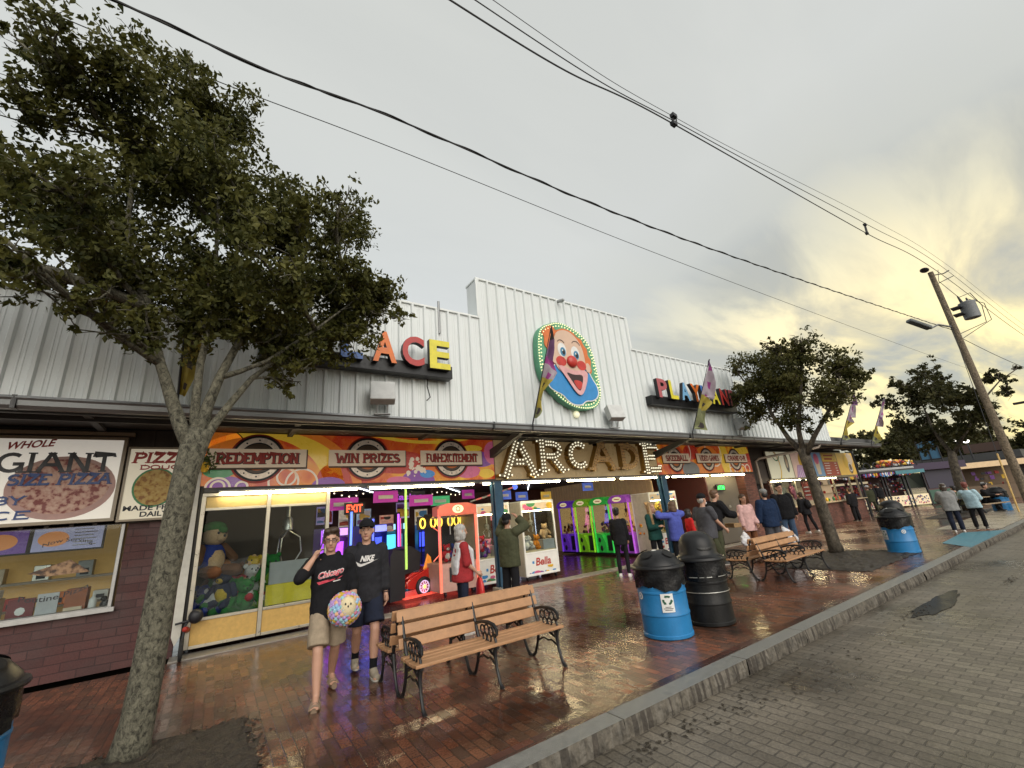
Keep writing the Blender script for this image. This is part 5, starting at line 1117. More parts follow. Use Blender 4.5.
    m.build('bulb_lighting',T); m=MB(INK); m.tube([(-1.6+.22*k,-.4+.09*k,.02-.12*math.sin(k*.5)**2) for k in range(26)],.006,4); m.build('cable',T)
    T=thing('prize_wheel_stand','maroon carnival frame with curved rails in the dark right bay','arcade ride',(15.3,12.3,0)); m=MB(M('rail_maroon',(.16,.03,.025),.4))
    for k in range(3): m.tube([(-1.0,.3*k,.2),(-1.0,.3*k,2.6)],.05); m.tube([(-1+1.9*math.sin(PI*i/24),.3*k,.9+1.7*math.cos(PI*i/24)) for i in range(13)],.035)
    m.tube([(.9,0,.1),(.9,.6,2.8)],.06); m.build('frame',T,smooth=True); m=MB(ECY)
    for k in range(3): m.box(.1+.28*k,.3+.28*k,-.05,-.03,1.75,1.98)
    m.build('number_card',T)
cabinets()

# ------------------------------------------------------------------ benches
def bench_mesh():
    """double-width slatted bench with three cast frames, facing -Y, centred on X, front legs at y=0"""
    A=thing('park_bench','x','bench',(0,0,0)); W=1.0
    for k,(y,z) in enumerate(((-.02,.435),(.075,.425),(.17,.425),(.265,.43),(.36,.435))):
        s=MB(WOOD); s.box(-W,W,y-.042,y+.042,z-.017,z+.017); s.build('slat',A,bevel=.008)
    for k in range(3):
        t=.12+.135*k; y=.415+.11*t/.4; z=.44+t
        s=MB(WOOD); c=Matrix.Translation((0,y+.02,z))@Matrix.Rotation(R(-15),4,'X'); s.xf=c; s.box(-W,W,-.014,.014,-.055,.055); s.build('back_slat',A,bevel=.008)
    for x in (-.93,0,.93):
        f=MB(BLACK); r=.02
        def T_(P,rad=r): f.tube([(x,y,z) for y,z in P],rad,8)
        T_([(.0,.40),(.02,.3),(.0,.18),(-.05,.05),(-.09,.015)],[.026,.022,.018,.019,.024]); T_([(.40,.40),(.42,.3),(.45,.18),(.52,.05),(.57,.015)],[.026,.022,.018,.019,.024])
        T_([(-.05,.405),(.4,.405)],.018); T_([(.38,.40),(.43,.5),(.5,.68),(.545,.82),(.575,.845)],[.024,.022,.02,.022,.028])
        # arm with scroll
        T_([(.45,.60),(.3,.635),(.14,.645),(.02,.63),(-.04,.59),(-.045,.54),(-.01,.515),(.03,.535)],[.018,.02,.022,.024,.022,.018,.016,.014]); T_([(-.02,.41),(-.01,.47),(.03,.53)],.016)
        for cy,cz,rr_ in ((.09,.55,.05),(.19,.56,.055),(.29,.55,.05),(.14,.475,.045),(.24,.475,.045)):
            T_([(cy+rr_*math.cos(2*PI*i/10),cz+rr_*math.sin(2*PI*i/10)) for i in range(11)],.011)
        T_([(.02,.30),(.12,.33),(.2,.37),(.2,.395)],.012); T_([(.41,.30),(.31,.33),(.22,.37)],.012); T_([(.03,.22),(.13,.27),(.21,.25),(.3,.27),(.42,.22)],.011)
        for cy,cz in ((.08,.355),(.34,.355)): T_([(cy+.03*math.cos(2*PI*i/8),cz+.03*math.sin(2*PI*i/8)) for i in range(9)],.010)
        for y in (-.09,.57): f.ell((x,y,.016),(.03,.04,.016),8,5)
        f.build('frame',A,smooth=True)
    return A
def benches():
    A=bench_mesh(); A.location=(2.86,4.88,0); tag(A,'wooden slatted bench with black cast frames in the foreground, facing the kerb','bench','slatted benches with cast iron frames')
    for loc,rz,lab in (((2.84,6.07,0),PI,'wooden slatted bench back to back with the foreground one, facing the arcade'),((11.22,5.02,0),R(2),'wooden slatted bench by the middle street tree, facing the kerb'),((11.15,6.22,0),PI+R(2),'wooden slatted bench by the middle street tree, facing the arcade')):
        c=copy_tree(A); c.location=loc; c.rotation_euler=(0,0,rz); tag(c,lab)
    for c in COL.objects:
        if c.name.startswith('park_bench') and c.location.x>9:
            c.scale=(1.06,1,1)
benches()

# ------------------------------------------------------------------ bins
def bag_mb(m,r,z0,z1,seed):
    rr=random.Random(seed); n=40; V=[];K=7
    ph=[rr.uniform(0,6) for _ in range(6)]
    for k in range(K):
        for j in range(n):
            a=2*PI*j/n; t=k/(K-1); rad=r+.012+.012*math.sin(a*9+ph[0]+t*3)*t+.010*math.sin(a*17+ph[1])*t+.006*math.sin(a*5+7*t+ph[2]) ; z=z0+(z1-z0)*t+(.035*math.sin(a*3+ph[3])+.012*math.sin(a*11+ph[4]) if k==K-1 else .004*math.sin(a*13))
            V.append((rad*math.cos(a),rad*math.sin(a),z))
    F=[(k*n+j,k*n+(j+1)%n,(k+1)*n+(j+1)%n,(k+1)*n+j) for k in range(K-1) for j in range(n)]
    m.add(V,F)
BB=M('barrel_blue',(.014,.17,.40),.38,0,.16,3,.1,30); BK=M('barrel_black',(.010,.010,.010),.42,0,.3,6,.15,30,spec=.25); LID=M('lid_plastic',(.012,.012,.013),.36,0,.25,8,.1,80,spec=.3); BAG=M('bin_bag',(.006,.006,.007),.25,0,.2,10,.3,25,spec=.3)
def barrel(label, loc, rz=0, col='blue', dome='flat', sticker=True, H=.93, Rr=.345, cx=-.40):
    T=thing('trash_barrel',label,'trash barrel',loc,rz,'drum barrels used as bins')
    b=MB(BB if col=='blue' else BK); r=Rr
    b.lathe([(r*.97,0),(r*1.03,.015),(r*1.03,.05),(r,.06),(r*1.0,.29),(r*1.025,.30),(r*1.025,.32),(r,.335),(r*1.0,.58),(r*1.02,.59),(r*1.02,.61),(r,.62),(r*.985,H-.03),(r*1.02,H-.02),(r*1.02,H)],(0,0,0),40); bo=b.build('drum',T,smooth=True,angle=30)
    g=MB(BAG); bag_mb(g,r*1.02,H+.01,H-.27,int(loc[0]*7)); g.build('bin_bag',T,smooth=True,fix=False)
    l=MB(LID); r2=r*1.13
    if dome=='flat':
        l.lathe([(r2,H-.02),(r2+.01,H+.0),(r2,H+.025),(r*1.02,H+.035),(r*.98,H+.07),(r*.72,H+.17),(r*.4,H+.225),(r*.12,H+.24),(.005,H+.242)],(0,0,0),40); lo=l.build('lid',T,smooth=True,angle=35)
        for k in range(4):
            a=PI/4+k*PI/2; h=MB(M('hole_dark',(.004,.004,.004),.7)); c=(r*.66*math.cos(a),r*.66*math.sin(a),H+.186)
            n=Vector((math.cos(a)*.55,math.sin(a)*.55,.83)); q=n.to_track_quat('Z','Y').to_matrix(); h.ell(c,(.10,.083,.009),18,4,q); h.build('opening',lo,smooth=True)
        h=MB(WHP); h.ell((-.02,-.08,H+.232),(.04,.022,.006),12,4,Euler((R(12),0,0))); h.build('label_patch',lo,smooth=True)
    else:
        l.lathe([(r2,H-.02),(r2+.01,H),(r2,H+.03),(r*1.0,H+.035),(r*.90,H+.06),(r*.84,H+.09),(r*.83,H+.2),(r*.76,H+.29),(r*.60,H+.365),(r*.36,H+.41),(r*.14,H+.425),(.005,H+.427)],(0,0,0),40); lo=l.build('lid',T,smooth=True,angle=35)
        h=MB(M('flap_dark',(.012,.012,.012),.3)); h.ell((.0,-r*.66,H+.2),(.15,.05,.11),18,8,Euler((R(-22),0,0))); h.build('flap',lo,smooth=True)
        g=MB(BK if col!='blue' else BAG); g.use(STEEL); g.tube([(r*1.04*math.cos(2*PI*i/30),r*1.04*math.sin(2*PI*i/30),.47) for i in range(31)],.007,5,False); g.tube([(r*1.05*math.cos(2*PI*i/30),r*1.05*math.sin(2*PI*i/30),.69) for i in range(31)],.006,5,False); g.build('hoop',T,smooth=True)
    if sticker:
        def onr(mb,x0,z0,x1,z1,off,m,n=6):
            mb.use(m); V=[]
            for i in range(n+1):
                x=x0+(x1-x0)*i/n; a=-PI/2+x/(r+.0); V+=[((r*1.026+off)*math.cos(a),(r*1.026+off)*math.sin(a),z0),((r*1.026+off)*math.cos(a),(r*1.026+off)*math.sin(a),z1)]
            mb.add(V,[(2*i,2*i+2,2*i+3,2*i+1) for i in range(n)])
        s=MB(WHP); onr(s,-.075,.36,.095,.6,.002,WHP); sg=M('recycle_green',(.015,.09,.05),.5)
        s.use(sg)
        for k in range(3):     # chasing arrows
            a0=PI/2+k*2*PI/3
            for (t0,t1,w0,w1) in ((-.75,.25,.026,.026),(.25,.75,.045,.0)):
                for i in range(5):
                    ta=t0+(t1-t0)*i/5; tb=t0+(t1-t0)*(i+1)/5; V=[]
                    for t,ww in ((ta,w0+(w1-w0)*i/5),(tb,w0+(w1-w0)*(i+1)/5)):
                        A=a0+t
                        for rr_ in (.05-ww*.5,.05+ww*.5):
                            x=.01+rr_*math.cos(A)*1.1; z=.515+rr_*math.sin(A); an=-PI/2+x/r; V.append(((r*1.026+.004)*math.cos(an),(r*1.026+.004)*math.sin(an),z))
                    s.add(V,[(0,1,3,2)])
        s.use(INK)
        for z,x0,x1 in ((.425,-.03,.05),(.405,-.055,.075),(.385,-.04,.06)): onr(s,x0,z,x1,z+.008,.004,INK)
        s.build('recycling_sticker',bo,fix=False)
        s=MB(WHP); s.use(WHP)
        for rr_,m,off in ((.05,WHP,.002),(.03,BB,.004),(.018,WHP,.006)):
            s.use(m); V=[]
            for i in range(18):
                x=cx+rr_*math.cos(2*PI*i/18); z=.56+rr_*math.sin(2*PI*i/18); A=-PI/2+x/r; V.append(((r*1.026+off)*math.cos(A),(r*1.026+off)*math.sin(A),z))
            s.poly(V)
        s.build('round_sticker',bo,fix=False)
    return T
barrel('bright blue drum bin with white recycling sticker, beside the near black bin',(5.68,4.66,0),R(-43))
barrel('black drum bin with a tall domed lid, right beside the near blue bin',(6.62,4.56,0),R(-30),'black','dome',False,.93,.345)
barrel('blue drum bin with black lid at the corner of the pizza shop, bottom left',(-1.50,5.42,0),R(10),'blue','flat',False)
barrel('blue drum bin with round white sticker, past the benches near the kerb',(15.65,4.45,0),R(-132),cx=.47)
barrel('black drum bin with a domed lid behind the far blue bin',(16.35,4.62,0),0,'black','dome',False)
barrel('blue drum bin with black lid and bag at the foot of the utility pole',(33.1,4.9,0),R(30),'blue','flat',False)
# ------------------------------------------------------------------ trees
def bark_mat(name,c1,c2,sc=9):
    m=M(name,c1,.9,0,.2,5,.9,30); nt=m.node_tree; b=nt.nodes['Principled BSDF']; L=nt.links.new
    tc=nt.nodes.new('ShaderNodeTexCoord'); mp=nt.nodes.new('ShaderNodeMapping'); mp.inputs['Scale'].default_value=(1,1,.7); L(tc.outputs['Object'],mp.inputs[0])
    n=nt.nodes.new('ShaderNodeTexNoise'); n.inputs['Scale'].default_value=sc; n.inputs['Detail'].default_value=8; n.inputs['Roughness'].default_value=.75; n.inputs['Distortion'].default_value=.6; L(mp.outputs[0],n.inputs['Vector'])
    cr=nt.nodes.new('ShaderNodeValToRGB'); E=cr.color_ramp.elements; E[0].position=.38; E[0].color=(*c2,1); E[1].position=.66; E[1].color=(*[min(1,v*1.9) for v in c1],1); e=E.new(.5); e.color=(*c1,1)
    L(n.outputs['Fac'],cr.inputs[0]); L(cr.outputs[0],b.inputs['Base Color'])
    bp=nt.nodes.new('ShaderNodeBump'); bp.inputs['Strength'].default_value=1.; bp.inputs['Distance'].default_value=.03; L(n.outputs['Fac'],bp.inputs['Height']); L(bp.outputs['Normal'],b.inputs['Normal'])
    return m
BARK=bark_mat('bark_grey',(.120,.112,.080),(.022,.020,.013),26); BARK2=bark_mat('bark_brown',(.075,.062,.045),(.022,.018,.014))
def leaf_mat(name,c,c2):
    m=bpy.data.materials.new(name); m.use_nodes=True; nt=m.node_tree; L=nt.links.new; b=nt.nodes['Principled BSDF']
    tc=nt.nodes.new('ShaderNodeTexCoord'); n=nt.nodes.new('ShaderNodeTexNoise'); n.inputs['Scale'].default_value=2.2; n.inputs['Detail'].default_value=6; L(tc.outputs['Object'],n.inputs['Vector'])
    n.inputs['Roughness'].default_value=.8
    cr=nt.nodes.new('ShaderNodeValToRGB'); cr.color_ramp.elements[0].position=.35; cr.color_ramp.elements[0].color=(*c,1); cr.color_ramp.elements[1].position=.68; cr.color_ramp.elements[1].color=(*c2,1)
    L(n.outputs['Fac'],cr.inputs[0]); L(cr.outputs[0],b.inputs['Base Color']); b.inputs['Roughness'].default_value=.6; b.inputs['Specular IOR Level'].default_value=.22
    t=nt.nodes.new('ShaderNodeBsdfTranslucent'); L(cr.outputs[0],t.inputs['Color']); mx=nt.nodes.new('ShaderNodeMixShader'); mx.inputs[0].default_value=.28
    L(b.outputs[0],mx.inputs[1]); L(t.outputs[0],mx.inputs[2]); L(mx.outputs[0],nt.nodes['Material Output'].inputs['Surface'])
    return m
LEAF=leaf_mat('leaf_green',(.026,.036,.009),(.140,.132,.030)); LEAF2=leaf_mat('leaf_dark',(.030,.038,.011),(.120,.108,.028)); LEAF3=leaf_mat('leaf_far',(.026,.032,.011),(.085,.075,.024))
def leaves_mesh(name, C, size, mat, rng):
    """C: (n,3) leaf centres -> one mesh of folded kite leaves"""
    n=len(C); d=rng.normal(size=(n,3)); d[:,2]-=.5; d/=np.linalg.norm(d,axis=1)[:,None]
    u=rng.normal(size=(n,3)); u-=d*(u*d).sum(1)[:,None]; u/=np.linalg.norm(u,axis=1)[:,None]; w=np.cross(d,u)
    s=(size*rng.uniform(.65,1.3,n))[:,None]
    V=np.stack([C-d*s*.55, C+u*s*.30+w*s*.10-d*s*.08, C+d*s*.62, C-u*s*.30+w*s*.10-d*s*.08],1).reshape(-1,3)
    me=bpy.data.meshes.new(name); me.vertices.add(4*n); me.vertices.foreach_set('co',V.astype(np.float32).ravel())
    idx=np.arange(n)*4; F=np.stack([idx,idx+1,idx+2,idx,idx+2,idx+3],1).ravel()
    me.loops.add(6*n); me.loops.foreach_set('vertex_index',F.astype(np.int32)); me.polygons.add(2*n)
    me.polygons.foreach_set('loop_start',(np.arange(2*n)*3).astype(np.int32))
    me.materials.append(mat); me.update(calc_edges=True); me.validate(); return me
def wig(a,b,n,amp,rr,sag=0.):
    a=Vector(a); b=Vector(b); P=[]; L=(b-a).length
    o1=Vector((rr.gauss(0,1),rr.gauss(0,1),rr.gauss(0,.6)))*amp*L; o2=Vector((rr.gauss(0,1),rr.gauss(0,1),rr.gauss(0,.6)))*amp*L*.6
    for i in range(n+1):
        t=i/n; P.append(a.lerp(b,t)+o1*math.sin(PI*t)+o2*math.sin(2*PI*t)+Vector((0,0,sag*L*math.sin(PI*t))))
    return P
def tree(name,label,trunk,limbs,blobs,dens,leaf,bark,lmat,seed,group,trunk_r,twig=.016,nsub=9,shell=.5):
    """trunk: path of points; limbs: list of (path, r0) from the fork; blobs: crown masses (x,y,z,r)"""
    rr=random.Random(seed); rng=np.random.default_rng(seed); o=tuple(trunk[0])
    T=thing(name,label,'tree',o,0,group)
    m=MB(bark,o); m.tube(trunk,trunk_r,14)
    ends=[]
    nodes=[Vector(p) for p in trunk[-2:]]
    for P,r0 in limbs:
        n=len(P); m.tube(P,[r0*(1-.75*i/(n-1)) for i in range(n)],10); nodes+= [Vector(p) for p in P[1:]]
    C=[]
    for (x,y,z,r) in blobs:
        c=Vector((x,y,z)); best=min(nodes,key=lambda q:(q-c).length+max(0,q.z-c.z)*1.5)
        P=wig(best,c,6,.07,rr,.03); L=(c-best).length; r0=max(twig*1.2,.022*L+.008)
        m.tube(P,[r0*(1-.6*i/6) for i in range(7)],7); loc=P[2:]
        for k in range(nsub):
            d=Vector((rr.gauss(0,1),rr.gauss(0,1),rr.gauss(.1,.8))).normalized(); e=c+d*r*rr.uniform(.55,1.02); st=rr.choice(loc)
            Q=wig(st,e,4,.1,rr,.03); m.tube(Q,[twig*.8,twig*.7,twig*.55,twig*.4,twig*.25],5,False)
            for q in Q[1:]: ends.append((q,r))
            for _ in range(3):
                f=Q[rr.randint(2,4)]; g=f+Vector((rr.gauss(0,1),rr.gauss(0,1),rr.gauss(0,.8)))*r*.22; m.tube([f,f.lerp(g,.5)+Vector((0,0,.02*r)),g],[twig*.4,twig*.3,twig*.18],4,False); ends.append((g,r))
        n=int(dens*r**2.2)
        # leaves in small clusters hung on the twigs
        tips=[q for q,_ in ends[-nsub*7:]]
        k=max(3,n//12)
        for _ in range(k):
            q=rr.choice(tips); cc=np.array(q)+rng.normal(size=3)*r*.13; C.append(cc+rng.normal(size=(12,3))*r*.085*np.array([1,1,.8]))
    m.build('trunk',T,smooth=True,fix=False,angle=180)
    C=np.concatenate(C)-np.array(o)
    me=leaves_mesh('crown',C,leaf,lmat,rng); c=bpy.data.objects.new('crown',me); COL.objects.link(c); c.parent=T
    return T
T1=[(-2.01,5.57,7.27,.63),(-2.46,6.31,7.02,.48),(-1.63,5.89,7.25,.75),(-1.08,6.45,8.29,.70),(-.35,6.5,7.96,.70),(-1.6,5.16,5.29,.60),(-1.8,5.03,4.56,.38),(-1.3,7.01,6.9,1.0),(-.14,5.62,5.96,.8),(.56,5.56,5.94,.6),(1.54,7.39,7.34,.66),(1.72,6.13,5.5,.5),(.93,7.01,5.77,.86),(-.15,6.14,5.05,.8),(-1.15,6.53,5.3,.8),(-1.26,5.36,4.25,.3),(.65,6.52,4.53,.5),(1.37,7.08,5.24,.6),(-.41,6.26,4.5,.5),(-2.86,6.78,8.53,.22),(-1.13,6.61,9.14,.36),(.99,5.15,6.14,.33),(-3.07,6.82,6.57,.66),(-2.59,6.42,4.95,.48),(-.86,5.72,6.69,.7),(.23,5.07,4.85,.6),(-3.9,6.2,6.4,.8),(-3.5,6.8,5.4,.7),(-.2,7.2,7.0,.8),(1.25,6.4,4.7,.5),(.75,6.2,4.05,.36),(1.85,6.2,5.15,.4),(.45,6.9,4.6,.5),(2.0,6.5,5.6,.38),(1.2,5.8,5.5,.55),(-.9,6.0,4.35,.4),(-1.6,6.3,5.0,.5),(-.5,6.9,5.6,.7),(.75,6.2,4.4,.42),(1.0,6.6,4.75,.5),(.42,6.0,4.6,.42),(.62,6.3,3.9,.24),(1.5,6.3,4.9,.42),(.1,6.4,4.55,.32),(1.9,6.4,5.45,.35),(-1.9,6.9,6.0,.8),(.5,6.4,6.6,.6)]
b=(-.62,6.0,0)
tree('street_tree','big leafy street tree with a thick lichen grey trunk in front of the pizza shop',
     [(-.47,6.1,0),(-.465,6.1,.1),(-.44,6.1,.3),(-.42,6.1,.8),(-.405,6.1,1.4),(-.37,6.1,2.1),(-.345,6.1,2.6),(-.31,6.12,2.9),(-.26,6.15,3.12)],
     [([(-.32,6.12,2.88),(-.46,6.16,3.18),(-.60,6.18,3.55),(-.74,6.2,3.93),(-.98,6.3,4.7),(-1.3,6.3,5.7),(-1.4,6.4,7.0)],.085),
      ([(-.30,6.15,2.95),(-.35,6.2,3.4),(-.36,6.2,3.99),(-.3,6.3,4.8),(-.4,6.4,6.1),(-.5,6.5,7.6)],.06),
      ([(-.27,6.15,2.98),(-.23,6.2,3.45),(-.14,6.2,3.85),(.05,6.3,4.5),(.4,6.5,5.4),(.9,6.8,6.4)],.075),
      ([(-.26,6.15,2.92),(-.14,6.18,3.22),(0,6.2,3.5),(.2,6.2,3.85),(.6,6.3,4.35),(1.15,6.5,4.95)],.062),
      ([(-.14,6.2,3.83),(.06,6.1,3.9),(.35,6.0,4.05),(.9,6.0,4.6),(1.5,6.1,5.3)],.04)],
     T1,5000,.074,BARK,LEAF,5,'street trees along the sidewalk',[.175,.155,.14,.135,.130,.128,.122,.135,.13],.017,10)
T2=[(16.0,6.74,6.29,1.0),(15.14,5.28,6.01,.85),(15.68,4.67,5.35,.82),(16.03,4.32,5.08,.5),(15.67,7.5,5.53,.82),(16.13,6.43,5.07,1.15),(14.97,4.98,4.35,.75),(15.86,7.3,4.55,.75),(15.08,5.83,4.1,.6),(16.16,7.93,6.43,.4),(16.03,8.28,5.39,.42),(14.31,5.76,6.49,.28),(14.4,4.25,4.5,.5),(14.58,4.96,6.31,.28),(15.3,5.8,5.4,.9)]
tree('street_tree','middle street tree with a slim dark trunk and rounded crown beside the benches',
     [(15.3,5.92,0),(15.28,5.93,.3),(15.2,5.94,1.4),(15.1,5.95,2.6),(15.05,5.95,3.1)],
     [([(15.06,5.95,2.9),(15.15,6.3,3.5),(15.4,6.7,4.4),(15.8,7.0,5.4)],.10),([(15.05,5.95,3.0),(15.05,5.9,3.7),(15.2,5.6,4.8),(15.4,5.4,5.8)],.09),([(15.06,5.95,2.8),(15.0,5.5,3.4),(15.0,4.9,4.1),(15.3,4.5,5.0)],.09)],
     T2,2600,.10,BARK2,LEAF2,8,'street trees along the sidewalk',[.21,.17,.155,.145,.14],.02,9)
T3=[(36.33,6.3,8.3,.85),(33.68,6.89,7.35,.8),(34.63,6.47,6.37,1.35),(33.01,5.16,6.0,1.0),(34.04,8.17,6.6,.6),(33.43,4.26,5.96,.85),(33.25,4.14,4.97,.85),(34.43,3.29,6.79,.62),(34.42,5.42,4.6,1.2),(36.02,7.93,5.23,1.3),(34.91,6.96,4.2,1.2),(36.14,4.52,4.48,.6),(35.78,2.65,7.26,.25),(36.45,3.48,6.17,.5),(35.2,5.6,7.4,.6)]
tree('street_tree','farthest street tree with an open crown against the yellow sky, behind the utility pole',
     [(34.0,6.3,0),(34.0,6.3,1.2),(34.05,6.2,2.6),(34.1,6.1,3.2)],
     [([(34.1,6.1,3.0),(34.6,6.6,4.4),(34.9,6.7,6.2)],.12),([(34.1,6.1,3.0),(34.0,5.2,4.2),(34.0,4.2,5.6),(34.6,3.3,6.6)],.11)],
     T3,900,.19,BARK2,LEAF3,11,'street trees along the sidewalk',[.26,.22,.2,.18],.03,8)
def bgtree(label,bl,seed):
    xs=[b for b in bl]; x=sum(b[0] for b in xs)/len(xs); y=sum(b[1] for b in xs)/len(xs); zt=max(b[2] for b in xs)
    tree('background_tree',label,[(x,y,0),(x,y,1.5),(x+.1,y,zt*.5)],[([(x+.1,y,zt*.45),(x,y,zt*.9)],.2)],bl,240,.42,BARK2,LEAF3,seed,'dark trees beyond the far stalls',[.35,.3,.2],.05,6)
bgtree('dark tree above the roof of the far game stall, left in the distance',[(67.0,18.8,7.1,2.2),(64,17,4.9,2.2),(68.2,16.2,6.6,2.5),(68.8,21,4.7,1.8),(66,14.2,4,2.2),(65,20,3,2.5)],21)
bgtree('dark tree behind the farthest street tree, in the middle distance',[(74.4,16.8,4.9,2.6),(72.4,14,4.8,2.6),(73.3,14.4,7.1,2.2),(73,11.5,4.2,2.6),(74,18,7.2,2.4)],22)
bgtree('dark spreading tree at the right edge in the distance',[(83.3,13.6,5.2,2.8),(87,12.5,4.3,2.8),(85.4,10.7,4.9,2.8),(83.7,9,3.9,2.6),(82.4,7.2,4.2,2.6)],23)
bgtree('dark distant tree beyond the right edge stalls',[(92,4.5,4.3,3),(90,1.5,4.0,3),(94,-1,4.2,3)],24)
def hills():
    m=MB(M('far_woodland',(.018,.022,.014),.95,0,.4,.15)); rr=random.Random(3); n=80; V=[]
    for i in range(n+1):
        y=-60+230*i/n; V+=[(150+rr.uniform(-2,2),y,-.3),(152,y,4.5+2*math.sin(i*.35)+rr.uniform(-.8,.8)),(170,y,3)]
    m.add(V,[(3*i+k,3*i+k+1,3*i+k+4,3*i+k+3) for i in range(n) for k in range(2)]); solo(m,'hills',kind='structure')
hills()

# ------------------------------------------------------------------ utility pole and overhead lines
def pole():
    PW=bark_mat('pole_wood',(.16,.125,.085),(.07,.055,.04),14); q=(32.9,3.9,0)
    T=thing('utility_pole','tall leaning looking wooden utility pole carrying a transformer and street lamp','utility pole',q)
    m=MB(PW,q); m.tube([(32.9,3.9,-.2),(32.9,3.9,6),(32.9,3.9,13.2)],[.185,.165,.125],14); m.build('shaft',T,smooth=True)
    t=MB(M('transformer_grey',(.20,.21,.22),.5),q); c=(33.6,3.15,10.1); t.lathe([(.02,-.02),(.33,0),(.34,.05),(.34,.85),(.36,.9),(.36,.94),(.15,1.02),(.02,1.03)],c,20); tr=t.build('transformer',T,smooth=True,angle=40)
    k=MB(INK,q); k.tube([(33.45,3.3,11.1),(33.4,3.35,11.5)],[.07,.03],8); k.tube([(33.75,3.1,11.1),(33.75,3.1,11.35)],[.06,.03],8); k.build('bushing',tr)
    k=MB(INK,q); k.box(32.9,33.5,3.35,3.75,10.35,10.42); k.box(32.9,33.5,3.35,3.75,10.75,10.82); k.tube([(33.4,3.35,11.4),(33.9,2.9,11.6),(34.2,2.7,10.8),(34.1,2.8,9.8),(33.0,3.8,9.3)],.02,6); k.tube([(33.75,3.1,11.3),(34.3,2.6,10.9),(34.3,2.6,9.9),(33.0,3.8,9.0)],.018,6); k.tube([(33.4,3.35,11.5),(33.1,3.75,12.6),(33.2,3.6,13.3)],.015,5); k.build('jumper_cable',T)
    a=MB(M('lamp_arm_grey',(.15,.155,.16),.5),q); a.tube([(32.85,3.95,9.75),(32.2,4.35,9.95),(31.6,4.6,9.7)],[.05,.045,.04],8); ar=a.build('lamp_arm',T,smooth=True)
    h=MB(M('lamp_head_grey',(.10,.11,.11),.5),q); h.xf=Matrix.Translation((31.1,4.85,9.95))@Matrix.Rotation(R(-28),4,'Z')@Matrix.Rotation(R(24),4,'Y'); h.box(-.7,.55,-.16,.16,-.09,.09); h.build('lamp_head',ar,bevel=.05)
    b=MB(INK,q); b.tube([(32.9,3.9,13.0),(33.6,3.5,13.1),(34.0,3.3,13.3)],.03); b.tube([(32.9,3.9,12.4),(34.0,3.2,12.9)],.02); b.ell((32.6,4.05,13.35),(.4,.2,.1)); b.box(34.4,34.7,2.7,3.2,5.2,5.3); b.build('bracket',T)
    g=MB(M('guard_yellow',(.55,.36,.12),.5),(30.9,4.1,0)); g.tube([(31.2,4.15,0.02),(31.62,4.12,2.75)],.035,8); g.use(INK); g.tube([(31.62,4.12,2.75),(32.85,3.95,10.3)],.014,5); solo(g,'guy_wire','steel guy wire with a yellow guard sleeve slanting down beside the utility pole','cable',loc=(30.9,4.1,0),smooth=True)
    def wire(name,lab,P,r,grp=None,tw=False):
        P=[Vector(p) for p in P]; Q=[]
        for i in range(len(P)-1):       # Catmull-Rom
            p0=P[max(i-1,0)]; p1=P[i]; p2=P[i+1]; p3=P[min(i+2,len(P)-1)]
            for k in range(24):
                t=k/24; Q.append(.5*((2*p1)+(p2-p0)*t+(2*p0-5*p1+4*p2-p3)*t*t+(3*p1-p0-3*p2+p3)*t**3))
        Q.append(P[-1]); m=MB(M('cable_black',(.012,.012,.013),.55),tuple(P[0])); m.tube(Q,r,6)
        if tw:
            L=0; W=[]
            for i,qq in enumerate(Q):
                nxt=Q[min(i+1,len(Q)-1)]; n=max(1,int((nxt-qq).length/.09))
                for k in range(n):
                    c=qq.lerp(nxt,k/n); L+=.09; a=L*5.5; W.append(c+Vector((0,math.cos(a),math.sin(a)))*r*1.3)
            m.tube(W,r*.75,5)
        solo(m,name,lab,'cable',grp,loc=tuple(P[0]),smooth=True)
    g='overhead lines'
    wire('service_cable','thick twisted black cable from the top left of the sky to the pole lamp arm',[(-14,4.75,8.4),(-1.49,4.75,7.55),(1.71,4.75,7.66),(9.56,4.75,8.02),(30.5,4.6,9.98),(32.8,4.0,9.6)],.0145,g,True)
    wire('telephone_wire','thin single wire sagging below the thick twisted cable',[(-14,6.2,9.2),(-2.71,6.2,8.6),(2.43,6.2,8.68),(12.07,6.2,8.83),(35.5,6.2,9.64),(60,6,10.5)],.0075,g)
    wire('power_line','lower and thicker line of the spaced pair crossing the upper right sky',[(-14,3.9,9.9),(2.21,3.9,9.52),(7.9,3.9,10.3),(21.85,3.9,12.07),(33.2,3.75,13.45),(57,2.95,13.0),(95,2,15)],.016,g)
    wire('power_line','upper line of the spaced pair crossing the upper right sky',[(-14,3.9,10.5),(2.68,3.9,9.93),(9.21,3.9,10.62),(22,3.8,12.5),(33.6,3.5,13.65),(57,2.85,13.5),(95,1.9,15.6)],.011,g)
    wire('power_line','thinnest line just above the spaced pair in the upper right sky',[(-14,3.9,10.9),(2.35,3.85,10.15),(8.9,3.9,10.72),(22,3.6,12.62),(33.6,3.3,13.7),(57,2.6,13.7),(95,1.6,15.9)],.0065,g)
    wire('power_line','single line leaving the pole toward the right below the transformer',[(33,3.85,9.1),(45,3.0,8.6),(75,1.5,9.3)],.016,g)
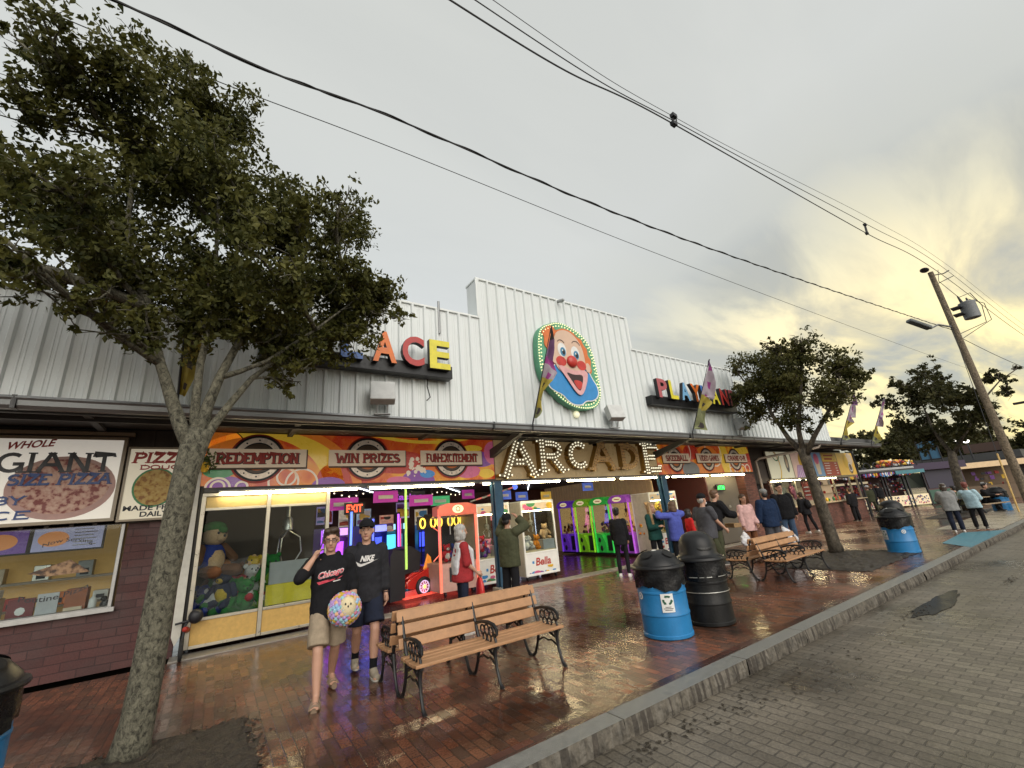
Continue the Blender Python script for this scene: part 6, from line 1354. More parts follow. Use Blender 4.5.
    for x,z0,z1 in ((8.0,10.31,10.50),(21.9,12.08,12.48)):
        m=MB(INK,(x,3.88,z0)); m.tube([(x,3.9,z0-.05),(x,3.86,z1+.05)],.022); m.tube([(x,3.9,z0),(x+.14,3.88,z0+.04),(x+.14,3.86,z1)],.018); m.box(x-.05,x+.1,3.84,3.94,z0-.05,z0+.04); m.box(x-.05,x+.1,3.8,3.9,z1-.04,z1+.05)
        solo(m,'cable_spacer','small black spacer clamp on the power lines, '+('nearer one high in mid sky' if x<10 else 'one close to the pole top'),'clamp',g,loc=(x,3.88,z0))
    for i,(x,y,h) in enumerate(((70,2.6,9.5),(96,1.2,9))):
        m=MB(PW,(x,y,0)); m.tube([(x,y,-.2),(x,y,h)],[.18,.13],8); m.use(INK); m.box(x-.06,x+.06,y-1.2,y+1.2,h-.9,h-.78); m.box(x-.06,x+.06,y-1,y+1,h-1.8,h-1.7)
        solo(m,'distant_pole','distant wooden pole with crossarms at the right edge'+(', the nearer of the two' if i==0 else ', the farther of the two'),'utility pole',loc=(x,y,0))
pole()

# ------------------------------------------------------------------ snack stand with picture menu boards
def snack():
    o=(27,10.3,0); PB=_M['pier_brick']
    T=thing('snack_stand','brick fronted snack stand with a lit serving counter at the right end of the hall','food stand',o)
    w=MB(PB,o); w.box(21.55,32.4,10.3,10.45,0,1.06); w.box(21.5,21.7,10.3,10.6,0,2.4); w.build('wall',T)
    c=MB(M('counter_tan',(.42,.32,.2),.35),o); c.box(21.5,32.5,10.12,10.6,1.065,1.12); c.build('counter',T,bevel=.01)
    f=MB(ALU,o)
    for x in (21.75,24.2,26.6,28.9,31.2,32.35): f.box(x-.04,x+.04,10.32,10.40,1.121,2.38)
    f.box(21.7,32.4,10.32,10.42,2.381,2.44); f.build('window_frame',T)
    g=MB(GLASS,o)
    for a,b in ((21.79,24.16),(24.24,26.56)): g.box(a,b,10.35,10.355,1.121,2.38)
    g.build('pane',T)
    i=MB(M('stand_inside',(.40,.28,.18),.6,emit=.25,ecol=(1,.75,.45)),o); i.box(21.7,32.4,11.8,11.9,0,2.5); i.use(M('stand_shelf',(.35,.25,.15),.5)); i.box(21.7,32.4,11.4,11.8,1.5,1.54); i.box(21.7,32.4,11.4,11.8,2.0,2.04); i.build('back_panel',T)
    for k,(a,b) in enumerate(((21.8,23.1),(23.2,24.5),(26.0,27.4),(27.5,28.9))):
        t=MB(TUBE,(a,10.2,2.36)); t.box(a,b,10.16,10.22,2.34,2.375); t.use(GREYM); t.box(a,b,10.15,10.24,2.376,2.40); solo(t,'counter_light','lit tube light over the snack counter, '+['leftmost','second from the left','first right of the tree trunk','rightmost'][k],'tube light','tube lights over the snack counter',loc=(a,10.2,2.36))
    def item(nm,lab,cat,mb,x,y,z): mb.o=(x,y,z); return solo(mb,nm,lab,cat,'snacks behind the counter glass',loc=(x,y,z),smooth=True)
    CP=M('candy_pink',(.55,.16,.24),.6,0,.3,9); 
    for k,(x,z,lab) in enumerate(((22.3,1.85,'upper left'),(22.6,1.55,'lower left'),(24.6,1.9,'upper right'),(24.9,1.6,'lower right'))):
        m=MB(CP); m.ell((x,10.75,z),(.2,.14,.26),10,8); m.cap((x,10.75,z+.26),(x,10.75,z+.36),.03,.06); item('candy_floss','bag of pink candy floss hanging in the snack window, %s bag'%lab,'candy',m,x,10.75,z)
    m=MB(RED); m.box(25.3,26.1,10.5,10.53,1.3,2.3); m.use(WHP); 
    for k in range(3): m.rect(25.4,1.95-.2*k,26.0,2.0-.2*k,10.495)
    item('price_board','tall red price board in the snack window','sign',m,25.7,10.5,1.3)
    m=MB(WHP); m.box(26.15,26.55,10.45,10.47,1.15,2.2); rr=random.Random(6)
    for k in range(10): m.use(rr.choice([RED,INK,SKYB])); m.rect(26.2,2.08-.09*k,26.3+rr.uniform(.05,.2),2.11-.09*k,10.447)
    item('price_board','narrow white price list beside the red board','sign',m,26.35,10.45,1.15)
    m=MB(WHP); m.box(22.9,23.25,10.6,10.9,1.14,1.95); m.use(STEEL); m.box(23.3,23.7,10.6,10.95,1.14,2.05); item('popcorn_machine','white and steel snack machine between the candy floss bags','machine',m,23.3,10.7,1.14)
    pal=[RED,YEL,ORANGE,WHP,PURP,GREEN,CREAM]
    for k in range(26):
        x=26.8+rr.uniform(0,5.3); sh=rr.choice([1.13,1.545,2.045]); y=11.55 if sh>1.2 else 10.75; h=rr.uniform(.14,.3)
        m=MB(rr.choice(pal)); m.lathe([(.06,0),(.075,h*.6),(.05,h*.8),(.03,h)],(x,y,sh),8); item('snack_jar','small coloured snack container in the snack window','jar',m,x,y,sh)
    # picture menu boards
    def board(lab,x0,x1,draw):
        B=((x0+x1)/2,10.25,2.45); S=thing('menu_board',lab,'menu board',B,0,'picture menu boards over the snack counter'); f=MB(ALU,B); f.box(x0+.002,x1-.002,10.22,10.30,2.45,3.80); f.build('casing',S); p=MB(None,B); draw(p,x0+.03,2.48,x1-.03,3.77); p.build('face',S)
    def d1(p,a,b,c,d):
        p.use(M('menu_cream',(.52,.50,.36),.4,0,.1,2,emit=.2,ecol=(1,.95,.7))); p.rect(a,b,c,d,10.217); p.use(YEL); cring(p,(a,b,c,d),a+.6,b+.6,.5,.58,10.214,1.4,-1,2); p.use(M('menu_grey',(.12,.12,.13),.5)); cring(p,(a,b,c,d),c-.5,b+.75,0,.2,10.214,2.4); p.use(CREAM); cring(p,(a,b,c,d),c-.52,b+.8,0,.12,10.211,2.6); p.use(GREEN); cring(p,(a,b,c,d),a+.9,d-.1,.3,.36,10.214,1,3.4,6)
    def d2(p,a,b,c,d):
        p.use(M('menu_peach',(.60,.42,.34),.4,0,.15,2,emit=.12,ecol=(1,.7,.6))); p.rect(a,b,c,d,10.217); p.use(YEL); cring(p,(a,b,c,d),(a+c)/2,d-.45,0,.42,10.214); p.use(M('menu_lilac',(.40,.16,.48),.45)); p.polyxz([(a+.2,b),(a+1.5,b),(a+1.2,b+.62),(a+.5,b+.62)],10.211); p.use(WHP)
        for k in range(5): p.polyxz([(a+.3+.23*k,b),(a+.38+.23*k,b),(a+.62+.1*k,b+.6),(a+.58+.1*k,b+.6)],10.208)
        p.use(PINK); cring(p,(a,b,c,d),c-.5,d-.1,0,.3,10.208)
    def d3(p,a,b,c,d):
        p.use(M('menu_blue',(.12,.24,.38),.4,0,.2,3,emit=.06,ecol=(.4,.6,1))); p.rect(a,b,c,d,10.217); p.use(CREAM); p.polyxz([(a+.3,b+.1),(a+.7,b+.1),(a+.8,b+.8),(a+.2,b+.8)],10.214); p.use(PINK); cring(p,(a,b,c,d),a+.5,b+.95,0,.3,10.211)
    def d4(p,a,b,c,d):
        p.use(M('menu_maroon',(.26,.03,.02),.4,0,.1,2,emit=.05,ecol=(1,.2,.1))); p.rect(a,b,c,d,10.217); p.use(YEL); p.rect(a,d-.5,c,d,10.214); p.use(RED); p.rect(a+.3,d-.2,c-.4,d-.12,10.212); p.rect(a+.3,d-.4,c-.6,d-.3,10.212); p.use(WHP); r2=random.Random(3)
        for k in range(5): p.rect(a+.15,b+.12+.14*k,a+.15+r2.uniform(.5,.8),b+.16+.14*k,10.213); p.rect(c-.45,b+.12+.14*k,c-.2,b+.16+.14*k,10.213)
    def d5(p,a,b,c,d):
        p.use(M('menu_amber',(.62,.36,.05),.4,0,.15,2,emit=.12,ecol=(1,.7,.2))); p.rect(a,b,c,d,10.217); p.use(CREAM); cring(p,(a,b,c,d),c-.6,d-.35,0,.5,10.214,.7); p.use(YEL); cring(p,(a,b,c,d),a+1.2,d-.5,0,.35,10.211,1.2); p.use(CORE); cring(p,(a,b,c,d),c-.75,b+.4,0,.3,10.211,1.1); p.use(WHP); cring(p,(a,b,c,d),c-.75,b+.45,.2,.26,10.208)
    board('cream menu board with a looping food picture, first from the downpipe',21.7,24.15,d1); board('peach menu board with a striped lilac cup',24.17,26.6,d2); board('narrow blue menu board with a cone',26.62,27.85,d3); board('maroon menu board with rows of prices under a yellow heading',27.87,29.9,d4); board('amber menu board with drink picture, nearest the game stall',29.92,32.4,d5)
    m=MB(INK,(32.5,10.2,0)); m.tube([(32.5,10.2,0),(32.5,10.2,3.9)],.06,8); solo(m,'awning_post','slim black post at the right end of the snack counter','post',loc=(32.5,10.2,0),smooth=True)
snack()

# ------------------------------------------------------------------ game stall and food stalls far down the street
def far():
    A=Vector((36.2,13.6,0)); B=Vector((46.6,8.25,0)); ang=math.atan2(B.y-A.y,B.x-A.x); L=(B-A).length
    T=thing('game_stall','lit game stall hung with small prizes under a pale flat roof edge','market stall',tuple(A),ang)
    LB=M('stall_lit_cream',(.62,.50,.32),.5,0,.1,3,emit=.35,ecol=(1,.85,.55))
    r=MB(M('roof_pale',(.40,.40,.40),.5)); r.box(-1.0,6.9,-.75,4,2.72,2.86); r.use(DARK); r.box(-1.0,6.9,-.7,4,2.6,2.719); r.build('roof',T)
    r=MB(M('stall_purple',(.035,.02,.05),.5)); r.box(6.95,L,-.5,4,2.5,3.0); r.use(M('stall_teal',(.06,.20,.24),.5)); r.box(5.2,7.6,-.82,-.76,2.35,2.6); r.build('awning',T)
    c=MB(LB); c.box(0,8.2,-.02,.3,.12,.85); rr=random.Random(12)
    for k in range(240):
        c.use(rr.choice([RED,WHP,NAVY,PINK,GREYM,INK])); x=rr.uniform(.05,8.0); z=rr.uniform(.15,.72); c.rect(x,z,x+.09,z+.09,-.024-.0002*k)
    c.build('counter_front',T)
    w=MB(M('stall_inside',(.10,.05,.05),.6)); w.box(-.5,8.5,2.0,2.1,0,2.6); w.box(8.3,L,-.05,.05,.1,2.5); w.use(M('stall_green',(.04,.10,.07),.5)); w.box(8.3,L,-.08,-.06,.1,1.05); w.use(M('stall_navy_panel',(.03,.026,.045),.5)); w.box(8.35,L-.1,-.1,-.06,1.15,2.45); w.build('wall',T)
    s=MB(LB)
    for a,b in ((.1,2.6),(2.9,4.6)): s.box(a,b,1.0,1.05,1.9,2.05)
    s.build('light_strip',T)
    for x in (0.0,2.75,4.75,5.0,6.5,6.8,8.25): p=MB(INK); p.box(x-.05,x+.05,-.06,.04,0,2.6); p.build('post',T)
    d=MB(WHP)
    for k in range(300):
        d.use(rr.choice([RED,WHP,PINK,NAVY,RED,GREYM,PURP])); x=rr.uniform(-.4,8.2); row=rr.randint(0,9); z=1.1+row*.15; d.box(x,x+.09,1.5-.0005*k,1.55,z,z+.1)
    tag(d.build('prize_display',T),kind='stuff')
    d=MB(WHP)
    for k in range(120):
        d.use(rr.choice([RED,WHP,PINK,PURP,YEL,SKYB])); x=rr.uniform(-.8,6.8); d.box(x,x+.1,-.72-.0006*k,-.6,2.25+rr.uniform(0,.2),2.55)
    tag(d.build('prize_fringe',T),kind='stuff')
    h=MB(INK)
    for k in range(11):
        x=-.6+.78*k; h.tube([(x+.3*math.cos(a),-.55,2.9+.42*math.sin(a)) for a in [PI*i/10 for i in range(11)]],.03,5); h.ell((x-.3,-.6,2.92),(.14,.14,.1),8,5)
    h.build('gooseneck_lamp',T)
    l=MB(M('small_roof_bulb',(1,.95,.85),.3,emit=2.5,ecol=(1,.92,.75)))
    for k in range(11): l.ell((-.9+.78*k,-.64,2.86),.06,6,4)
    l.build('lamp_bulb',T)
    m=MB(YEL,(43.5,11.5,3.0)); rr=random.Random(4)
    for k in range(60): m.use(rr.choice([YEL,YEL,ORANGE,WHP,RED])); m.ell((43.5+rr.uniform(-1.6,2.2),11.5-rr.uniform(-.3,.9)-.4*0,3.05+rr.uniform(0,.35)),(.22,.2,.14),6,4)
    solo(m,'roof_decoration','heap of yellow and red carnival shapes on the stall roof','decoration',loc=(43.5,11.5,3.0))
    q=(49.9,10.2,0); T2=thing('blue_slide_tower','pale blue framed tower rising behind the stall roof','ride',q); m=MB(M('tower_blue',(.06,.17,.28),.5),q); m.box(49.9,50,9.7,10.9,3.4,5.2); m.build('panel',T2); f=MB(INK,q)
    for y in (9.65,10.3,10.95): f.tube([(49.85,y,0),(49.85,y,5.3)],.05,6)
    for z in (3.4,4.4,5.25): f.tube([(49.85,9.65,z),(49.85,10.95,z)],.05,6)
    f.build('frame',T2)
    # row of food stalls further right
    for k,(x,y,w,lab,col) in enumerate(((49,7.0,3.6,'low tan food stall right behind the seated people',(.17,.115,.07)),(53,4.6,4.0,'low tan food stall farther right with a lit sign strip',(.15,.105,.07)),(60,1.5,6,'low brown stall at the right edge in the distance',(.12,.085,.06)))):
        S=thing('food_stall',lab,'market stall',(x,y,0),R(-62),'far food stalls'); b=MB(M('stall_tan_%d'%k,col,.6,0,.2,2)); b.box(-w/2,w/2,0,3,0,1.0); b.box(-w/2,w/2,2,3,0,2.6); b.build('wall',S); r=MB(M('stall_sign_warm',(.60,.42,.24),.5,emit=.22,ecol=(1,.75,.45))); r.box(-w/2-.3,w/2+.3,-.4,-.3,2.35,2.75); r.build('sign_strip',S); r=MB(DARK); r.box(-w/2-.3,w/2+.3,-.28,3,2.6,2.8); r.build('roof',S); g=MB(M('stall_goods',(.25,.15,.09),.6,0,.8,5)); 
        r5=random.Random(k)
        for j in range(22): g.use(r5.choice([RED,GREYM,YEL,INK,PURP,WHP,CORE])); xx=r5.uniform(-w/2+.1,w/2-.3); g.box(xx,xx+r5.uniform(.08,.25),.3+.01*j,.35+.01*j,1.01+.4*(j%3),1.01+.4*(j%3)+r5.uniform(.12,.34))
        g.build('goods',S)
    for k,(y,z) in enumerate(((8.5,4.75),(7.9,4.5))):
        m=MB(M('flood_lit',(1,.97,.9),.3,emit=6,ecol=(1,.95,.85)),(50,y,z)); m.ell((50,y,z),(.16,.2,.13),10,6); m.use(INK); m.tube([(50.1,y,z),(50.15,y,3.0)],.05,6); solo(m,'lit_lamp','bright white lamp above the far food stalls, '+('left one of the two' if k==0 else 'right one of the two'),'lamp','bright lamps above the far stalls',loc=(50,y,z))
    m=MB(DARK,(55,9,0)); m.box(52,60,5.5,12.5,2.9,3.5); m.box(53,59,6,12,0,2.9); m.use(M('far_brick',(.07,.04,.03),.7)); m.box(51.98,52,6,8.6,3.6,4.3); solo(m,'far_building','dark flat roofed building with brick upper edge behind the lit lamps','building',loc=(55,9,0))
    # picnic table
    T=thing('picnic_table','grey wooden picnic table with benches near the utility pole','table',(31.9,5.55,0),R(-20)); W=M('picnic_wood',(.30,.22,.14),.6,0,.2,5); b=MB(W)
    for k in range(4): b.box(-.9,.9,-.36+.18*k,-.2+.18*k,.72,.76)
    b.build('tabletop',T); 
    for s in (-1,1): b=MB(W); b.box(-.9,.9,s*.72-.12,s*.72+.12,.42,.46); b.build('seat',T); 
    for x in (-.65,.65):
        for s in (-1,1): b=MB(INK); b.tube([(x,s*.2,.72),(x,s*.62,.02)],.035,6); b.tube([(x,s*.1,.42),(x,s*.75,.415)],.03,6); b.build('leg',T)
far()
# ------------------------------------------------------------------ people
def remesh(mb, vox, smooth=3, wr=0., seed=0, fac=.5):
    me=mb.mesh('tmp'); o=bpy.data.objects.new('tmp',me); COL.objects.link(o)
    r=o.modifiers.new('r','REMESH'); r.mode='VOXEL'; r.voxel_size=vox
    if smooth: s=o.modifiers.new('s','SMOOTH'); s.factor=fac; s.iterations=smooth
    bpy.context.view_layer.update()
    out=bpy.data.meshes.new_from_object(o.evaluated_get(bpy.context.evaluated_depsgraph_get()))
    bpy.data.objects.remove(o); bpy.data.meshes.remove(me)
    if wr:
        out.update(); off=Vector((seed*3.1,seed*1.7,0))
        nn=[v.normal.copy() for v in out.vertices]
        for v,n in zip(out.vertices,nn):
            p=v.co+off; q=Vector((p.x*7+p.z*3,p.y*7,p.z*9-p.x*4)); a=noise.noise(q)+.5*noise.noise(q*2.3)
            v.co+=n*wr*(a-.1)
    out.polygons.foreach_set('use_smooth',[True]*len(out.polygons))
    return out
def link(me,name,parent,mats):
    me.materials.clear()
    for m in mats: me.materials.append(m)
    o=bpy.data.objects.new(name,me); COL.objects.link(o); o.parent=parent; return o
SKIN=M('skin',(.46,.26,.18),.5,0,.1,9); SKIN_D=M('skin_tan',(.36,.19,.12),.5,0,.1,9)
def fab(n,c,r=.85): return M('fabric_'+n,c,r,0,.18,14,.35,160,spec=.2)
def U(v): v=Vector(v); return v.normalized()

def person(label, loc, face, H=1.75, wide=1., fem=False, lean=(0,0), arms=None, legs=None, top=None, bottom=None, shoe=None, hair=None, hat=None, vox=.016, group=None, skin=SKIN, head=(0,0), detail=False, seat=None, belly=0., nose=True):
    """faces -Y before turning; arms/legs: {+1: (upper dir, lower dir), -1: ...}; +1 is the person's own left"""
    k=H/1.75; T=thing('person',label,'person',(loc[0],loc[1],loc[2] if len(loc)>2 else 0),face,group)
    arms={**{1:((.14,.02,-1),(.06,-.18,-1)),-1:((-.14,.02,-1),(-.06,-.18,-1))},**(arms or {})}; legs={**{1:((.05,-.02,-1),(.0,.05,-1)),-1:((-.05,.03,-1),(.0,.08,-1))},**(legs or {})}
    lx,ly=lean; sw=(.165 if fem else .19)*k*wide
    low=min((U(legs[s][0])*.43*k+U(legs[s][1])*.41*k).z for s in (1,-1)); hz=.085*k-low if seat is None else seat
    Hc=Vector((0,0,hz))
    def up(z,x=0,y=0): return Vector((x+lx*z,y+ly*z,hz+z))
    neck=up(.56*k); hc=up(.715*k)+Vector((0,-.015*k,0))
    HS=1.1
    Rh=Matrix.Rotation(head[0],3,'Z')@Matrix.Rotation(head[1],3,'X')
    def hp(x,y,z): return hc+Rh@Vector((x,y,z+.008))*k*HS
    J={}
    for s in (1,-1):
        hip=Vector((s*.09*k*(1.05 if fem else 1),0,hz)); kn=hip+U(legs[s][0])*.43*k; an=kn+U(legs[s][1])*.41*k
        sh=up(.485*k,s*sw,0); el=sh+U(arms[s][0])*.285*k; wr=el+U(arms[s][1])*.245*k
        J[s]=(hip,kn,an,sh,el,wr)
    # ---- body (one surface)
    b=MB(skin)
    W=wide
    ax=(.15,.125,.15,.16,.10) if fem else (.15,.14,.165,.185,.12)
    b.loft([(*up(-.10*k),.10*k*W,.09*k),(*up(.0),ax[0]*k*W,.11*k),(*up(.15*k,0,-belly*.5*k),ax[1]*k*W,(.095+belly*.5)*k),(*up(.34*k),ax[2]*k*W,.112*k),(*up(.46*k),ax[3]*k*W,.09*k),(*up(.53*k),ax[4]*k,.07*k),(*up(.56*k),.055*k,.055*k)])
    b.cap(up(.5*k),hc+Vector((0,0,-.03*k)),.058*k,.052*k)
    cz=Matrix(Rh)
    b.ell(hp(0,.012,.035),(.074*k*HS,.092*k*HS,.085*k*HS),14,10,cz); b.ell(hp(0,-.012,-.04),(.060*k*HS,.072*k*HS,.075*k*HS),14,10,cz); b.ell(hp(0,-.05,-.088),(.034*k*HS,.03*k*HS,.026*k*HS),10,7,cz)
    if nose: b.cap(hp(0,-.082,.012),hp(0,-.098,-.028),.010*k*HS,.016*k*HS,8); b.cap(hp(-.03,-.072,.03),hp(.03,-.072,.03),.014*k*HS,.014*k*HS,8)
    for s in (1,-1):
        b.ell(hp(s*.075,.01,-.005),(.012*k*HS,.022*k*HS,.032*k*HS),8,6,cz)
        hip,kn,an,sh,el,wr=J[s]; fm=.9 if fem else 1.
        b.cap(hip+Vector((0,0,.0)),kn,.085*k*fm,.055*k*fm); b.cap(kn,kn.lerp(an,.4)+Vector((0,.012*k,0)),.054*k*fm,.056*k*fm); b.cap(kn.lerp(an,.4)+Vector((0,.012*k,0)),an,.056*k*fm,.036*k*fm)
        fd=Vector((s*.12,-1,0)).normalized() 
        b.cap(an+Vector((0,.025*k,-.045*k)),an+fd*.13*k+Vector((0,0,-.055*k)),.036*k,.032*k); b.cap(an,an+fd*.12*k+Vector((0,0,-.055*k)),.036*k,.026*k)
        if detail:
            for j in range(5):
                t0=an+fd*(.15-.012*j if j<4 else .12)*k+Vector((s*(-.032+.016*j)*k,0,-.062*k)); b.cap(t0,t0+fd*.035*k,.013*k if j else .016*k,.011*k,7)
        b.cap(sh,el,.052*k*fm,.042*k*fm); b.cap(el,el.lerp(wr,.35),.043*k*fm,.043*k*fm); b.cap(el.lerp(wr,.35),wr,.043*k*fm,.028*k*fm)
        # hand
        d=U(arms[s][1]); side=Vector((s,0,0)); n=d.cross(Vector((0,1,0))); n=n.normalized() if n.length>.2 else Vector((s,0,0)); 
        if n.x*s>0: n=-n       # palm faces the body
        v=d.cross(n).normalized(); 
        if v.y>0: v=-v         # thumb side forward
        pc=wr+d*.05*k; b.cap(wr,wr+d*.075*k,.027*k,.033*k)
        b.cap(wr+d*.07*k+v*.022*k,wr+d*.07*k-v*.022*k,.021*k,.021*k)
        fr=.0088*k if detail else .010*k
        for j,(off,ln) in enumerate(((.032,.07),(.011,.08),(-.011,.075),(-.031,.058))):
            p0=wr+d*.08*k+v*off*k*(1.15 if detail else 1); p1=p0+(d*.9+n*.25).normalized()*ln*.5*k; p2=p1+(d*.7+n*.6).normalized()*ln*.5*k
            b.cap(p0,p1,fr,fr,7); b.cap(p1,p2,fr,fr*.85,7)
        p0=wr+d*.03*k+v*.03*k; p1=p0+(v*.7+d*.7+n*.2).normalized()*.04*k; b.cap(p0,p1,fr*1.15,fr*1.1,7); b.cap(p1,p1+(d*.9+v*.1+n*.3).normalized()*.032*k,fr*1.1,fr*.9,7)
    body=link(remesh(b,vox*(.55 if detail else .9),3 if detail else 2),'body',T,[skin])
    # ---- trousers
    def q(f,g,t): return f.lerp(g,t)
    bt=dict(dict(len=1.,inf=.018,m=None),**(bottom or {})); 
    if bt['m']:
        g=MB(bt['m']); e=bt['inf']*k; g.loft([(*up(-.12*k),.11*k*W,.10*k),(*up(-.02*k),(ax[0]+.012)*k*W+e*.4,.118*k+e*.4),(*up(.10*k),(ax[1]+.012)*k*W,.105*k+belly*.5*k),(*up(.15*k),(ax[1]+.0)*k*W,.10*k)])
        for s in (1,-1):
            hip,kn,an=J[s][:3]; L=bt['len']; fm=.92 if fem else 1.
            if L<=.5:
                t=L*2; end=q(hip,kn,t); g.tube([hip+Vector((0,0,.06*k)),q(hip,kn,t*.3),q(hip,kn,t*.65),end],[.085*k*fm,.094*k*fm+e*.7,.090*k*fm+e,.086*k*fm+e*1.3],18)
            else:
                t=(L-.5)*2; end=q(kn,an,t); g.cap(hip,kn,.090*k*fm+e*.6,.060*k*fm+e); g.tube([q(hip,kn,.9),kn,q(kn,an,.45*t)+Vector((0,.008,0)),end],[.064*k*fm+e,.060*k*fm+e,.056*k*fm+e,.046*k*fm+e*bt.get('flare',1.)],16)
        link(remesh(g,vox*.85,2,.006 if not detail else .008,3),bt.get('name','trousers'),T,[bt['m']])
    # ---- top
    tp=dict(dict(m=None,sleeve=1.,hem=.02,inf=.018,hood=False,puff=1.),**(top or {})); shirt=None
    if tp['m']:
        e=tp['inf']*k; g=MB(tp['m']); hm=tp['hem']
        rings=[(*up((-.13+hm)*k-.0),(ax[0]+.015)*k*W+e,(.118+belly*.6)*k+e),(*up((-.09+hm)*k),(ax[0]+.022)*k*W+e,(.124+belly*.75)*k+e),(*up(.12*k,0,-belly*.5*k),(ax[1]+.03)*k*W+e,(.108+belly*.6)*k+e),(*up(.34*k),(ax[2]+.008)*k*W+e,.118*k+e),(*up(.46*k),(ax[3]+.0)*k*W+e*.6,.098*k+e*.8),(*up(.525*k),(ax[4]-.01)*k+e*.5,.074*k+e*.7),(*up(.56*k),.062*k+e*.3,.06*k+e*.3)]
        g.loft(rings,20)
        for s in (1,-1):
            hip,kn,an,sh,el,wr=J[s]; L=tp['sleeve']; pf=tp['puff']; fm=.92 if fem else 1.
            up_end=q(sh,el,min(1,L*2)); g.cap(sh,up_end,.062*k*fm+e*.9,.048*k*fm+e*pf)
            if L>.5:
                t=(L-.5)*2; end=q(el,wr,t); g.cap(el,q(el,wr,t*.6),.048*k*fm+e*pf,.047*k*fm+e*pf); g.tube([q(el,wr,t*.3),q(el,wr,t*.85),end],[.047*k*fm+e*pf,.043*k*fm+e*pf,.036*k*fm+e*.6],16)
        if tp['hood']:
            for a in range(9):
                w=PI*(a/8)*1.25-PI*.125; g.ell(up(.545*k)+Vector((.088*k*math.cos(w),.02*k+.085*k*math.sin(w),.012*k-.02*k*math.sin(w))),.034*k,8,6)
            g.ell(up(.50*k)+Vector((0,.10*k,0)),(.10*k,.045*k,.075*k),10,7)
            g.loft([(*(up((-.125+hm)*k)),(ax[0]+.018)*k*W+e,.122*k+e+belly*.6*k),(*(up((-.085+hm)*k)),(ax[0]+.018)*k*W+e,.122*k+e+belly*.6*k)])
        if tp.get('hoodup'):
            g.ell(hp(0,.02,.02),(.105*k,.115*k,.135*k),14,10,cz); g.cap(up(.54*k),hp(0,.03,-.05),.085*k,.09*k)
        shirt=link(remesh(g,vox*.85,2,(.012 if detail else .008)*tp.get('wr',1),hash(label)%17),tp.get('name','jacket'),T,[tp['m']])
    # ---- shoes
    if shoe:
        for s in (1,-1):
            an=J[s][2]; fd=Vector((s*.12,-1,0)).normalized(); g=MB(shoe)
            if shoe.name.startswith('sandal'):
                g.tube([an+Vector((0,.07*k,-.083*k)),an+Vector((0,.02*k,-.085*k)),an+fd*.08*k+Vector((0,0,-.085*k)),an+fd*.20*k+Vector((0,0,-.085*k))],[.03*k,.036*k,.044*k,.03*k],10)
                for t in (.05,.11,.15):
                    c=an+fd*t*k+Vector((0,0,-.075*k)); g.tube([c+Vector((.048*k*math.cos(a),0,.052*k*math.sin(a)*(1.2-t*3))) for a in [PI*i/8 for i in range(9)]],.011*k,6)
                g.tube([an+Vector((.045*k*math.cos(a),.02*k+.045*k*math.sin(a),-.03*k)) for a in [2*PI*i/12 for i in range(13)]],.009*k,6)
                o=g.build('sandal',T,smooth=True)
            else:
                g.cap(an+Vector((0,.03*k,-.045*k)),an+fd*.15*k+Vector((0,0,-.055*k)),.045*k,.040*k); g.cap(an+Vector((0,.005*k,-.0)),an+fd*.08*k+Vector((0,0,-.05*k)),.046*k,.042*k)
                o=link(remesh(g,vox*.8,2),'shoe',T,[shoe])
                g2=MB(M('shoe_sole',(.45,.43,.38),.6)); g2.loft([(*(an+fd*.055*k+Vector((0,0,z*k))),.046*k,.135*k) for z in (-.088,-.07)],14); g2.build('sole',o,smooth=True)
    if bt.get('socks'):
        for s in (1,-1):
            kn,an=J[s][1:3]; g=MB(bt['socks']); g.tube([q(kn,an,.72),q(kn,an,.86),an+Vector((0,0,-.02*k))],[.046*k,.042*k,.043*k],14); g.build('sock',T,smooth=True)
    # ---- hair
    if hair:
        st,hm=hair; g=MB(hm); crown=hp(0,.027,.055)
        if not hat: g.ell(crown,(.088*k*HS,.102*k*HS,.080*k*HS),14,9,cz)
        if st=='short' and hat: g.ell(hp(0,.045,-.01),(.077*k*HS,.055*k*HS,.07*k*HS),12,8,cz)
        elif st=='short': g.ell(hp(0,.05,.0),(.078*k*HS,.06*k*HS,.085*k*HS),12,8,cz); g.ell(hp(.02,-.045,.110),(.06*k*HS,.05*k*HS,.036*k*HS),10,6,cz); g.ell(hp(-.035,-.04,.10),(.045*k*HS,.045*k*HS,.036*k*HS),10,6,cz); g.ell(hp(.055,.0,.085),(.035*k*HS,.06*k*HS,.04*k*HS),10,6,cz); 
        elif st=='bob': 
            g.ell(hp(0,.035,-.03),(.098*k*HS,.088*k*HS,.12*k*HS),12,8,cz); g.ell(hp(.06,-.01,-.05),(.032*k*HS,.05*k*HS,.08*k*HS),8,6,cz); g.ell(hp(-.06,-.01,-.05),(.032*k*HS,.05*k*HS,.08*k*HS),8,6,cz); g.ell(hp(0,.07,-.09),(.085*k*HS,.05*k*HS,.06*k*HS),8,6,cz)
        elif st=='long':
            g.ell(hp(0,.05,-.03),(.085*k*HS,.06*k*HS,.11*k*HS),12,8,cz)
            for s in (1,-1): g.cap(hp(s*.062,-.0,.03),hp(s*.10,-.06,-.22),.036*k*HS,.045*k*HS); g.cap(hp(s*.10,-.06,-.22),hp(s*.10,-.10,-.45),.045*k*HS,.03*k*HS)
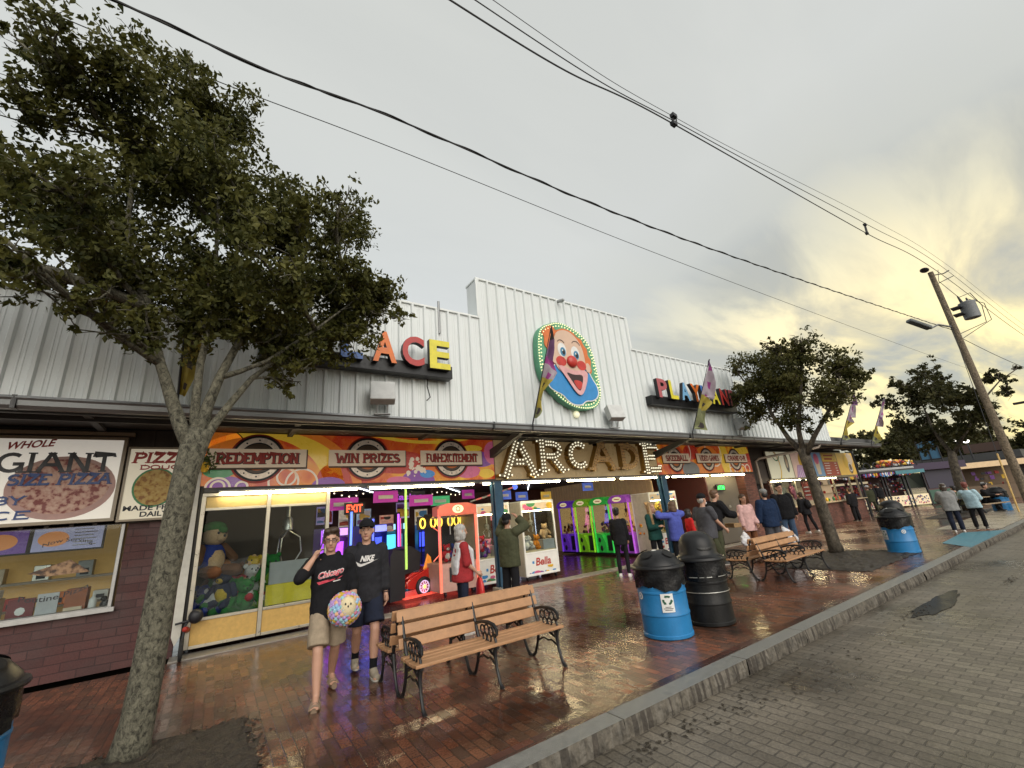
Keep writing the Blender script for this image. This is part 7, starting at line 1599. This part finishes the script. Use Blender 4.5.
            g.cap(hp(0,.07,0),hp(0,.10,-.3),.07*k*HS,.06*k*HS)
        elif st=='pony': g.ell(hp(0,.05,.0),(.078*k*HS,.06*k*HS,.085*k*HS),12,8,cz); g.cap(hp(0,.10,.05),hp(0,.14,-.12),.035*k*HS,.02*k*HS)
        elif st=='bun': g.ell(hp(0,.04,-.0),(.08*k*HS,.07*k*HS,.085*k*HS),12,8,cz); g.ell(hp(0,.10,.07),(.045*k*HS,.045*k*HS,.045*k*HS),10,7)
        elif st=='beardcap': g.ell(hp(0,.05,-.01),(.078*k*HS,.055*k*HS,.08*k*HS),12,8,cz); g.ell(hp(0,-.045,-.085),(.052*k*HS,.045*k*HS,.045*k*HS),10,7,cz)
        link(remesh(g,vox*.55,1,.006,5,.4),'hair',T,[hm])
    if hat:
        st,hm=hat; g=MB(hm)
        if st=='cap': 
            g.ell(hp(0,.012,.062),(.089*k*HS,.104*k*HS,.075*k*HS),16,9,cz)
            V=[]; 
            for i in range(9):
                a=PI+PI*i/8; V+=[tuple(hp(.083*math.cos(a),.01+.098*math.sin(a),.058)),tuple(hp(.078*math.cos(a),-.0+.17*math.sin(a),.045))]
            g.add(V,[(2*i,2*i+1,2*i+3,2*i+2) for i in range(8)])
        else: g.ell(hp(0,.015,.055),(.09*k*HS,.105*k*HS,.09*k*HS),16,9,cz); g.ell(hp(0,.012,.02),(.092*k*HS,.107*k*HS,.03*k*HS),16,7,cz)
        g.build('cap' if st=='cap' else 'beanie',T,smooth=True)
    if detail or top.get('face'):
        for s in (1,-1):
            g=MB(M('eye_white',(.55,.52,.5),.3)); g.ell(hp(s*.030,-.0765,.004),(.012*k,.007*k,.006*k),8,6,cz); g.use(M('eye_dark',(.02,.015,.01),.2)); g.ell(hp(s*.030,-.082,.004),(.006*k,.004*k,.0062*k),8,6,cz); g.build('eye',T,smooth=True)
            g=MB(hair[1] if hair else INK); g.cap(hp(s*.014,-.084,.026),hp(s*.048,-.074,.028),.005*k,.004*k,6); g.build('eyebrow',T,smooth=True)
        g=MB(M('lips',(.36,.14,.11),.5)); g.cap(hp(-.02,-.080,-.062),hp(.02,-.080,-.062),.006*k,.006*k,6); g.ell(hp(0,-.083,-.063),(.014*k,.007*k,.009*k),8,5,cz); g.build('mouth',T,smooth=True)
    T['_k']=k; del T['_k']
    return T,dict(J=J,hp=hp,up=up,k=k,shirt=shirt,hz=hz)
def on_shirt(info,T,mb,name,off=.004):
    """wrap flat artwork (drawn in local XZ) onto the chest"""
    sh=info['shirt']; me=sh.data; bv=BVHTree.FromPolygons([v.co.copy() for v in me.vertices],[tuple(p.vertices) for p in me.polygons])
    bm=bmesh.new(); m0=mb.mesh('t'); bm.from_mesh(m0); bmesh.ops.triangulate(bm,faces=bm.faces); bmesh.ops.subdivide_edges(bm,edges=[e for e in bm.edges if e.calc_length()>.02],cuts=2); 
    for v in bm.verts:
        lay=-v.co.y; h=bv.ray_cast(Vector((v.co.x,-1,v.co.z)),Vector((0,1,0)))
        if h[0]: v.co.y=h[0].y-off-lay
    bm.to_mesh(m0); bm.free(); o=bpy.data.objects.new(name,m0); COL.objects.link(o); o.parent=sh; return o

def shaped_text(mb,t,box,y,m,bold,slant=0,rz=0): add_text(mb,t,box,y,m,None,0,bold,slant,0,rz)
def people():
    DH=M('hair_dark',(.045,.026,.015),.6,0,.3,30); LH=M('hair_blonde',(.30,.19,.09),.6,0,.3,30); GH=M('hair_grey',(.34,.33,.31),.65,0,.35,25); BH=M('hair_brown',(.11,.06,.032),.6,0,.3,30); KH=M('hair_black',(.012,.010,.010),.5,0,.3,30)
    BLK=fab('black',(.010,.010,.012)); CHR=fab('charcoal',(.022,.022,.026)); KHK=fab('khaki',(.30,.24,.17)); NVY=fab('navy',(.014,.018,.034)); OLV=fab('olive',(.058,.062,.034)); WHT=fab('white',(.58,.58,.60)); REDF=fab('red',(.30,.028,.032)); BLF=fab('blue',(.085,.11,.42)); TEA=fab('teal',(.012,.055,.048)); GRY=fab('grey',(.23,.23,.225)); SLT=fab('slate',(.065,.066,.075)); PNK=fab('pink',(.58,.36,.34)); DNB=fab('dark_blue',(.011,.024,.06)); RST=fab('rust',(.16,.065,.03)); JNS=fab('jeans',(.06,.10,.17)); LBL=fab('light_blue',(.36,.50,.56)); PER=fab('periwinkle',(.13,.15,.40)); TAN=fab('tan',(.28,.18,.09)); BRD=fab('bright_red',(.50,.02,.02))
    SD=M('sandal_brown',(.20,.14,.09),.6); SH=M('shoe_grey',(.30,.26,.20),.7); SW=M('shoe_white',(.62,.60,.58),.6); SB=M('shoe_black',(.02,.02,.02),.5)
    # 1 man on the phone
    T,I=person('man in black sweatshirt with red script lettering, on the phone and carrying a plush ball',(1.27,6.22),R(-8),1.90,1.02,
        arms={-1:((-.42,-.78,-.42),(.52,.42,.74)),1:((.24,.05,-1),(.02,-.55,-.80))}, legs={-1:((-.03,-.46,-1),(.0,-.10,-1)),1:((.0,.18,-1),(-.04,.72,-1))},
        top=dict(m=BLK,sleeve=.62,hem=.02,inf=.026,hood=True,name='sweatshirt'), bottom=dict(m=KHK,len=.46,inf=.022,name='shorts'), shoe=SD, hair=('short',DH), vox=.016, detail=True, head=(R(-6),R(4)), skin=SKIN)
    hp=I['hp']; k=I['k']
    g=MB(INK)
    for s in (1,-1): g.tube([hp(s*.032+.024*math.cos(2*PI*i/16),-.094,.003+.018*math.sin(2*PI*i/16)) for i in range(17)],.0028,5,False); g.tube([hp(s*.056,-.092,.008),hp(s*.076,.0,.008)],.0026,5)
    g.tube([hp(-.009,-.097,.006),hp(.009,-.097,.006)],.0028,5); g.build('glasses',T,smooth=True)
    RL=M('script_red',(.50,.03,.06),.5); WL=M('script_white',(.62,.60,.58),.5); z0=I['hz']+.30*k
    g=MB(WL); y=0
    shaped_text(g,'Chicago',(-.155,z0-.008,.145,z0+.093),-.001,WL,.055,.2,.17); shaped_text(g,'Chicago',(-.15,z0,.14,z0+.085),-.004,RL,.018,.2,.17)
    g.use(RL); g.polyxz([(-.13,z0-.045),(-.155,z0-.015),(.145,z0+.03),(.10,z0+.005)],-.002); g.use(WL); g.polyxz([(.03,z0-.03),(.115,z0-.02),(.115,z0-.008),(.03,z0-.018)],-.003)
    on_shirt(I,T,g,'lettering')
    wr=I['J'][-1][5]; ph=MB(INK,(0,0,0)); 
    pt=thing('mobile_phone','dark mobile phone held to the ear of the man in the red lettered sweatshirt','phone',T.location,T.rotation_euler.z); c=hp(-.094,-.03,-.035); ph.xf=Matrix.Translation(c)@Matrix.Rotation(R(18),4,'Y')@Matrix.Rotation(R(-20),4,'X'); ph.box(-.006,.006,-.036,.036,-.075,.075); ph.build('casing',pt,bevel=.004)
    wl=I['J'][1][5]; wb=MB(INK); d=U((.02,-.55,-.80)); wb.tube([wl-d*.03+Vector((.034*math.cos(a),.034*math.sin(a)*.8,.034*math.sin(a)*.5)) for a in [2*PI*i/14 for i in range(15)]],.006,6); wb.build('wristband',T,smooth=True)
    # the plush ball he carries
    c=Vector((.17,-.20,I['hz']-.02)); wc=T.matrix_basis if False else None
    cw=Matrix.Translation(T.location)@Matrix.Rotation(T.rotation_euler.z,4,'Z')@c
    P=thing('plush_ball','fluffy rainbow plush ball with a cream face carried by the phone caller','soft toy',cw,T.rotation_euler.z)
    cols=[PC['pink'],M('plush_mint',(.30,.55,.60),.95,0,.2,30,.5,120),M('plush_lilac',(.45,.30,.60),.95,0,.2,30,.5,120),PC['yellow'],M('plush_peach',(.70,.42,.25),.95,0,.2,30,.5,120),M('plush_sky',(.30,.48,.70),.95,0,.2,30,.5,120)]
    m=MB(cols[1]); rr=random.Random(8); m.ell((0,0,0),.17,18,12)
    for j in range(230):
        z=1-2*(j+.5)/230; a=j*2.39996; r=math.sqrt(1-z*z); m.use(cols[int(abs(noise.noise(Vector((r*math.cos(a)*1.6,r*math.sin(a)*1.6,z*1.6+4))))*15+rr.random()*1.2)%6]); m.ell((.172*r*math.cos(a),.172*r*math.sin(a),.172*z),(.03,.03,.03),7,5)
    m.build('fur',P,smooth=True); f=MB(M('plush_cream',(.66,.56,.36),.95,0,.1,30,.4,120)); f.ell((.02,-.135,.03),(.10,.075,.12),16,10); f.use(INK)
    for a,b in ((-.01,.08),(.05,.075),(.02,.05)): f.ell((a,-.212,b),(.009,.006,.013),8,5)
    f.build('face',P,smooth=True)
    # 2 second man
    T,I=person('man in black hoodie with white logo, black cap and navy shorts behind the phone caller',(1.83,6.62),R(-6),1.97,1.0,
        arms={1:((.14,.04,-1),(.06,-.12,-1)),-1:((-.14,.04,-1),(-.0,-.2,-1))}, legs={1:((.0,-.38,-1),(-.04,-.02,-1)),-1:((.02,.16,-1),(.05,.62,-1))},
        top=dict(m=CHR,sleeve=.95,hem=.02,inf=.026,hood=True,name='hoodie'), bottom=dict(m=NVY,len=.42,inf=.026,name='shorts',socks=BLK), shoe=SH, hair=('short',DH), hat=('cap',BLK), vox=.016, detail=True, head=(R(-14),R(-2)))
    k=I['k']; z0=I['hz']+.345*k; g=MB(WL); shaped_text(g,'NIKE',(-.105,z0+.02,.075,z0+.095),-.002,WL,.05,.35)
    sw=[(-.155,z0+.03),(-.13,z0-.03),(-.10,z0-.045),(-.04,z0-.03),(.15,z0+.035),(-.03,z0-.0),(-.09,z0-.008),(-.12,z0+.005)]; g.use(WL); g.add([(x,-.001,z) for x,z in sw],[(0,1,7),(1,2,6,7),(2,3,5,6),(3,4,5)]); on_shirt(I,T,g,'logo')
    wb=MB(INK); wl=I['J'][1][5]; wb.tube([wl+Vector((.034*math.cos(a),.034*math.sin(a),.015)) for a in [2*PI*i/14 for i in range(15)]],.006,6); wb.build('wristband',T,smooth=True)
    # 3 woman with white pullover over her shoulders
    T,I=person('grey haired woman in red top with white jumper over her shoulders and red bag',(3.72,7.35),R(80),1.75,1.02,True,(0,.0),
        arms={-1:((-.08,-.1,-1),(.1,-.75,-.65)),1:((.1,-.05,-1),(-.0,-.5,-.8))}, top=dict(m=REDF,sleeve=.5,hem=.03,inf=.03,name='top'), bottom=dict(m=NVY,inf=.012), shoe=SW, hair=('bob',GH), belly=.05)
    up=I['up']; k=I['k']; g=MB(WHT); g.loft([(*up(.02*k,0,.13*k),.14*k,.045*k),(*up(.2*k,0,.12*k),.17*k,.06*k),(*up(.45*k,0,.07*k),.19*k,.055*k),(*up(.55*k,0,.04*k),.10*k,.06*k)]); 
    for s in (1,-1): g.cap(up(.52*k,s*.12*k,-.01),up(.38*k,s*.10*k,-.15*k),.06*k,.05*k); g.cap(up(.38*k,s*.10*k,-.15*k),up(-.02*k,s*.06*k,-.19*k),.05*k,.035*k)
    link(remesh(g,.014,2,.01,4),'jumper',T,[WHT])
    w=I['J'][-1][5]; bw=Matrix.Translation(T.location)@Matrix.Rotation(T.rotation_euler.z,4,'Z')@Vector((w.x,w.y-.05,w.z-.1))
    B=thing('shopping_bag','shiny red bag hanging from the hand of the grey haired woman','bag',bw,R(80)); m=MB(M('red_bag',(.48,.02,.02),.3,0,.2,6,.5,20)); m.loft([(0,0,-.42,.10,.05),(0,0,-.3,.15,.06),(0,.0,-.1,.13,.05),(0,0,0,.05,.03)],14); m.build('sack',B,smooth=True); h=MB(INK); h.tube([(-.05,0,0),(0,0,.08),(.05,0,0)],.008); h.build('handle',B)
    # 4 man in green jacket, arms raised
    person('man in olive green jacket and black beanie with raised arms by the first post',(5.52,8.55),R(115),1.87,1.06,False,(0,0.02), arms={-1:((-.35,-.85,.35),(.55,.35,.75)),1:((.35,-.85,.35),(-.55,.35,.75))}, top=dict(m=OLV,sleeve=1.,hem=-.06,inf=.05,name='jacket'), bottom=dict(m=BLK,inf=.03), shoe=SB, hair=('short',KH), hat=('beanie',BLK), skin=SKIN_D)
    # 5 young woman in black
    T,I=person('woman in black jacket and leggings with a white bag, standing before the glowing crane machines',(9.42,8.85),R(125),1.80,.92,True, arms={1:((.1,-.1,-1),(.0,-.5,-.8)),-1:((-.1,-.1,-1),(0,-.45,-.8))}, top=dict(m=BLK,hem=.0,inf=.03,name='jacket'), bottom=dict(m=BLK,inf=.006), shoe=SW, hair=('bun',KH), skin=SKIN_D)
    m=MB(WHT); c=Matrix.Translation(T.location)@Matrix.Rotation(T.rotation_euler.z,4,'Z')@Vector((.12,-.25,.88)); m.o=(0,0,0); m.box(-.03,.03,-.09,.09,-.12,.12); solo(m,'paper_bag','small white bag held by the woman in black','bag',loc=c,rz=T.rotation_euler.z,bevel=.01)
    # 6..9 the group by the second post
    T,I=person('long blonde haired woman in a white and dark green jacket beside the second blue post',(10.45,8.45),R(-8),1.84,.98,True, arms={1:((.1,-.2,-1),(-.35,-.6,.75)),-1:((-.12,-.2,-1),(.5,-.75,.1))}, top=dict(m=TEA,hem=.02,inf=.035,name='jacket',face=1), bottom=dict(m=BLK,inf=.01), shoe=SW, hair=('long',LH))
    up=I['up']; k=I['k']; g=MB(WHT); g.loft([(*up(.34*k),.185*k,.135*k),(*up(.44*k),.19*k,.125*k),(*up(.53*k),.10*k,.09*k),(*up(.56*k),.07*k,.07*k)]); [g.cap(I['J'][s][3],I['J'][s][3].lerp(I['J'][s][4],.55),.085*k,.075*k) for s in (1,-1)]; link(remesh(g,.015,2,.008,4),'yoke',T,[WHT])
    person('person in bright blue jacket seen from behind with both arms raised',(10.75,7.95),R(172),1.82,1.04,True, arms={1:((.8,-.35,.1),(-.6,-.6,.25)),-1:((-.8,-.35,.1),(.6,-.6,.25))}, top=dict(m=BLF,hem=-.02,inf=.045,hood=True,name='jacket'), bottom=dict(m=BLK,inf=.012), shoe=SB, hair=('bob',BH))
    person('dark haired child in a bright red top behind the bins',(11.95,8.3),R(60),1.57,.95,True, top=dict(m=BRD,hem=.0,inf=.03,name='top'), bottom=dict(m=CHR,inf=.02), shoe=SB, hair=('bob',KH), skin=SKIN_D)
    T,I=person('man in slate grey t-shirt and black cap with a white mask at his chin',(10.5,6.85),R(75),1.97,1.1,False,(0,-.04), arms={-1:((-.1,-.45,-1),(0,-.75,-.7)),1:((.1,.3,-1),(0,-.2,-1))}, legs={-1:((-.04,-.3,-1),(0,.05,-1)),1:((.04,.25,-1),(0,.5,-1))}, top=dict(m=SLT,sleeve=.30,hem=.0,inf=.035,name='tshirt'), bottom=dict(m=OLV,inf=.03), shoe=SB, hair=('short',GH), hat=('cap',BLK), belly=.06)
    g=MB(WHT); g.ell(I['hp'](0,-.06,-.075),(.055,.045,.04),10,7); g.build('face_mask',T,smooth=True)
    T,I=person('man in black jacket bending forward with a cardboard box in his hands',(12.3,7.75),R(70),2.05,1.1,False,(0,-.28), arms={1:((.1,-.6,-.9),(-.1,-.9,-.2)),-1:((-.1,-.6,-.9),(.1,-.9,-.2))}, top=dict(m=BLK,hem=.0,inf=.05,name='jacket'), bottom=dict(m=OLV,inf=.03), shoe=SB, hair=('short',BH))
    c=Matrix.Translation(T.location)@Matrix.Rotation(T.rotation_euler.z,4,'Z')@Vector((0,-.66,1.02)); m=MB(TAN); m.box(-.2,.2,-.13,.13,-.06,.06); m.use(REDF); m.rect(-.1,-.03,.1,.02,-.133); solo(m,'cardboard_box','shallow tan cardboard box carried by the bending man in black','box',loc=c,rz=T.rotation_euler.z,bevel=.008)
    # 10..13 the group crossing before the snack stand
    def bag(lab,T,v,m,s=1.,lean=0.):
        c=Matrix.Translation(T.location)@Matrix.Rotation(T.rotation_euler.z,4,'Z')@Vector(v); B=thing('shopping_bag',lab,'bag',c,T.rotation_euler.z); b=MB(m); b.loft([(lean,0,-.42*s,.10*s,.06*s),(lean*.8,0,-.32*s,.19*s,.10*s),(lean*.4,0,-.14*s,.15*s,.08*s),(0,0,0,.04*s,.03*s)],16); link(remesh(b,.014,1,.02,2),'sack',B,[m]); h=MB(m); h.tube([(-.03,0,-.01),(0,0,.05),(.03,0,-.01)],.008); h.build('handle',B)
    PB_=M('plastic_bag_white',(.60,.60,.62),.35,0,.06,5)
    T,I=person('woman in pale pink shirt and rust trousers carrying a long white bag',(13.65,7.45),R(-25),1.85,1.,True, arms={-1:((-.12,-.02,-1),(.0,-.1,-1)),1:((.1,-.2,-1),(-.2,-.5,-.8))}, top=dict(m=PNK,hem=-.04,inf=.04,name='shirt',face=1), bottom=dict(m=RST,inf=.03), shoe=SB, hair=('pony',DH), skin=SKIN_D)
    bag('long white plastic bag hanging from the hand of the woman in pink',T,(-.26,-.06,.78),PB_,.95)
    T,I=person('man in dark blue jacket and grey cap right behind the woman in pink',(14.1,7.0),R(150),1.95,1.0,False,(0,.0), arms={-1:((-.14,.0,-1),(-.05,-.15,-1)),1:((.2,-.1,-1),(.2,-.2,-1))}, top=dict(m=DNB,hem=-.02,inf=.055,hood=True,name='jacket'), bottom=dict(m=SLT,inf=.04), shoe=SB, hair=('beardcap',KH), hat=('cap',GRY))
    bag('full white plastic bag swinging from the hand of the man in dark blue',T,(-.42,-.12,.82),PB_,1.15,-.25)
    person('tall man in black jacket with dark fringe facing the street by the snack stand',(15.9,7.35),R(-35),2.1,1.05,False, top=dict(m=BLK,hem=.02,inf=.045,name='jacket',face=1), bottom=dict(m=JNS,inf=.025), shoe=SB, hair=('short',KH))
    T,I=person('woman in black with a dark backpack leaning at the snack counter, white trainers',(21.95,9.25),R(165),1.74,1.05,True,(0,-.12), legs={1:((.06,-.1,-1),(0,.1,-1)),-1:((-.06,.25,-1),(0,.35,-1))}, top=dict(m=BLK,hem=.0,inf=.05,name='jacket'), bottom=dict(m=BLK,inf=.014), shoe=SW, hair=('pony',DH))
    up=I['up']; c=Matrix.Translation(T.location)@Matrix.Rotation(T.rotation_euler.z,4,'Z')@up(.32,0,.22); m=MB(BLK); m.ell((0,0,0),(.15,.10,.21),14,9); m.ell((0,.08,-.06),(.11,.05,.1),10,7); solo(m,'backpack','dark backpack worn by the woman at the snack counter','backpack',loc=c,rz=T.rotation_euler.z,smooth=True)
    person('stocky man in black jacket and trousers, back turned, past the snack counter',(28.9,9.75),R(160),1.72,1.12,False, top=dict(m=BLK,hem=-.04,inf=.05,name='jacket'), bottom=dict(m=BLK,inf=.035), shoe=SB, hair=('short',DH), vox=.02)
    person('person in olive coat and white cap with legs apart at the game stall',(35.4,10.9),R(150),1.76,1.08,False, legs={1:((.25,-.1,-1),(.1,.1,-1)),-1:((-.25,.1,-1),(-.1,.2,-1))}, top=dict(m=OLV,hem=-.08,inf=.06,name='coat'), bottom=dict(m=OLV,inf=.02), shoe=SB, hair=('short',BH), hat=('cap',WHT), vox=.02)
    person('man in black jacket and tan trousers watching the game stall',(38.9,11.35),R(165),1.82,1.15,False, top=dict(m=BLK,hem=-.02,inf=.06,name='jacket'), bottom=dict(m=TAN,inf=.03), shoe=SB, hair=('short',KH), vox=.02)
    person('second onlooker in black with maroon hood at the game stall, left of the tan trousers',(37.7,11.4),R(170),1.78,1.1,False, top=dict(m=BLK,hem=-.02,inf=.05,hood=True,name='jacket'), bottom=dict(m=BLK,inf=.03), shoe=SB, hair=('short',RST), vox=.02)
    person('person in grey hooded sweatshirt with the hood up, back turned, on the blue ramp',(21.4,4.4),R(120),1.62,1.12,True,(0,-.05), arms={1:((.2,-.5,-.8),(-.4,-.7,.3)),-1:((-.2,-.5,-.8),(.4,-.7,.3))}, top=dict(m=GRY,hem=-.02,inf=.06,hoodup=True,name='hoodie'), bottom=dict(m=NVY,inf=.03), shoe=SW, hair=('bob',DH), vox=.018)
    person('person in light blue top and black trousers leaning toward the hooded figure',(22.35,3.98),R(95),1.60,1.05,True,(.05,.18), arms={1:((.3,-.6,-.5),(-.4,-.7,.2)),-1:((-.3,-.4,-.9),(.2,-.8,0))}, legs={1:((.1,-.15,-1),(0,.0,-1)),-1:((-.05,-.3,-1),(0,-.05,-1))}, top=dict(m=LBL,hem=0,inf=.05,name='top'), bottom=dict(m=BLK,inf=.02,flare=1.4), shoe=SB, hair=('short',M('hair_maroon',(.16,.04,.03),.6)), vox=.018)
    sit={1:((.12,-1,-.05),(0,.1,-1)),-1:((-.12,-1,-.05),(0,.1,-1))}
    person('person in olive jacket sitting at the picnic table',(31.6,6.0),R(150),1.75,1.05,False,(0,-.25), arms={1:((.1,-.6,-.8),(-.2,-.9,.1)),-1:((-.1,-.6,-.8),(.2,-.9,.1))}, legs=sit, seat=.53, top=dict(m=OLV,hem=.04,inf=.045,name='jacket'), bottom=dict(m=BLK,inf=.025), shoe=SB, hair=('short',KH), vox=.02)
    person('person in black coat sitting at the far side of the picnic table',(32.6,5.3),R(-10),1.75,1.15,False,(0,-.2), arms={1:((.1,-.6,-.8),(-.2,-.9,.1)),-1:((-.1,-.6,-.8),(.2,-.9,.1))}, legs=sit, seat=.53, top=dict(m=BLK,hem=.04,inf=.05,name='coat'), bottom=dict(m=BLK,inf=.025), shoe=SB, hair=('short',KH), vox=.02)
people()
